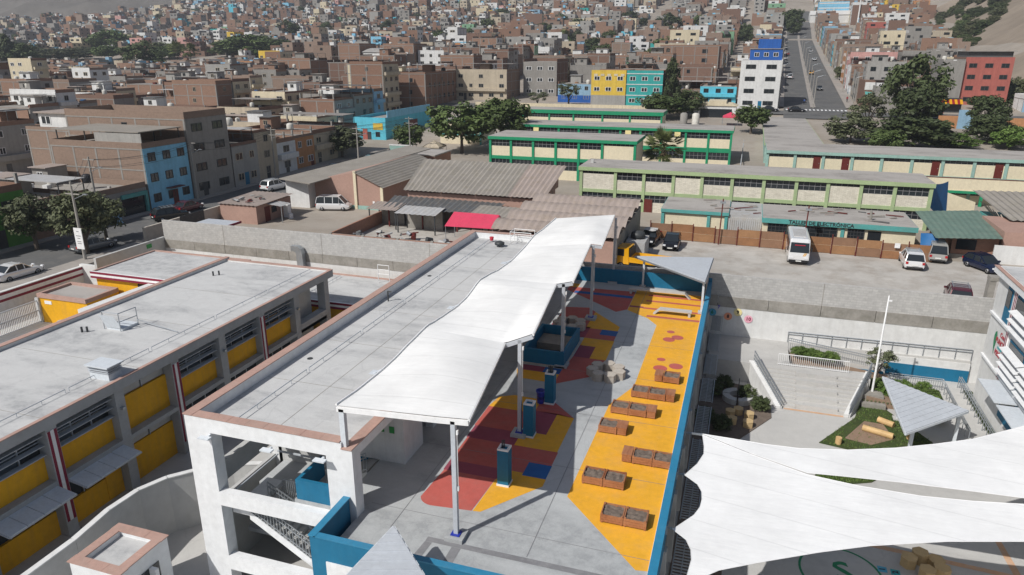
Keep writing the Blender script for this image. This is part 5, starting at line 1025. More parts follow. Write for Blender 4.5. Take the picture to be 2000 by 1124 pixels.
def car(kind, mat, x, y, z, hd, label, roofrack=False, s=1.0, group=None):
    """hd: heading angle in degrees, 0 = +x"""
    key = (kind, mat)
    t0 = thing('parked_car' if kind != 'van' else 'parked_van', label, 'car' if kind != 'van' else 'van', (x, y, z), R(hd), group); t0.scale = (s, s, s)
    M_ = car_mesh(kind); Ln, W_ = M_['L'], M_['W']; hw = W_/2
    if key not in PROTO: PROTO[key] = dict(body=M_['body'].mesh('body', mat), glass=M_['glass'].mesh('windows', 'window_glass'), roof=M_['roof'].mesh('roof', mat))
    for m_ in ('body',):
        me = PROTO[key][m_]; me.polygons.foreach_set('use_smooth', [True]*len(me.polygons)); me.set_sharp_from_angle(angle=R(38))
    bo = child(PROTO[key]['body'], 'body', t0); child(PROTO[key]['glass'], 'windows', t0); rf = child(PROTO[key]['roof'], 'roof', t0)
    for sx in (-.31, .32):
        for sy in (-1, 1): wh = child(TYRE, 'wheel', t0, (sx*Ln, sy*(hw-.1), .32), (R(90), 0, 0)); child(RIM, 'rim', wh)
    def bit(nm, mt, *a, par=t0): b_ = bpy.data.objects.new(nm, MB().box(*a).mesh(nm, mt)); COL.objects.link(b_); b_.parent = par; return b_
    f, r_ = Ln/2, -Ln/2
    for sy in (-1, 1):
        bit('headlight', 'lamp_clear', f-.20, sy*hw*.72-.17, .60, f-.03, sy*hw*.72+.13, .74); bit('tail_light', 'lamp_red', r_-.015, sy*hw*.80-.12, .70, r_+.1, sy*hw*.80+.10, .92); bit('mirror', mat, f-1.35, sy*(hw+.02)-.05, .95, f-1.2, sy*(hw+.02)+.12, 1.1)
    bit('grille', 'trim_black', f-.06, -hw*.45, .34, f+.012, hw*.45, .56); bit('bumper', 'trim_black', r_-.03, -hw*.8, .34, r_+.1, hw*.8, .46); bit('number_plate', 'plate', r_-.05, -.26, .56, r_-.02, .26, .68); bit('number_plate', 'plate', f+.012, -.26, .36, f+.03, .26, .47)
    if roofrack:
        Hh = KIND[kind]['Hh']
        for sy in (-1, 1): bit('roof_rail', 'galv', -1.2, sy*hw*.66-.03, Hh+.02, .5, sy*hw*.66+.03, Hh+.09)
        for k in range(4): bit('cross_bar', 'galv', -1.1+.45*k, -hw*.66, Hh+.06, -1.05+.45*k, hw*.66, Hh+.1)
    return t0
car('hatch', 'car_black', -6.75, 77.6, .004, -90, 'black hatchback facing the camera in front of the plywood fence')
dk = car('sedan', 'car_black', -9.3, 78.9, .004, -95, 'dark car under a folded silver tarp beside the barrel shed')
q = MB(); q.grid(lambda u, v: (-1.0+1.6*u, -.7+1.4*v, 1.52+.12*math.sin(9*u)*math.sin(7*v)), 8, 8); child(q.mesh('silver_tarp', 'tin_light'), 'silver_tarp', dk)
car('suv', 'car_white', 17.0, 78.0, .004, 88, 'white sport utility car seen from behind at the end of the plywood fence', True)
car('van', 'car_silver', 19.9, 81.6, .004, 84, 'silver van with roof rack parked beside the green roofed shed', True)
car('hatch', 'car_blue', 23.6, 78.6, .004, -62, 'dark blue hatchback parked by the white wall at the lot end')
car('suv', 'car_maroon', 18.6, 66.8, .004, 82, 'maroon car half hidden behind the block wall', True)
car('van', 'car_white', -52.6, 83.0, .004, 15, 'white minivan parked by the pink store in the dirt yard', s=1.0)
car('suv', 'car_black', -69.5, 71.5, .004, 62, 'black pick-up like car with white roof rack on the side street', True); car('sedan', 'car_maroon', -71.0, 76.2, .004, 90, 'dark red car parked before the blue house'); car('suv', 'car_white', -69.3, 93.0, .004, 80, 'white estate car parked in front of the grey house', True)
car('sedan', 'car_white', -65.2, 47.0, .004, 88, 'white sedan on the street outside the striped perimeter wall'); car('sedan', 'car_grey', -66.6, 57.0, .004, 80, 'dark car in the tree shade on the side street', True); car('sedan', 'car_white', -66.5, 103, .004, 84, 'white car beside the long sheet roof on the side street'); car('sedan', 'car_black', -69.8, 112, .004, 86, 'black car further along the side street'); car('suv', 'car_grey', -68, 121.5, .004, 100, 'grey car under the street tree')
# minibus
b = thing('minibus', 'white minibus with black windscreen parked against the plywood fence', 'minibus', (6.15, 77.6, .004), R(-90))
def bx(nm, mt, *a, par=b):
    o = bpy.data.objects.new(nm, MB().box(*a).mesh(nm, mt)); COL.objects.link(o); o.parent = par; return o
q = MB(); secs = [(-3.1, .4, 2.45, .93), (-3.0, .35, 2.62, 1.0), (2.5, .35, 2.62, 1.0), (2.85, .35, 2.35, .99), (3.1, .4, 1.35, .96), (3.16, .45, 1.0, .93)]
for x, z0, z1, w_ in secs: q.v += [(x, -w_, z0), (x, -w_*1.02, (z0+z1)/2), (x, -w_*.94, z1-.08), (x, -w_*.75, z1), (x, w_*.75, z1), (x, w_*.94, z1-.08), (x, w_*1.02, (z0+z1)/2), (x, w_, z0)]
for i in range(len(secs)-1):
    for j in range(8): j2 = (j+1) % 8; q.f.append((i*8+j, i*8+j2, (i+1)*8+j2, (i+1)*8+j)); q.m.append(0)
q.f.append(tuple(range(8))[::-1]); q.m.append(0); q.f.append(tuple(40+j for j in range(8))); q.m.append(0)
child(q.mesh('body', 'car_white'), 'body', b)
q = MB(); q.quad((2.87, -.86, 2.3), (2.87, .86, 2.3), (3.125, .9, 1.32), (3.125, -.9, 1.32)); child(q.mesh('windscreen', 'window_glass'), 'windscreen', b)
for sy in (-1, 1):
    for k in range(5): bx('side_window', 'window_glass', -2.8+k*1.06, sy*1.005-.02, 1.4, -1.85+k*1.06, sy*1.005+.02, 2.2)
    bx('headlight', 'lamp_clear', 3.1, sy*.68-.18, .72, 3.19, sy*.68+.18, .9); bx('mirror', 'trim_black', 2.95, sy*1.12-.06, 1.5, 3.05, sy*1.12+.06, 1.9)
    for sx in (-1.9, 2.0): wh = child(TYRE, 'wheel', b, (sx, sy*.88, .37), (R(90), 0, 0), (1.15, 1.15, 1.2)); child(RIM, 'rim', wh)
bx('bumper', 'trim_black', 3.1, -.95, .35, 3.22, .95, .58); bx('number_plate', 'plate', 3.22, -.26, .42, 3.235, .26, .54); bx('sticker', 'ink_red', 3.0, -.5, 2.02, 3.01, .5, 2.1)
for k in range(2): q = MB(); q.quad((3.165, .35+.14*k, .98), (3.165, .43+.14*k, .98), (3.15, .58+.14*k, 1.3), (3.15, .5+.14*k, 1.3)); child(q.mesh('decal', 'car_yellow'), 'decal', b)
bx('roof_hatch', 'tin_light', -1.6, -.6, 2.62, 1.6, .6, 2.68)
# yellow flatbed truck
tk = thing('flatbed_truck', 'yellow flatbed truck behind the rear blue parapet', 'truck', (-8.6, 68.4, .004), R(172))
q = MB(); q.extr([(1.2, .55), (2.75, .55), (2.8, 1.3), (2.55, 2.15), (1.25, 2.2)], 'y', -.98, .98); child(q.mesh('cab', 'car_yellow'), 'cab', tk)
q = MB(); q.quad((2.80, -.85, 1.34), (2.80, .85, 1.34), (2.59, .82, 2.06), (2.59, -.82, 2.06)).quad((1.7, -.99, 1.35), (2.55, -.99, 1.35), (2.4, -.99, 2.05), (1.7, -.99, 2.05)).quad((1.7, .99, 1.35), (2.55, .99, 1.35), (2.4, .99, 2.05), (1.7, .99, 2.05)); child(q.mesh('windows', 'window_glass'), 'windows', tk)
bx('bed', 'tin_light', -2.6, -1.02, .85, 1.1, 1.02, .95, par=tk)
for a in ((-2.6, -1.06, 1.1, -1.02), (-2.6, 1.02, 1.1, 1.06), (-2.64, -1.06, -2.6, 1.06), (1.1, -1.06, 1.16, 1.06)): bx('side_board', 'car_yellow', a[0], a[1], .8, a[2], a[3], 1.32, par=tk)
bx('chassis', 'trim_black', -2.5, -.4, .5, 2.6, .4, .8, par=tk); bx('headboard_frame', 'trim_black', 1.08, -1.0, 1.3, 1.16, 1.0, 2.1, par=tk)
for sx in (-1.6, 2.0):
    for sy in (-1, 1): wh = child(TYRE, 'wheel', tk, (sx, sy*.85, .4), (R(90), 0, 0), (1.22, 1.22, 1.3)); child(RIM, 'rim', wh)
o = thing('grey_container', 'grey steel skip container with black sacks on top by the barrel shed', 'container', (-11, 73, 0)); MB().box(-10.9, 71.2, 0, -8.9, 74.6, 1.9).obj('box', 'tin_light', o); MB().lathe([(.1, 0), (.8, .1), (.7, .6), (.2, .75)], 10, (-9.9, 73.2, 1.9)).obj('sack', 'dark_metal', o, smooth=True)
# ------------------------------------------------------------------ side street
struct(MB().box(-74.6, -60, -.3, -64.6, 165, .003), 'road', 'asphalt'); struct(MB().box(-78.0, -60, -.3, -74.6, 165, .12), 'pavement', 'sidewalk'); struct(MB().box(-64.6, -60, -.3, -62.3, 133, .12), 'pavement', 'sidewalk')
# ------------------------------------------------------------------ avenue and cross street
def strip(pts_l, pts_r, dz):
    q = MB()
    for (a, c), (b_, d) in zip(zip(pts_l, pts_r), zip(pts_l[1:], pts_r[1:])):
        q.quad((a[0], a[1], gh(*a)+dz), (c[0], c[1], gh(*c)+dz), (d[0], d[1], gh(*d)+dz), (b_[0], b_[1], gh(*b_)+dz))
    return q
AVY = [200, 205, 210, 215, 220, 240, 260, 300, 340, 380, 420, 460, 500, 540, 550, 580, 620, 650, 700]
def avx(Y): return 8.8+(Y-214)*.031
struct(strip([(avx(y), y) for y in AVY], [(avx(y)+16.2, y) for y in AVY], .22), 'road', 'asphalt')
struct(strip([(avx(y)+7.0, y) for y in AVY[4:]], [(avx(y)+8.4, y) for y in AVY[4:]], .36), 'median', 'sidewalk')
for s_ in (-2.6, 16.2): struct(strip([(avx(y)+s_, y) for y in AVY[4:]], [(avx(y)+s_+2.6, y) for y in AVY[4:]], .34), 'pavement', 'sidewalk')
XS = [-130, -90, -50, -20, 8, 26, 50, 80, 110]
struct(strip([(x, 207.5) for x in XS], [(x, 207.5) for x in XS], .2), 'x', 'asphalt') if 0 else None
q = MB()
for a, c in zip(XS, XS[1:]): q.quad((a, 206, gh(a, 206)+.26), (c, 206, gh(c, 206)+.26), (c, 213.2, gh(c, 213)+.26), (a, 213.2, gh(a, 213)+.26))
struct(q, 'road', 'asphalt')
q = MB()
for k in range(16): x = 9.4+k*1.0; q.quad((x, 214.0, gh(x, 214)+.30), (x+.5, 214.0, gh(x, 214)+.30), (x+.5, 216.4, gh(x, 216.4)+.30), (x, 216.4, gh(x, 216.4)+.30))
struct(q, 'zebra_crossing', 'bright_white')
# ------------------------------------------------------------------ houses
HB = [(.26, .158, .115), (.30, .19, .14), (.22, .14, .108), (.275, .20, .158), (.31, .23, .185)]
for i, c_ in enumerate(HB): brickmat('house_brick%d' % i, c_, mul(c_, .84), mul(c_, .95), .6, .22, .03, dirt=.35)
for n_, c_ in {'h_concrete': (.30, .285, .265), 'h_grey': (.36, .35, .33), 'h_beige': (.50, .43, .33), 'h_cream': (.66, .58, .42), 'h_white': (.72, .72, .71), 'h_sky': (.28, .45, .60), 'h_blue': (.03, .12, .42), 'h_teal': (.05, .38, .36), 'h_green': (.22, .40, .25), 'h_yellow': (.72, .50, .08), 'h_orange': (.50, .25, .12), 'h_pink': (.58, .33, .30), 'h_red': (.43, .135, .11), 'h_cyan': (.12, .52, .66), 'h_bluewall': (.25, .56, .76), 'h_lime': (.10, .26, .05)}.items(): paint(n_, c_, .85, .12, .3, .35, mul(c_, .5), streak=True)
paint('h_roof', (.33, .31, .285), .95, .2, .3, .5, (.22, .2, .175)); paint('h_roof2', (.27, .25, .235), .95, .2, .3, .5, (.2, .18, .16)); paint('tank_white', (.62, .60, .55), .6, .1, 1, .2); paint('tank_dark', (.03, .03, .035), .5, .1, 1, .1)
UC = {}
def cube(mat):
    if mat not in UC: UC[mat] = MB().box(0, 0, 0, 1, 1, 1).mesh('block', mat)
    return UC[mat]
def cb_(name, mat, par, x0, y0, z0, x1, y1, z1):
    o = wloc(par); return child(cube(mat), name, par, (x0-o.x, y0-o.y, z0-o.z), (0, 0, 0), (x1-x0, y1-y0, z1-z0))
def win_mesh(frame):
    q = MB(); q.box(-.5, .0, -.5, .5, .03, .5, 1)
    for a in ((-.5, -.5, .5, -.43), (-.5, .43, .5, .5)): q.box(a[0], -.04, a[1], a[2], .02, a[3], 0)
    for x in (-.5, -.03, .43): q.box(x, -.038, -.43, x+.07, .02, .43, 0)
    return q.mesh('window', [frame, 'window_glass'])
WIN = {f: win_mesh(f) for f in ('bright_white', 'dark_metal', 'raw_concrete', 'h_beige')}
def window(par, face, u, z, w, h, plane, frame):
    o = wloc(par)
    if face == '-y': loc = (u-o.x, plane-.02-o.y, z-o.z); rz = 0
    elif face == '+x': loc = (plane+.02-o.x, u-o.y, z-o.z); rz = R(90)
    else: loc = (plane-.02-o.x, u-o.y, z-o.z); rz = R(-90)
    return child(WIN[frame], 'window', par, loc, (0, 0, rz), (w, 1, h))
_t = MB(); _t.lathe([(.5, 0), (.55, .1), (.55, .8), (.45, 1.0), (.2, 1.1), (0, 1.12)], 10, cap=False); TANK = {m_: _t.mesh('water_tank', m_, smooth=True) for m_ in ('tank_white', 'tank_dark')}
ORD = ['first', 'second', 'third', 'fourth', 'fifth', 'sixth', 'seventh', 'eighth', 'ninth', 'tenth', 'eleventh', 'twelfth', 'thirteenth', 'fourteenth', 'fifteenth', 'sixteenth', 'seventeenth', 'eighteenth', 'nineteenth', 'twentieth', 'twenty-first', 'twenty-second', 'twenty-third', 'twenty-fourth', 'twenty-fifth', 'twenty-sixth', 'twenty-seventh', 'twenty-eighth', 'twenty-ninth', 'thirtieth', 'thirty-first', 'thirty-second']
def house(x0, x1, y0, y1, zb, fl, wall, front, label, seed, face_side='+x', front_faces=('-y',), fh=2.85, group=None, roof='h_roof', tank=None, extra=None, name='house', cat='house', wpf=None, parapet=.75, frame=None, pillars=True, setback=0):
    r_ = random.Random(seed); Ht = fl*fh; z1 = zb+Ht
    o = thing(name, label, cat, ((x0+x1)/2, y0, zb), group=group)
    th = .18
    cb_('wall', wall, o, x0, y0, zb-2.5, x1, y1, z1)
    cb_('roof', roof, o, x0+th, y0+th, z1, x1-th, y1-th, z1+.03)
    ph = parapet*r_.choice((1, 1, .6, 1.3)) if parapet else .12
    for a in ((x0, y0, x1, y0+th), (x0, y1-th, x1, y1), (x0, y0+th, x0+th, y1-th), (x1-th, y0+th, x1, y1-th)):
        if r_.random() < .85: cb_('parapet', wall if a[1] != y0 or '-y' not in front_faces else front, o, a[0], a[1], z1, a[2], a[3], z1+ph)
    fr = frame or r_.choice(['bright_white', 'dark_metal', 'raw_concrete', 'h_beige'])
    for fc in ('-y', face_side):
        painted = fc in front_faces
        if fc == '-y': a, c, pl = x0, x1, y0
        else: a, c, pl = y0, y1, (x1 if fc == '+x' else x0)
        if painted:
            sk = .06
            if fc == '-y': cb_('facade', front, o, x0+.02, y0-sk, zb-2.5, x1-.02, y0, z1)
            elif fc == '+x': cb_('facade', front, o, x1, y0+.02, zb-2.5, x1+sk, y1-.02, z1)
            else: cb_('facade', front, o, x0-sk, y0+.02, zb-2.5, x0, y1-.02, z1)
            pl = pl-sk if fc == '-y' else (pl+sk if fc == '+x' else pl-sk)
        elif pillars:
            n = max(2, int((c-a)/4)+1)
            for k in range(n):
                u = a+.15+(c-a-.3)*k/(n-1)
                if fc == '-y': cb_('column', 'h_concrete', o, u-.14, y0-.03, zb-2, u+.14, y0, z1-.02)
                elif fc == '+x': cb_('column', 'h_concrete', o, x1, u-.14, zb-2, x1+.03, u+.14, z1-.02)
                else: cb_('column', 'h_concrete', o, x0-.03, u-.14, zb-2, x0, u+.14, z1-.02)
            for f_ in range(1, fl+1):
                z = zb+f_*fh-.2
                if fc == '-y': cb_('floor_slab', 'h_concrete', o, x0-.01, y0-.045, z, x1+.01, y0+.1, z+.17)
                elif fc == '+x': cb_('floor_slab', 'h_concrete', o, x1-.1, y0, z, x1+.045, y1, z+.17)
                else: cb_('floor_slab', 'h_concrete', o, x0-.045, y0, z, x0+.1, y1, z+.17)
        for f_ in range(fl):
            n = (wpf or max(1, int((c-a)/3.1))) if painted else (1 if r_.random() < .3 else 0)
            for k in range(n):
                if painted and not wpf and r_.random() < .12: continue
                u = a+(c-a)*(k+.5)/n + (0 if painted else r_.uniform(-1, 1)); w_ = ((c-a)/n*.5 if wpf else r_.choice((1.1, 1.4, 1.7))) if painted else 1.0; zc = zb+f_*fh+1.55
                window(o, fc, u, zc, min(w_, (c-a)/n*.75), 1.15, pl, fr)
            if painted and f_ == 0 and not extra == 'nodoor':
                u = a+(c-a)*r_.uniform(.15, .85)
                dm = r_.choice(['brown_door', 'dark_metal', 'blue_paint', 'tin_dark'])
                if fc == '-y': cb_('door', dm, o, u-.5, pl-.03, zb-.3, u+.5, pl, zb+2.1)
                elif fc == '+x': cb_('door', dm, o, pl, u-.5, zb-.3, pl+.03, u+.5, zb+2.1)
                else: cb_('door', dm, o, pl-.03, u-.5, zb-.3, pl, u+.5, zb+2.1)
            if painted and f_ > 0 and extra != 'clean' and r_.random() < .3:
                if fc == '-y': cb_('balcony', front, o, x0+.3, pl-.8, zb+f_*fh-.15, x1-.3, pl, zb+f_*fh+.75)
                elif fc == '+x': cb_('balcony', front, o, pl, y0+.3, zb+f_*fh-.15, pl+.8, y1-.3, zb+f_*fh+.75)
    # roof life
    if extra != 'clean':
        if r_.random() < .55:
            ax = r_.uniform(x0+.3, (x0+x1)/2); ay = r_.uniform((y0+y1)/2, y1-3.2); bx_ = min(x1-.2, ax+r_.uniform(2.5, 4.5)); by = min(y1-.2, ay+3.0); up = cb_('roof_room', r_.choice([wall, 'h_concrete', 'h_white', 'h_grey', wall]), o, ax, ay, z1+.03, bx_, by, z1+2.4); cb_('roof', r_.choice(['h_roof', 'tin_dark', 'tin_light', 'asbestos_warm']), o, ax-.2, ay-.4, z1+2.4, bx_+.2, by+.1, z1+2.5)
            if r_.random() < .7: window(o, '-y', (ax+bx_)/2, z1+1.4, 1.0, .9, ay, fr)
        for k in range(r_.choice((0, 1, 1, 2))):
            m_ = r_.choice(['tank_white', 'tank_dark', 'tank_white']); b_ = wloc(o); s_ = r_.uniform(.9, 1.25)
            child(TANK[m_], 'water_tank', o, (r_.uniform(x0+1, x1-1)-b_.x, r_.uniform(y0+1, y1-1)-b_.y, z1+.03-b_.z+(.8 if r_.random() < .3 else 0)), (0, 0, 0), (s_, s_, s_))
        if r_.random() < .5:
            for k in range(r_.choice((2, 3, 4))):
                px, py = r_.choice(((x0+.2, y0+.2), (x1-.2, y0+.2), ((x0+x1)/2, y0+.2), (x1-.2, y1-.3), (x1-.2, (y0+y1)/2))); cb_('column_stub', 'h_concrete', o, px-.14, py-.14, z1, px+.14, py+.14, z1+r_.uniform(.9, 1.9))
        for k in range(r_.choice((0, 2, 3, 5))):
            px = r_.uniform(x0+.5, x1-1.2); py = r_.uniform(y0+.5, y1-1.2); s_ = r_.uniform(.3, 1.1); cb_('roof_clutter', r_.choice(['tin_dark', 'tin_light', 'brown_door', 'h_white', 'tarp_blue', 'plywood', 'dark_metal']), o, px, py, z1+.03, px+s_, py+s_*r_.uniform(.4, 1), z1+.03+s_*r_.uniform(.3, .8))
        if r_.random() < .2: cb_('roof_cover', r_.choice(['tin_light', 'asbestos_warm', 'tin_dark', 'h_roof2']), o, x0+.3, (y0+y1)/2, z1+2.3, x1-.2, y1-.2, z1+2.38); [cb_('cover_post', 'dark_metal', o, px, py, z1, px+.1, py+.1, z1+2.3) for px in (x0+.4, x1-.4) for py in ((y0+y1)/2+.1, y1-.5)]
    return o
SPECIAL = []          # footprints that the filler keeps clear of
def sp(x0, x1, y0, y1): SPECIAL.append((x0-.6, x1+.6, y0-.6, y1+.6))
def bh(label, x0, x1, y0, dep, fl, wall, front, **kw):
    zb = kw.pop('zb', None); zb = gh((x0+x1)/2, y0+1) if zb is None else zb
    sp(x0, x1, y0, y0+dep); return house(x0, x1, y0, y0+dep, zb, fl, wall, front, label, hash(label) % 9973 if 0 else sum(map(ord, label)), **kw)
# landmark buildings facing the cross street
h = bh('grey concrete three storey building with dark brick side left of the light blue house', -73.0, -61.5, 236, 15, 3, 'house_brick2', 'h_concrete', fh=3.6, wpf=3, extra='clean', tank=1)
h = bh('low light blue house with darker blue base, left of the yellow building', -57.4, -46.6, 222, 12, 2, 'house_brick0', 'h_sky', fh=2.7); cb_('painted_base', 'h_blue', h, -57.4, 221.9, 4.9, -46.6, 221.93, 7.4)
h = bh('yellow three storey building with dark shopfront', -45.9, -35.5, 217, 13, 3, 'house_brick1', 'h_yellow', fh=3.1, wpf=3, extra='clean', frame='bright_white'); cb_('shopfront', 'h_grey', h, -45.9, 216.86, 4.4, -35.5, 216.93, 7.9)
for k in range(5): cb_('cornice_dot', 'h_cream', h, -45.1+2*k, 216.85, 13.4, -44.0+2*k, 216.93, 14.0)
h = bh('teal three storey building with balconies right of the yellow one', -35.3, -24.8, 217, 13, 3, 'house_brick1', 'h_teal', fh=3.1, wpf=3, extra='clean', frame='bright_white')
for z in (7.9, 11.0, 14.0): cb_('floor_band', 'h_white', h, -35.35, 216.85, z, -24.75, 216.95, z+.22)
h = bh('small cyan two storey house with doors, left of the white and blue building', -14.4, -4.2, 221, 12, 2, 'house_brick0', 'h_cyan', fh=2.7, frame='dark_metal')
h = bh('tall white building with blue top storey at the avenue corner', -3.6, 7.2, 217, 15, 4, 'h_white', 'h_white', fh=3.25, wpf=2, extra='clean', face_side='+x', front_faces=('-y', '+x'), frame='dark_metal', parapet=.3)
z_ = gh(2, 218)+13.0; cb_('blue_storey', 'h_blue', h, -1.5, 217.6, z_, 7.0, 231, z_+2.9); [window(h, '-y', x, z_+1.5, 1.3, 1.1, 217.6, 'bright_white') for x in (.3, 2.8, 5.3)]; cb_('roof', 'h_roof', h, -1.7, 217.4, z_+2.9, 7.2, 231.2, z_+3.1); cb_('top_room', 'h_blue', h, .5, 222, z_+3.1, 6.5, 230, z_+5.6); cb_('wall_poster', 'h_pink', h, 7.28, 219, 6.5, 7.3, 221.4, 9.5)
h = bh('coral red four storey building near the right edge with dark top storey', 55.4, 67.0, 234.5, 14, 4, 'house_brick2', 'h_red', fh=3.0, wpf=3, face_side='-x', extra='clean', frame='dark_metal'); z_ = gh(61, 235.5)+12; cb_('top_storey', 'tin_dark', h, 55.8, 235.2, z_+.03, 66.6, 247, z_+2.2); cb_('top_roof', 'h_roof', h, 55.2, 234.3, z_+2.2, 67.2, 248, z_+2.4)
h = bh('raw grey concrete building wedged left of the coral red one', 49.7, 55.2, 233.5, 14, 4, 'h_concrete', 'h_concrete', fh=2.95, face_side='-x', front_faces=(), pillars=False)
aw = thing('striped_awning', 'red and yellow striped shop awning on the cross street', 'awning', (50.0, 217.5, 5.0)); sp(47, 54, 216, 222)
for k in range(8): q = MB(); x = 47.6+.62*k; q.quad((x, 217.0, 7.3), (x+.62, 217.0, 7.3), (x+.62, 218.6, 8.4), (x, 218.6, 8.4)); q.obj('stripe', 'car_yellow' if k % 2 else 'car_red', aw)
MB().box(47.6, 218.6, 4.8, 52.6, 222, 8.6).obj('kiosk', 'dark_metal', aw)
h = bh('pale low shop row with posters beneath the coral red building', 67.4, 76, 222, 8, 1, 'h_white', 'h_sky', fh=3.4, face_side='-x')
h = bh('wide bare brick block with concrete columns behind the white and blue building', -34.5, -13, 286, 16, 4, 'house_brick1', 'house_brick1', fh=3.2, front_faces=()); [window(h, '-y', -18, gh(-20, 287)+z, 2.0, 1.4, 286, 'dark_metal') for z in (4.5, 7.8, 11)]
h = bh('white four storey house with dark brick flank in mid city', -111.4, -103.3, 406, 13, 4, 'h_white', 'h_white', fh=3.1, wpf=1, extra='clean')
h = bh('white and blue tower house with a long red banner', -159.5, -149.2, 377.5, 14, 4, 'house_brick3', 'h_white', fh=3.2, wpf=2, extra='clean', frame='dark_metal'); z_ = gh(-154, 378)
cb_('banner', 'h_white', h, -155.6, 377.3, z_+.5, -152.8, 377.4, z_+4.0); cb_('banner', 'h_red', h, -155.6, 377.3, z_+4.0, -152.8, 377.4, z_+7.4); cb_('banner', 'h_orange', h, -155.8, 377.28, z_+7.4, -152.6, 377.4, z_+9.6)
for z in (3.2, 6.4, 9.4): cb_('blue_band', 'h_bluewall', h, -159.5, 377.36, z_+z, -149.2, 377.42, z_+z+.6)
h = bh('slim white tower block behind the banner house', -166, -160, 392, 14, 5, 'h_white', 'h_white', fh=3.3, wpf=1, extra='clean')
h = bh('cream three storey house squeezed beside a tall brick block', -107.3, -102.3, 198.4, 14, 3, 'h_cream', 'h_cream', fh=3.2, wpf=2, frame='dark_metal')
h = bh('tall brick block with shaded long flank on the street corner', -102.2, -91.8, 199, 25, 3, 'house_brick0', 'house_brick0', fh=3.4, front_faces=())
for f_ in range(2):
    for k in range(6): window(h, '+x', 202+k*3.6, gh(-95, 200)+2.2+3.4*f_+1.2, 1.1, 1.3, -91.8, 'dark_metal')
h = bh('brick corner house with cream ground floor beyond the side street', -92.0, -74.5, 223, 14, 3, 'house_brick3', 'h_beige', fh=2.9)
h = bh('house with blue and white upper floors and a curved tin roof', -164.0, -153.0, 291.3, 14, 3, 'h_white', 'h_white', fh=3.1, wpf=2, extra='clean'); z_ = gh(-158, 292)+9.3; cb_('blue_flank', 'h_blue', h, -152.95, 291.5, z_-9, -152.9, 303, z_+1); q = MB(); q.extr([(-164.6+12*k/10, z_+.8+1.8*math.sin(math.pi*k/10)) for k in range(11)], 'y', 291, 300); q.obj('curved_roof', 'tin_light', h)
h = bh('tall narrow brick block left of the curved tin roof', -175.3, -164.6, 290, 15, 4, 'house_brick1', 'house_brick1', fh=3.3, front_faces=())
h = bh('orange painted house in the far left of the city', -521, -508, 508, 12, 2, 'house_brick2', 'h_orange', fh=3.6); h = bh('slim white house among far left brick houses', -470, -461.7, 477.5, 12, 3, 'h_white', 'h_white', fh=3.7, wpf=1)
h = bh('pale green four storey house with green windows on the far slope', -130, -119, 585, 13, 4, 'h_green', 'h_beige', fh=2.9)
h = bh('yellow two storey house with white roof line beyond the trees', -247, -233, 330, 12, 2, 'house_brick2', 'h_yellow', fh=3.8)
# cyan shop on the side-street corner
h = bh('bright cyan shop with yellow board on the side street corner', -88.6, -80.2, 151, 26, 1, 'h_cyan', 'h_cyan', fh=4.6, front_faces=('-y', '+x'), extra='clean', frame='dark_metal', zb=.4)
cb_('yellow_board', 'h_yellow', h, -83.4, 150.86, 3.0, -80.9, 150.9, 4.5); cb_('shopfront_door', 'h_red', h, -86.2, 150.86, .4, -85.0, 150.9, 3.2); cb_('gate', 'brown_door', h, -80.1, 163, .6, -80.06, 168, 4.2); cb_('upper_screen', 'h_bluewall', h, -80.3, 152, 5.6, -80.15, 176, 7.2)
# row of houses along the side street (their street fronts face right)
def row(label, y0, y1, fl, wall, front, fh=2.85, x1=-76.0, dep=16, **kw):
    sp(x1-dep, x1, y0, y1); return house(x1-dep, x1, y0, y1, 0, fl, wall, front, label, sum(map(ord, label)), fh=fh, front_faces=('+x',), **kw)
row('green fronted house with brick upper floor behind the street trees', 46, 57.5, 2, 'house_brick0', 'h_lime', 3.0); row('low house with flat roof left of the green fronted one', 33, 45.5, 1, 'house_brick2', 'h_grey', 3.4)
h = row('low brick house with sagging board roof beside the blue house', 58, 66, 1, 'house_brick1', 'house_brick1', 3.6); h = row('low brick workshop with teal doorway next to the blue house', 66.3, 74.6, 1, 'house_brick3', 'h_concrete', 3.3)
cb_('teal_portal', 'teal_trim', h, -75.9, 70.2, 2.4, -75.6, 74.4, 2.9); cb_('teal_portal', 'teal_trim', h, -75.9, 74.0, 0, -75.6, 74.4, 2.4); cb_('dark_opening', 'window_glass', h, -75.93, 70.3, 0, -75.88, 74.0, 2.4)
h = row('sky blue three storey house with brick flank on the side street', 75, 83, 3, 'house_brick3', 'h_bluewall', 2.75, wpf=3, frame='dark_metal', extra='clean'); cb_('roof_screen', 'h_grey', h, -84, 75.2, 8.3, -76.1, 75.3, 10.2); cb_('roof_cover', 'asbestos', h, -91.5, 75.1, 10.3, -76.3, 82.8, 10.42)
[cb_('cover_post', 'dark_metal', h, x, y, 8.25, x+.12, y+.12, 10.3) for x in (-91, -86, -81, -76.6) for y in (75.4, 82.4)]; cb_('shop_awning', 'brown_door', h, -75.9, 78, 2.5, -74.9, 80.6, 2.6)
row('bare grey concrete four storey house beside the sky blue one', 83.3, 92, 4, 'house_brick3', 'h_concrete', 2.85, wpf=2, frame='dark_metal', extra='clean', dep=22)
row('two storey grey house with tin roof after the grey concrete house', 92.3, 98.5, 2, 'house_brick2', 'h_grey', 3.2); row('beige three storey house along the side street', 98.8, 104.5, 3, 'house_brick0', 'h_beige', 2.6, x1=-76.6)
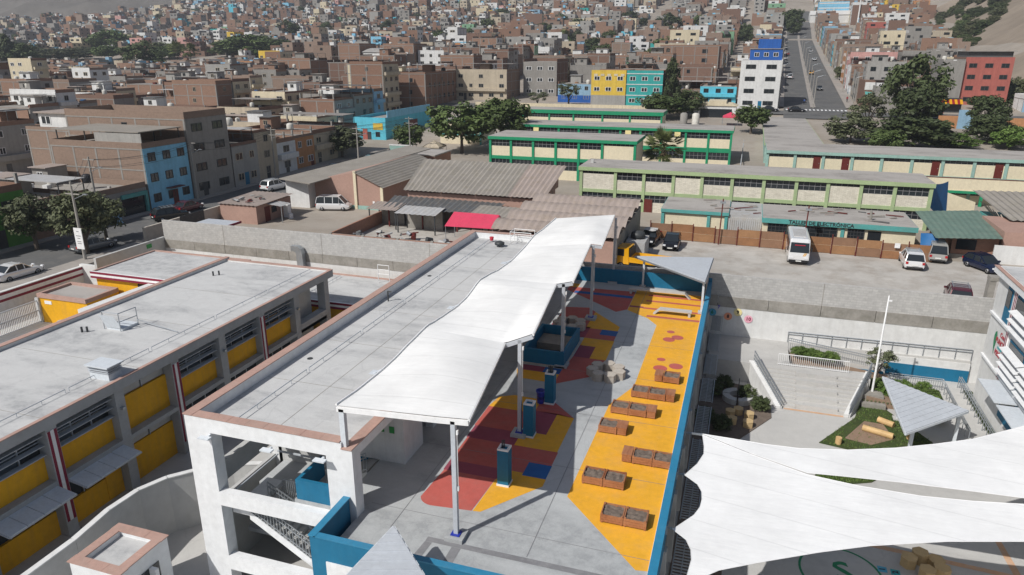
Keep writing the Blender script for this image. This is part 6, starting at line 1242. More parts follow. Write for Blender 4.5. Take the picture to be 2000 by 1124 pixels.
row('white fronted house with balcony along the side street', 104.8, 110.5, 2, 'house_brick1', 'h_white', 2.7, x1=-77); row('orange brown fronted house along the side street', 110.8, 117, 2, 'house_brick3', 'h_orange', 2.8, x1=-77.4); row('brick house with timber clutter on its roof near the street tree', 117.3, 126, 2, 'house_brick0', 'h_beige', 2.8, x1=-78); row('last brick house before the cyan shop corner', 126.3, 136, 2, 'house_brick2', 'h_concrete', 2.8, x1=-79)
h = house(-110, -93.2, 86, 97, 0, 3, 'house_brick3', 'h_cream', 'brick house with cream and white top storey under a red brown roof', 77, front_faces=(), fh=2.9, extra='clean'); sp(-110, -93, 86, 97); cb_('top_storey', 'h_white', h, -108, 87, 8.73, -95, 96, 11.2); cb_('top_roof', 'asbestos_warm', h, -108.4, 86.5, 11.2, -94.6, 96.4, 11.4); [window(h, '-y', x, 10.1, 2.0, 1.3, 87, 'bright_white') for x in (-106.5, -100, -96.8)]
# ------------------------------------------------------------------ the rest of the city on its street grid
import mathutils
CP, SP_ = math.cos(R(18.07)), math.sin(R(18.07)); CT, ST = math.cos(R(18.51)), math.sin(R(18.51))
def in_view(X, Y, Z, m=60):
    r_ = X*CP+Y*SP_; f_ = -X*SP_+Y*CP; d = f_*CT+(H-Z)*ST
    if d < 5: return False
    return -m-1000 < 1386*r_/d < 1000+m
lots = []; cr = random.Random(21)
def blocked(x0, x1, y0, y1):
    if x1 > -63 and y0 < 206: return True
    if y0 < 206 < y1 or (206 <= y0 < 214.5 and x1 > -135): return True
    if x1 > -79 and y0 < 214 : return True
    if -80 < x1 and x0 < -62 and y0 < 214: return True
    a = avx(y0)-2.8; c = avx(y1)+18.9
    if x1 > a and x0 < c and y0 > 190: return True
    if right_r(x1, y0) > 4 or left_r((x0+x1)/2, y1) > -4: return True
    if -460 < x0 < -268 and 303 < y0 < 400: return True
    for s_ in SPECIAL:
        if x0 < s_[1] and x1 > s_[0] and y0 < s_[3] and y1 > s_[2]: return True
    return False
bx0 = -94.0
strips = []
x = -93.6
k = 0
while x > -1250:                              # two lot depths, then a street
    dp = 15.5 if x > -200 else 11.5; strips.append((x-dp, x)); x -= dp+.1; k += 1
    if k % 2 == 1: x -= 6.0
x = -78.0
while x < 140: strips.append((x, x+15)); strips.append((x+15.1, x+30)); x += 36
for side in (1, -1):                           # shop-houses lining the avenue
    y = 238.0 if side > 0 else 233.0
    while y < 690:
        w_ = cr.uniform(6, 10.5); y0, y1 = y, y+w_-.12; y += w_
        x0 = avx(y0)+19.2+cr.uniform(0, .8) if side > 0 else avx(y0)-3.0-14-cr.uniform(0, .6); x1 = x0+14
        if blocked(x0, x1-1.0, y0, y1): 
            if side < 0 or right_r(x1, y0) > 4: continue
        z = min(gh(x0, y0), gh(x1, y0), gh(x0, y1), gh(x1, y1)); lots.append((math.hypot(x0, y0), x0, x1, y0, y1, z, cr.choices((1, 2, 3, 4), (.1, .35, .38, .17))[0], cr.random())); sp(x0, x1, y0+.5, y1-.5)
for (sx0, sx1) in strips:
    west = sx0 < -93
    y = 20.0 if west else 215.5; n = 0
    y += cr.uniform(0, 6)
    while y < 1010:
        w_ = cr.choice((cr.uniform(5.2, 8.5), cr.uniform(6, 10), cr.uniform(8, 15))) if y < 330 else cr.choice((cr.uniform(4.4, 7), cr.uniform(5.5, 8.5), cr.uniform(7, 12))); n += 1
        if n % 12 == 0: y += 7
        y0, y1 = y, y+w_-.15; y += w_
        d0 = cr.uniform(0, .8); d1 = cr.uniform(0, 6)
        x0, x1 = (sx0+d1, sx1-d0) if cr.random() < .5 else (sx0+d0, sx1-d1)
        if blocked(x0, x1, y0, y1): continue
        z = min(gh(x0, y0), gh(x1, y0), gh(x0, y1), gh(x1, y1))
        if not in_view((x0+x1)/2, y0, z): continue
        d = math.hypot((x0+x1)/2, y0); fl = cr.choices((1, 2, 3, 4, 5), (.16, .36, .30, .14, .04))[0]
        if (x0+x1)/2 < -170 and 215 < y0 < 305: fl = min(fl, 2)
        if cr.random() < .03: continue
        lots.append((d, x0, x1, y0, y1, z, fl, cr.random()))
lots.sort()
PAL = ['h_beige', 'h_cream', 'h_white', 'h_grey', 'h_concrete', 'h_sky', 'h_green', 'h_yellow', 'h_pink', 'h_orange', 'h_teal', 'h_red', 'h_cyan', 'h_bluewall']; PW = [6, 5, 7, 8, 12, 2, 1.2, .6, 1.2, .6, .4, .25, .4, .6]
NMC = {'h_beige': 'beige', 'h_cream': 'cream', 'h_white': 'white', 'h_grey': 'grey', 'h_concrete': 'bare concrete', 'h_sky': 'pale blue', 'h_green': 'pale green', 'h_yellow': 'yellow', 'h_pink': 'pink', 'h_orange': 'orange', 'h_teal': 'teal', 'h_red': 'red', 'h_cyan': 'cyan', 'h_bluewall': 'blue'}
NUMW = {1: 'one', 2: 'two', 3: 'three', 4: 'four', 5: 'five'}
near = lots[:255]; far = lots[255:]
assert len(far) < 9000
seen = {}
def px_of(X, Y, Z):
    r_ = X*CP+Y*SP_; f_ = -X*SP_+Y*CP; d = f_*CT+(H-Z)*ST; return 1000+1386*r_/d, 562-1386*(f_*ST-(H-Z)*CT)/d
rows_ = {}
for i, (d, x0, x1, y0, y1, z, fl, rv) in enumerate(near):
    px, py = px_of((x0+x1)/2, y0, z+3*fl); rows_.setdefault(int(d//13), []).append((px, i))
rank = {}
for rk, (key, lst) in enumerate(sorted(rows_.items())):
    for j, (px, i) in enumerate(sorted(lst)): rank[i] = (rk, j, len(lst))
for i, (d, x0, x1, y0, y1, z, fl, rv) in enumerate(near):
    wall = 'house_brick%d' % (int(rv*977) % 5); front = cr.choices(PAL, [6, 5, 6, 8, 12, 2, 1, 0, .6, .5, .3, 0, .3, .5])[0]
    fs = '+x' if (x0+x1)/2 < 20 else '-x'
    ff = (fs,) if rv < .62 else (('-y', fs) if rv < .85 else ())
    if rv > .94 and front in ('h_beige', 'h_cream', 'h_white', 'h_grey', 'h_concrete'): wall = front
    rk, j, n_ = rank[i]
    lab = '%s storey brick house%s, %s from left in the %s city row' % (NUMW[fl], (' with %s front' % NMC[front]) if ff else ' without plaster', ORD[min(j, 31)], ORD[min(rk, 31)])
    house(x0, x1, y0, y1, z, fl, wall, front, lab, i*13+5, face_side=fs, front_faces=ff, fh=2.8, roof=cr.choice(['h_roof', 'h_roof2', 'h_roof']), group='houses of the brick city')
# everything further up the slope reads as one mass
FM = ['house_brick0', 'house_brick1', 'house_brick2', 'house_brick3', 'house_brick4', 'h_roof', 'h_roof2', 'window_glass'] + PAL + ['tin_dark', 'tin_light', 'tank_white', 'tank_dark']; FI = {m_: i for i, m_ in enumerate(FM)}
q = MB()
def openbox(q, x0, y0, z0, x1, y1, z1, mw, mr, mf=None, fs=None, par=.7):
    n = len(q.v); t_ = .25
    q.v += [(x0,y0,z0),(x1,y0,z0),(x1,y1,z0),(x0,y1,z0),(x0,y0,z1+par),(x1,y0,z1+par),(x1,y1,z1+par),(x0,y1,z1+par),(x0+t_,y0+t_,z1+par),(x1-t_,y0+t_,z1+par),(x1-t_,y1-t_,z1+par),(x0+t_,y1-t_,z1+par),(x0+t_,y0+t_,z1),(x1-t_,y0+t_,z1),(x1-t_,y1-t_,z1),(x0+t_,y1-t_,z1)]
    fl_ = [(0,1,5,4),(1,2,6,5),(2,3,7,6),(3,0,4,7)]; mats_ = [mw]*4
    if mf is not None:
        for nm_, ix in (('-y', 0), ('+x', 1), ('-x', 3)):
            if nm_ in fs: mats_[ix] = mf
    for f_, m_ in zip(fl_, mats_): q.f.append(tuple(n+a for a in f_)); q.m.append(m_)
    for a in ((4,5,9,8),(5,6,10,9),(6,7,11,10),(7,4,8,11),(8,9,13,12),(9,10,14,13),(10,11,15,14),(11,8,12,15)): q.f.append(tuple(n+b_ for b_ in a)); q.m.append(mw)
    q.f.append((n+12, n+13, n+14, n+15)); q.m.append(mr)
G_ = FI['window_glass']
for (d, x0, x1, y0, y1, z, fl, rv) in far:
    mw = FI['house_brick%d' % (int(rv*977) % 5)]; fr = cr.choices(PAL, [7, 6, 8, 11, 13, 2, 1.2, .6, 1.2, .6, .4, .25, .4, .6])[0]; mf = FI[fr]; fs = '+x' if (x0+x1)/2 < 30 else '-x'
    ff = (fs,) if rv < .48 else (('-y', fs) if rv < .80 else ())
    if rv > .91: mw = mf
    mr = FI[cr.choice(['h_roof', 'h_roof', 'h_roof2'])]; zt = z+fl*2.8; split = cr.random()
    if split < .4 and fl > 1:                 # stepped mass
        ym = y0+(y1-y0)*cr.uniform(.3, .7); xm = x0+(x1-x0)*cr.uniform(.35, .7)
        if cr.random() < .5: openbox(q, x0, y0, z-4, xm, y1, zt, mw, mr, mf, ff); openbox(q, xm+.02, y0, z-4, x1, y1, zt-2.8, mw, mr, mf, ff)
        else: openbox(q, x0, y0, z-4, x1, y1, zt-2.8, mw, mr, mf, ff); openbox(q, x0+.1, y0+(y1-y0)*.4, zt-2.78, xm, y1-.1, zt-.3, cr.choice([mw, mf, FI['h_white']]), mr, None)
    else: openbox(q, x0, y0, z-4, x1, y1, zt, mw, mr, mf, ff, cr.uniform(.2, 1.0))
    for f_ in range(fl):
        if d > 800 and f_ % 2: continue
        zc = z+f_*2.8+1.0
        if '-y' in ff or cr.random() < .45:
            nn = 2 if '-y' in ff else 1
            for k in range(nn):
                ww = cr.choice((1.1, 1.4, 2.6)); xa = x0+(x1-x0)*((k+.5)/nn)-ww/2+cr.uniform(-.6, .6); q.box(xa, y0-.05, zc, xa+ww, y0+.02, zc+1.2, G_)
        for k in range(2):
            ya = y0+(y1-y0)*((k+.5)/2)-.6
            if fs == '+x': q.box(x1-.02, ya, zc, x1+.05, ya+1.3, zc+1.15, G_)
            else: q.box(x0-.05, ya, zc, x0+.02, ya+1.3, zc+1.15, G_)
    for k in range(cr.choice((1, 2, 3, 3, 4))):
        px = cr.uniform(x0+.6, x1-2.2); py = cr.uniform(y0+.6, max(y0+.7, y1-2.2)); s_ = cr.uniform(.7, 2.4); q.box(px, py, zt-.2, px+s_, py+s_*.8, zt+s_*cr.uniform(.4, .9), FI[cr.choice(['tin_dark', 'tin_light', 'tank_white', 'tank_dark', 'h_white', 'h_sky', 'house_brick1', 'h_concrete', 'h_bluewall', 'house_brick0'])])
if far: o = struct(q, 'distant_houses', FM, 'stuff'); o['label'] = 'dense mass of small brick houses climbing the far slope'; o['category'] = 'houses'
print('LOTS', len(lots), len(near), 'maxd near', near[-1][0] if near else 0)
# ------------------------------------------------------------------ vegetation
def leafmat(name, a, b_):
    m_, t_, s_ = newmat(name); p_ = pos(t_); oi = N(t_, 'ShaderNodeObjectInfo'); n1 = noise(t_, p_, .9, 3); n2 = noise(t_, p_, 6, 2)
    col = ramp(t_, n1, a, b_, .3, .72); col = mixc(t_, .35, col, ramp(t_, n2, mul(a, .7), mul(b_, 1.25)))
    hv = N(t_, 'ShaderNodeHueSaturation'); mr_ = N(t_, 'ShaderNodeMapRange'); mr_.inputs[3].default_value = .75; mr_.inputs[4].default_value = 1.25; t_.links.new(oi.outputs['Random'], mr_.inputs[0]); t_.links.new(mr_.outputs[0], hv.inputs['Value']); t_.links.new(col, hv.inputs['Color'])
    t_.links.new(hv.outputs[0], s_.inputs['Base Color']); s_.inputs['Roughness'].default_value = .6; s_.inputs['Specular IOR Level'].default_value = .25
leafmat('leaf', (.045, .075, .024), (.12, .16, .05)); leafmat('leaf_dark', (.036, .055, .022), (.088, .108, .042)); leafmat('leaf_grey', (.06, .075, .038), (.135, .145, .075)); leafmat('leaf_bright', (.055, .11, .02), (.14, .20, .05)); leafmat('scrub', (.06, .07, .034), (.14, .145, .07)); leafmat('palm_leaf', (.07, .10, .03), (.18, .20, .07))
paint('bark', (.13, .105, .085), .95, .2, 2, .3, (.08, .06, .05)); paint('palm_skirt', (.19, .14, .08), .95, .25, 2, .4, (.1, .07, .04))
def leaf_quad(q, c, nrm, s, rnd):
    nrm = nrm.normalized(); a = nrm.orthogonal().normalized(); b_ = nrm.cross(a); t_ = rnd.uniform(0, 6.28); u = a*math.cos(t_)+b_*math.sin(t_); v = nrm.cross(u)
    q.quad(tuple(c-u*s-v*s*.45), tuple(c+u*s-v*s*.55), tuple(c+u*s*.9+v*s*.5), tuple(c-u*s*.8+v*s*.55))
def crown_mesh(seed, nc, nl, rc, s, mat, shape='ball'):
    """unit crown: radius 1, height from -1 to 1, made of leaf clumps with gaps between them"""
    rnd = random.Random(seed); q = MB(); cs = []
    while len(cs) < nc:
        p_ = Vector((rnd.uniform(-1, 1), rnd.uniform(-1, 1), rnd.uniform(-1, 1)))
        if p_.length > 1: continue
        if p_.length < .35 and rnd.random() < .8: continue
        if shape == 'ball' and p_.z < -.55 and rnd.random() < .7: continue
        if shape == 'column': p_.x *= .85-.45*p_.z; p_.y *= .85-.45*p_.z
        cs.append(p_*.86)
    for c in cs:
        r_ = rc*rnd.uniform(.6, 1.35); k = int(nl*rnd.uniform(.6, 1.3))
        for _ in range(k):
            d = Vector((rnd.gauss(0, 1), rnd.gauss(0, 1), rnd.gauss(0, 1))).normalized(); p_ = c+Vector((d.x, d.y, d.z*.75))*r_*(rnd.random()**.45)
            leaf_quad(q, p_, d+Vector((rnd.gauss(0, .5), rnd.gauss(0, .5), .5+rnd.gauss(0, .4))), s*rnd.uniform(.6, 1.3), rnd)
    return q.mesh('crown', mat)
CROWN = {}
for nm, mt in (('broad', 'leaf'), ('dark', 'leaf_dark'), ('grey', 'leaf_grey'), ('bright', 'leaf_bright'), ('scrub', 'scrub')):
    CROWN[nm] = [crown_mesh(31+7*i+len(nm), 70, 60, .27, .060, mt) for i in range(2)]
CROWN['column'] = [crown_mesh(90, 85, 55, .22, .055, 'leaf_dark', 'column')]
CROWN['sparse'] = [crown_mesh(91+i, 34, 60, .24, .055, 'leaf_grey') for i in range(2)]
def trunk_mesh(seed, lean=.1):
    """unit trunk: height 1 (crown base about .35), forking limbs into the crown"""
    rnd = random.Random(seed); q = MB(); p_ = Vector((0, 0, -.03)); r_ = .05; d = Vector((rnd.uniform(-lean, lean), rnd.uniform(-lean, lean), 1))
    pts = [(p_.copy(), r_)]
    for k in range(4): p_ = p_+d.normalized()*.12; d += Vector((rnd.uniform(-.15, .15), rnd.uniform(-.15, .15), 0)); r_ *= .86; pts.append((p_.copy(), r_))
    for (a, ra), (c, rc) in zip(pts, pts[1:]): q.tube(a, c, ra, 8, 0, rc, False)
    for k in range(6):
        a, ra = pts[rnd.choice((2, 3, 4))]; ang = k*1.05+rnd.uniform(-.3, .3); b_ = a+Vector((math.cos(ang)*.16, math.sin(ang)*.16, .2+rnd.uniform(0, .12))); c = b_+Vector((math.cos(ang)*.12, math.sin(ang)*.12, .16)); q.tube(a, b_, ra*.6, 6, 0, ra*.38, False); q.tube(b_, c, ra*.38, 5, 0, ra*.15, False)
    return q.mesh('trunk', 'bark')
TRUNK = [trunk_mesh(s_) for s_ in (1, 2, 3)]
tn = 0
def tree(kind, x, y, h, w, label, group='trees of the district', z=None, low=.30, name='tree', cat='tree'):
    global tn; tn += 1
    z = gh(x, y) if z is None else z
    o = thing(name, label, cat, (x, y, z), R(37*tn), group)
    child(TRUNK[tn % 3], 'trunk', o, (0, 0, 0), (0, 0, 0), (h*.9, h*.9, h*.9) if h < 9 else (h*.75, h*.75, h*.9))
    cz = h*(1+low)/2; rz_ = h*(1-low)/2
    child(CROWN[kind][tn % len(CROWN[kind])], 'crown', o, (0, 0, cz), (0, 0, R(61*tn)), (w/2*1.06, w/2*1.06, rz_*1.08)); return o
tree('broad', -57.0, 140.5, 11, 14.5, 'large spreading tree left of the green trimmed block', low=.2); tree('broad', -48.8, 142.5, 11.6, 13, 'large tree right behind the white tent', low=.2); tree('broad', -68.6, 139.5, 6.2, 6.6, 'small leafy tree at the side street corner', low=.15)
tree('grey', -77.5, 127, 6.2, 8.8, 'dusty street tree among parked cars on the side street', low=.2); tree('grey', -66.0, 55.5, 7.2, 5.4, 'dusty street tree beside the white sign post', low=.25); tree('grey', -72.5, 55.0, 6.0, 5.0, 'thin dusty tree before the green fronted house', low=.25); tree('grey', -68.5, 60.5, 5.2, 4.6, 'dusty street tree next to the dark parked car', low=.2)
tree('sparse', -61.2, 212.5, 4.2, 7.5, 'low dusty tree before the grey concrete building'); tree('sparse', -51.9, 213.8, 7.2, 7.4, 'loose tree in front of the light blue house'); tree('column', -22.4, 219.5, 13.8, 6.4, 'tall dark narrow tree right of the teal building', low=.08)
tree('broad', -22.3, 194.7, 7, 12.5, 'wide leafy tree below the tall dark tree', low=.12); tree('dark', -16.1, 199.6, 6.8, 10, 'round dark tree beside the wide leafy one', low=.12); tree('dark', -72.6, 366, 9.8, 12, 'round dark tree in front of a white four storey house', low=.15); tree('broad', -48.8, 368, 7.5, 7, 'leafy tree with yellow wall behind in mid city', low=.15)
tree('broad', .6, 176, 6.8, 8, 'leafy tree at the head of the paved walkway', low=.2); tree('dark', 37.4, 199, 15.5, 14.5, 'tallest dark eucalyptus tree at right of the avenue', low=.16); tree('sparse', 25.7, 181, 9.8, 8.5, 'slim pale trunked tree left of the tall eucalyptus', low=.3); tree('grey', 21, 168.6, 6.2, 10, 'dusty round tree behind the flat roofed hall', low=.08); tree('dark', 32.1, 164.2, 6.8, 15, 'wide dense dark green tree mass under the eucalyptus', low=.05)
tree('broad', 26.5, 160, 4.6, 8, 'low bushy tree left of the dense dark mass', low=.05); tree('dark', 50.5, 186, 8.6, 8.4, 'dark tree in front of the coral red building', low=.15); tree('bright', 50.2, 167.9, 4.6, 7.4, 'bright green bush at the right edge', low=.02); tree('bright', 41, 167, 3.2, 7.6, 'low bright bush right of the dense dark mass', low=.02); tree('dark', 48.7, 174.5, 6, 10.5, 'dark round tree by the orange wall', low=.05)
tree('dark', 35, 178, 11, 11, 'dark tree crown in front of the eucalyptus trunk', low=.1); tree('broad', 58.9, 225.6, 3.8, 7, 'street tree before the coral red building', low=.1)
for k, a in enumerate(sorted(((-301, 308, 11, 18.5, 'dark'), (-380, 295, 15, 14, 'column'), (-377, 301, 11.5, 17, 'dark'), (-446, 426, 13, 28, 'broad'), (-305, 400, 11, 30, 'broad'), (-290, 404, 10, 22, 'broad'), (-322, 398, 9, 20, 'broad'), (-356, 516, 14, 17, 'dark'), (-343, 552, 12, 13, 'dark'), (-62.6, 563, 13, 18, 'dark'), (-104, 640, 9, 13, 'dark'), (-229, 671, 9, 13, 'dark'), (-357, 386, 8, 22, 'grey'), (-417, 371, 6.5, 26, 'grey'), (-438, 370, 6, 20, 'grey'), (23.5, 600, 12, 15, 'dark'), (24, 573, 10, 9, 'dark'), (31, 300, 4.2, 5, 'grey'), (-141, 610, 8, 12, 'dark'), (-395, 375, 7, 18, 'broad'), (-270, 352, 7, 10, 'broad'), (-460, 366, 8, 12, 'dark'), (-210, 480, 9, 13, 'dark'), (-180, 545, 8, 12, 'dark'), (-90, 480, 8, 11, 'dark')), key=lambda a: math.hypot(a[0], a[1]))):
    tree(a[4], a[0], a[1], a[2]*1.3, a[3]*1.15, 'far %s tree, %s of the city trees counted by nearness' % ({'dark': 'dark', 'column': 'dark narrow', 'broad': 'green', 'grey': 'dusty'}[a[4]], ORD[k]), low=.06)
def palm(x, y, h, r_, label, z=None, skirt=True):
    z = gh(x, y) if z is None else z; o = thing('palm_tree', label, 'palm', (x, y, z), 0, 'trees of the district'); rnd = random.Random(int(x*7))
    MB().tube((x, y, z), (x, y, z+h), .28, 9, 0, .2).obj('trunk', 'bark', o)
    q = MB(); top = Vector((x, y, z+h))
    for k in range(64):
        az = rnd.uniform(0, 6.28); el = rnd.uniform(-.7, 1.35); d = Vector((math.cos(az)*math.cos(el), math.sin(az)*math.cos(el), math.sin(el))); L_ = r_*rnd.uniform(.55, .8); c = top+d*L_; q.tube(top, c, .03, 4, 0, .015, False); sd_ = d.cross(Vector((0, 0, 1))).normalized()
        for j in range(11):
            t_ = (j-5)/5; dd = (d*math.cos(t_*1.2)+sd_*math.sin(t_*1.2)); tip = c+dd*r_*.55+Vector((0, 0, -.1*r_*abs(t_)-.06)); w_ = sd_*.15+Vector((0, 0, .10)); q.face([tuple(c-w_), tuple(c+w_), tuple(tip)])
    q.obj('fronds', 'palm_leaf', o)
    if skirt:
        q = MB()
        for k in range(90): az = rnd.uniform(0, 6.28); r0 = rnd.uniform(.3, .9)*r_*.5; a = top+Vector((0, 0, -rnd.uniform(.1, 1.0))); q.face([tuple(a+Vector((.06, 0, 0))), tuple(a-Vector((.06, 0, 0))), tuple(a+Vector((math.cos(az)*r0, math.sin(az)*r0, -rnd.uniform(.6, 1.8))))])
        q.obj('dead_fronds', 'palm_skirt', o)
palm(-13.6, 127.5, 4.4, 3.3, 'fan palm with dry skirt before the long green trimmed block', 0)
palm(-297, 327, 9.5, 4.2, 'left of two tall palms beyond the long pale wall'); palm(-281, 319, 9, 4.2, 'right of two tall palms beyond the long pale wall'); palm(-160, 500, 8, 4, 'palm standing out of far rooftops'); palm(-118, 470, 8, 4, 'second palm among far rooftops')
# scrub on the right hill
hr = random.Random(17); k = 0; tries = 0
while k < 165 and tries < 5000:
    tries += 1; Y = hr.uniform(238, 640); X = 74+.14*(Y-290)+hr.uniform(-2, 26)*(1+(Y-240)/320); rr_ = right_r(X, Y)
    if 256 < Y < 400 and rr_ > 3: continue
    if Y >= 400 and rr_ > 6+(Y-400)*.22: continue
    if not in_view(X, Y, gh(X, Y), 40): continue
    s_ = hr.uniform(2.6, 6.5); tree(hr.choice(['scrub', 'scrub', 'dark', 'grey', 'broad']), X, Y, s_*.9, s_*1.6, 'dusty green scrub bush on the right hillside', 'scrub on the right hill', low=-.15, name='scrub_bush', cat='bush'); k += 1
for x, y, h_, w_, l in ((80, 236, 5.5, 11, 'green bush mass right of the coral red building'), (86, 250, 6, 12, 'green bush mass on the slope behind the coral red building'), (74, 252, 5, 8, 'bush on the roof line of the coral red building')): tree('scrub', x, y, h_, w_, l, low=0, name='scrub_bush', cat='bush')
tr_ = random.Random(44); k = 0
while k < 70:                              # trees squeezed between the far houses
    sx = tr_.choice(strips); X = sx[1]+tr_.uniform(1, 5); Y = tr_.uniform(330, 900)
    if X > 0 or left_r(X, Y) > -10 or not in_view(X, Y, gh(X, Y), 0): continue
    s_ = tr_.uniform(6, 11); tree(tr_.choice(['dark', 'dark', 'broad', 'grey']), X, Y, s_*1.1, s_*1.25, 'dark tree squeezed between far brick houses', 'trees between the far houses', low=.02); k += 1
# planting in the court
def shrub(x, y, z, s_, label, kind='bright', group='shrubs in the court'): return tree(kind, x, y, s_, s_*1.3, label, group, z, -.05, 'shrub', 'shrub')
for k in range(9): shrub(5.6+.62*k*.55, 57.6+.15*math.sin(k), -2.9-.03*k, .85, '%s small shrub from the left in the hedge along the lower ramp' % ORD[k], group='ramp hedge')
for k in range(6): shrub(11.2+.75*k*.62, 55.2+.5*math.sin(2*k), -4.2, 1.2, '%s leafy shrub from the left beside the flagpole bed' % ORD[k], group='flagpole shrubs')
for k in range(5): shrub(14.9+.25*math.sin(3*k), 52.0+1.15*k, -4.3, .95, '%s upright bright shrub from the front along the right lawn edge' % ORD[k], group='lawn edge shrubs')
for k, (x, y) in enumerate(((1.9, 51.6), (.2, 52.8), (-.6, 51.5), (2.9, 50.0), (-.9, 47.0), (.3, 46.2))): shrub(x, y, -4.4, 1.1, ('dark shrub behind the ring seat by the bleacher steps', 'dark shrub in the rear left of the shaded bed', 'dark shrub left of the ring seat', 'dark shrub at the foot of the bleacher steps', 'dark shrub hugging the terrace facade in the shaded bed', 'dark shrub left of the tan hexagonal stools')[k], 'dark', 'shaded bed shrubs')  # dark leaves chosen so the shaded bed reads darker
tree('sparse', 11.6, 57.4, 2.9, 2.4, 'slim young tree rising beside the access ramp', z=-4.3, low=.45, name='sapling')
q = MB(); gr_ = random.Random(2)
for poly in ([(6.7, 46.6), (9.3, 50.9), (9.9, 53.1), (11.7, 52.8), (13.9, 48.9), (13.3, 45.4)], [(12.8, 52.9), (12.8, 57.6), (16.0, 57.6), (15.9, 54.6), (14.3, 52.6)], [(5.9, 41.0), (9.4, 42.6), (10.8, 44.2), (7.0, 45.2)]):
    xs_ = [p[0] for p in poly]; ys_ = [p[1] for p in poly]
    def inside(x, y):
        c = False
        for (xa, ya), (xb, yb) in zip(poly, poly[1:]+poly[:1]):
            if (ya > y) != (yb > y) and x < (xb-xa)*(y-ya)/(yb-ya)+xa: c = not c
        return c
    for _ in range(5200):
        x = gr_.uniform(min(xs_), max(xs_)); y = gr_.uniform(min(ys_), max(ys_))
        if inside(x, y) and not (8.4 < x < 11.5 and 47.3 < y < 50.6 and gr_.random() < .85):
            a = gr_.uniform(0, 6.28); w_ = gr_.uniform(.02, .04); h_ = gr_.uniform(.05, .13); q.face([(x-w_*math.cos(a), y-w_*math.sin(a), -4.435), (x+w_*math.cos(a), y+w_*math.sin(a), -4.435), (x+gr_.uniform(-.06, .06), y+gr_.uniform(-.06, .06), -4.435+h_)])
o = struct(q, 'grass', 'leaf_bright', 'stuff'); o['label'] = 'short green grass on the court lawns'; o['category'] = 'grass'
q = MB()
for i in range(9):
    for j in range(9):
        x = 9.9+i*.27+.1*(j % 2); y = 53.3+j*.27
        if x < 12.4: q.lathe([(.07, 0), (.1, .07), (.0, .14)], 5, (x, y, -4.1+.0), cap=False)
o = struct(q, 'ground_cover', 'scrub', 'stuff'); o['label'] = 'rows of tiny seedlings in the brown bed by the flagpole'; o['category'] = 'plants'
# ------------------------------------------------------------------ poles, wires, walls, tents
paint('concrete_pole', (.36, .34, .31), .9, .1, 1, .2)
def utility_pole(x, y, h, label, z=None):
    z = gh(x, y) if z is None else z; o = thing('utility_pole', label, 'pole', (x, y, z), 0, 'utility poles'); MB().tube((x, y, z), (x, y, z+h), .17, 9, 0, .1).obj('shaft', 'concrete_pole', o)
    for k in (h-.4, h-1.3): MB().box(x-.9, y-.05, z+k, x+.9, y+.05, z+k+.1).obj('cross_arm', 'concrete_pole', o)
    MB().tube((x, y, z+h-1.8), (x+1.6, y, z+h-1.2), .03, 5).box(x+1.4, y-.1, z+h-1.25, x+1.9, y+.1, z+h-1.15).obj('lamp_arm', 'galv', o); return o
UP = [(-64.0, 53.5, 8.2), (-75.3, 66, 8.5), (-75.3, 83, 8.5), (-75.5, 102, 8.5), (-65.2, 112, 8.0), (-64.8, 132, 8.0)]
for i, (x, y, h) in enumerate(UP): utility_pole(x, y, h, ('concrete pole with white sign board in the street trees', 'concrete lamp pole before the low brick workshop', 'concrete lamp pole before the sky blue house', 'concrete lamp pole further down the side street', 'concrete pole behind the long sheet roof', 'concrete pole at the side street corner')[i], 0)
o = thing('pole_sign', 'white paper sign board on the street pole at far left', 'sign', (-63.6, 53.2, 0)); MB().box(-64.1, 52.9, 1.4, -63.1, 52.95, 3.6).obj('board', 'bright_white', o)
for z, w_ in ((3.2, .3), (2.75, .6), (2.5, .35), (2.15, .5), (1.95, .5)): MB().box(-63.6-w_/2, 52.885, z, -63.6+w_/2, 52.9, z+.07).obj('print_line', 'grey_line', o)
def wire(p_, c, sag, label=None):
    pts = [Vector(p_).lerp(Vector(c), k/8)-Vector((0, 0, sag*4*(k/8)*(1-k/8))) for k in range(9)]; q = MB()
    for a, b_ in zip(pts, pts[1:]): q.tube(a, b_, .018, 4, 0, None, False)
    return q
pw = thing('power_lines', 'thin black power lines sagging along the side street', 'wires', (-75.3, 66, 0))
for (a, b_) in ((1, 2), (2, 3), (3, 5), (0, 1), (4, 5)):
    for dx, dz in ((-.8, -.35), (0, -.3), (.8, -.35), (-.7, -1.25), (.7, -1.25)): pa, pb = UP[a], UP[b_]; wire((pa[0]+dx, pa[1], pa[2]+dz), (pb[0]+dx, pb[1], pb[2]+dz), .7).obj('wire', 'dark_metal', pw)
for k, Y in enumerate((219, 236, 258, 284, 312, 345, 385, 430)):
    for s_, dx in (('left', -1.4), ('median', 7.7), ('right', 17.6)):
        if s_ == 'right' and k % 2: continue
        x = avx(Y)+dx; z = gh(x, Y); o = thing('street_lamp', '%s street lamp on the %s of the avenue' % (ORD[k], 'central median' if s_ == 'median' else s_+' pavement'), 'street lamp', (x, Y, z), 0, 'avenue street lamps'); MB().tube((x, Y, z), (x, Y, z+8.6), .14, 7, 0, .08).obj('shaft', 'concrete_pole', o); MB().tube((x, Y, z+8.5), (x+1.8, Y, z+9.1), .05, 5).box(x+1.5, Y-.12, z+9.05, x+2.2, Y+.12, z+9.17).obj('lamp_arm', 'galv', o)
o = thing('telecom_mast', 'slim white telecom mast rising from the far rooftops right of the avenue', 'mast', (71, 626, gh(71, 626))); z = gh(71, 626); MB().tube((71, 626, z), (71, 626, z+28), .6, 8, 0, .3).obj('shaft', 'bright_white', o)
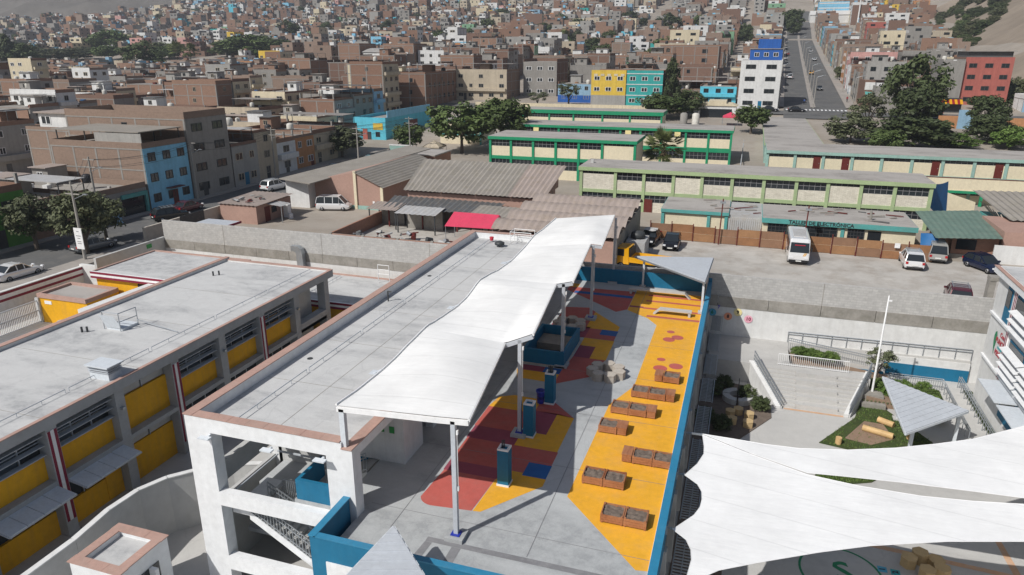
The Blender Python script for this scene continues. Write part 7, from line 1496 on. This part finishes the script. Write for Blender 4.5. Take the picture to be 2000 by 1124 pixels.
o = thing('market_hall', 'long white market hall with a blue upper floor at the head of the avenue', 'building', (55, 642, gh(55, 642))); z = gh(55, 642); MB().box(38, 642, z-2, 73, 662, z+8).obj('wall', 'h_white', o); MB().box(44, 650, z+8, 66, 664, z+16).obj('upper_floor', 'h_bluewall', o); MB().box(37.5, 641.5, z+6, 73.5, 642, z+9).obj('fascia', 'bright_white', o)
for k in range(4): MB().box(44, 649.9, z+9+1.8*k, 66, 650, z+9.8+1.8*k).obj('band', 'h_white' if k % 2 else 'h_bluewall', o)
o = thing('long_pale_wall', 'long pale panel wall with white posts in the left distance', 'wall', (-340, 312, 10))
for k in range(28):
    x = -394+k*3.15; y = 319-k*.41; z = gh(x, y); MB().box(x, y, z-1, x+.5, y+.4, z+3.6).obj('post', 'h_white', o); MB().box(x+.5, y+.1, z-1, x+3.15, y+.3, z+3.4).obj('panel', 'h_pink', o)
o = thing('blue_roof_sheds', 'low sheds with blue grey sheet roofs before the long pale wall', 'shed', (-330, 295, gh(-330, 295)))
for k in range(4):
    x = -372+k*22; z = gh(x, 296); MB().box(x, 296, z-1, x+19, 303, z+2.6).obj('wall', 'h_sky', o); q = MB(); q.quad((x-.5, 295.5, z+2.6), (x+19.5, 295.5, z+2.6), (x+19.5, 303.5, z+3.6), (x-.5, 303.5, z+3.6)); q.obj('roof_sheet', 'tin_light' if k % 2 else 'h_bluewall', o)
def tent(x, y, z, s_, h_, mt, label):
    o = thing('tent', label, 'tent', (x, y, z)); q = MB(); c = [(x-s_, y-s_), (x+s_, y-s_), (x+s_, y+s_), (x-s_, y+s_)]
    for a, b_ in zip(c, c[1:]+c[:1]): q.face([(a[0], a[1], z+h_), (b_[0], b_[1], z+h_), (x, y, z+h_+s_*.55)]); q.quad((a[0], a[1], z+h_-.3), (b_[0], b_[1], z+h_-.3), (b_[0], b_[1], z+h_), (a[0], a[1], z+h_))
    q.obj('canopy', mt, o)
    for a in c: MB().tube((a[0], a[1], z), (a[0], a[1], z+h_), .04, 5).obj('leg', 'galv', o)
tent(-61.5, 136.5, 0, 1.9, 1.9, 'h_beige', 'pale pavilion tent under the big spreading trees'); tent(-4.4, 187, gh(-4, 187), 1.8, 2.2, 'tarp_red', 'dark red pavilion tent beside the white gatehouse of the old school')
o = thing('old_gatehouse', 'white stepped gatehouse of the old school on the cross street', 'building', (-9, 198, gh(-9, 198))); z = gh(-9, 199); MB().box(-13, 199, z-1, -3.5, 205, z+3.0).obj('wall', 'h_white', o); MB().box(-12.5, 198.9, z, -4.5, 199, z+2.2).obj('dark_opening', 'window_glass', o); q = MB(); q.extr([(-13.5, z+3), (-3, z+3), (-4.5, z+3.6), (-6, z+3.6), (-6, z+4.3), (-10.5, z+4.3), (-10.5, z+3.6), (-12, z+3.6)], 'y', 198.7, 205); q.obj('stepped_pediment', 'h_cream', o)
for x in (-15.5, -12.6): o = thing('roof_tank', 'grey cylindrical water tank %s the old gatehouse' % ('standing left of' if x < -14 else 'next to'), 'tank', (x, 186, gh(x, 186))); MB().lathe([(.9, 0), (.9, 2.6), (.5, 2.9), (0, 2.95)], 14, (x, 186, gh(x, 186)), cap=False).obj('body', 'tank_white' if x > -14 else 'h_concrete', o, smooth=True)
o = thing('school_street_wall', 'pale cream wall along the cross street behind the rearmost green block', 'wall', (-40, 204, 4)); 
for k in range(14): x = -78+k*4.4; z = gh(x, 204); MB().box(x, 204, z-1, x+4.36, 204.25, z+1.9).obj('panel', 'h_cream', o)
o = thing('orange_street_wall', 'weathered orange and white wall with a metal gate on the right', 'wall', (47, 190, 3)); MB().box(42, 192, 2, 46, 192.3, 6.2).obj('panel', 'h_orange', o); MB().box(46, 192, 2, 49.5, 192.2, 7.6).obj('gate', 'h_sky', o); MB().box(49.6, 192, 2, 70, 192.3, 6).obj('panel', 'h_orange', o)
o = thing('green_net_shop', 'old shop hung with pale green shade nets beside the avenue', 'building', (34, 222, 5)); z = gh(34, 222); MB().box(29.5, 224, z-1, 42, 236, z+7.5).obj('wall', 'house_brick2', o); MB().box(29.6, 223.9, z+5, 36, 224, z+7).obj('poster_wall', 'h_white', o); q = MB(); q.grid(lambda u, v: (29.8+10*u, 223.8-2.2*v+.2*math.sin(9*u), z+4.6-1.8*v-.5*math.sin(math.pi*u)), 10, 4); q.obj('shade_net', 'teal_trim', o)
# traffic on the avenue
for k, (kd, mt, x, y, hd, l) in enumerate((('sedan', 'car_grey', 21.2, 264, 268, 'grey car driving down the right lane of the avenue'), ('sedan', 'car_yellow', 21.8, 319, 268, 'yellow taxi further up the avenue'), ('sedan', 'car_black', 12.0, 211.4, 0, 'dark car crossing in front of the zebra crossing'), ('sedan', 'car_black', 5.2, 211, 0, 'black car waiting at the cross street corner'), ('sedan', 'car_grey', 44.5, 210.5, 180, 'dark grey sedan parked near the striped awning'), ('sedan', 'car_white', 27.2, 388, 268, 'white car high up on the avenue'), ('van', 'car_white', 13.2, 300, 88, 'white van on the left lane of the avenue'), ('sedan', 'car_red', 16.0, 420, 88, 'red car on the left lane high up the avenue'), ('sedan', 'car_white', 28.5, 440, 268, 'small white car near the top of the avenue'), ('sedan', 'car_blue', 72, 211, 180, 'blue car at the right edge of the cross street'))): car(kd, mt, x, y, gh(x, y)+.24, hd, l)
# ------------------------------------------------------------------ people
for n_, c_ in {'cloth_yellow': (.75, .50, .03), 'cloth_dark': (.03, .03, .045), 'cloth_red': (.30, .03, .04), 'cloth_white': (.7, .7, .7), 'cloth_blue': (.05, .10, .28), 'skin': (.33, .18, .11), 'hair': (.012, .010, .009)}.items(): paint(n_, c_, .85, .08, 3, 0, obj=True)
def person(x, y, z, hd, top, leg, label, stride=.12, arm=.15):
    o = thing('person', label, 'person', (x, y, z), R(hd), 'people in the streets')
    J = {'pelvis': (0, 0, .93), 'waist': (0, 0, 1.08), 'chest': (0, 0, 1.30), 'neck': (0, 0, 1.47), 'head': (.02, 0, 1.58), 'crown': (.0, 0, 1.70), 'ls': (0, .18, 1.40), 'le': (-.04, .25, 1.13), 'lw': (arm, .24, .90), 'lh': (arm+.05, .23, .80), 'rs': (0, -.18, 1.40), 're': (-.04, -.25, 1.13), 'rw': (.04, -.25, .89), 'rh': (.06, -.25, .79),
         'lhip': (0, .09, .88), 'lk': (stride*.7, .10, .49), 'la': (stride*.4, .10, .08), 'lt': (stride*.4+.16, .11, .04), 'rhip': (0, -.09, .88), 'rk': (-stride*.3, -.10, .49), 'ra': (-stride, -.10, .08), 'rt': (-stride+.16, -.11, .04)}
    rad = dict(pelvis=.13, waist=.125, chest=.15, neck=.055, head=.095, crown=.07, ls=.075, le=.052, lw=.038, lh=.04, rs=.075, re=.052, rw=.038, rh=.04, lhip=.10, lk=.068, la=.045, lt=.04, rhip=.10, rk=.068, ra=.045, rt=.04)
    E_ = [('pelvis', 'waist'), ('waist', 'chest'), ('chest', 'neck'), ('neck', 'head'), ('head', 'crown'), ('chest', 'ls'), ('ls', 'le'), ('le', 'lw'), ('lw', 'lh'), ('chest', 'rs'), ('rs', 're'), ('re', 'rw'), ('rw', 'rh'), ('pelvis', 'lhip'), ('lhip', 'lk'), ('lk', 'la'), ('la', 'lt'), ('pelvis', 'rhip'), ('rhip', 'rk'), ('rk', 'ra'), ('ra', 'rt')]
    ks = list(J); me = bpy.data.meshes.new('body'); me.from_pydata([J[k_] for k_ in ks], [(ks.index(a), ks.index(b_)) for a, b_ in E_], [])
    b_ = child(me, 'body', o); md = b_.modifiers.new('skin', 'SKIN'); sv = me.skin_vertices[0].data
    for i, k_ in enumerate(ks): sv[i].radius = (rad[k_], rad[k_])
    sv[0].use_root = True; b_.modifiers.new('sub', 'SUBSURF').levels = 1; b_.modifiers['sub'].render_levels = 1
    dg = bpy.context.evaluated_depsgraph_get(); m2 = bpy.data.meshes.new_from_object(b_.evaluated_get(dg)); b_.modifiers.clear(); b_.data = m2; m2.materials.clear()
    for m_ in (top, leg, 'skin', 'hair'): m2.materials.append(MATS[m_])
    for p_ in m2.polygons:
        c = p_.center; p_.use_smooth = True
        p_.material_index = 3 if (c.z > 1.63 or (c.z > 1.5 and c.x < -.03)) else 2 if (c.z > 1.46 or (abs(c.y) > .17 and c.z < 1.0 and c.z > .7)) else 1 if c.z < .95 else 0
    return o
person(25.2, 107.2, .02, -100, 'cloth_yellow', 'cloth_dark', 'person in a yellow top standing under the green balcony'); person(27.0, 104.6, .9, 180, 'cloth_yellow', 'cloth_blue', 'person in a yellow top behind the cream stair parapet', 0)
person(26.6, 233, gh(26.6, 233)+.34, -90, 'cloth_red', 'cloth_dark', 'person in dark red walking on the right avenue pavement'); person(14.6, 226, gh(14.6, 226)+.25, 60, 'cloth_blue', 'cloth_dark', 'person in blue crossing the avenue'); person(-74.9, 68.6, .13, 90, 'cloth_white', 'cloth_dark', 'person in a white shirt on the pavement by the teal doorway'); person(-69, 131, .02, 90, 'cloth_dark', 'cloth_dark', 'person in dark clothes crossing at the side street end')
o = thing('street_board', 'folding white advertising board on the pavement by the low workshop', 'sign', (-73.6, 66.8, .12)); q = MB(); q.quad((-74.0, 66.4, .12), (-74.0, 67.6, .12), (-73.7, 67.6, 1.5), (-73.7, 66.4, 1.5)).quad((-73.3, 66.4, .12), (-73.3, 67.6, .12), (-73.66, 67.6, 1.5), (-73.66, 66.4, 1.5)); q.obj('panel', 'h_sky', o)
# ------------------------------------------------------------------ thin dusty air over the far city
m, t, b = newmat('haze'); t.nodes.remove(b); out = t.nodes['Material Output']
pv = t.nodes.new('ShaderNodeVolumePrincipled'); pv.inputs['Color'].default_value = (.80, .86, .95, 1); pv.inputs['Density'].default_value = .00026; pv.inputs['Anisotropy'].default_value = .2; t.links.new(pv.outputs[0], out.inputs['Volume'])
hz = MB().box(-2200, -70, -8, 1300, 2100, 420); struct(hz, 'haze', 'haze', 'stuff')
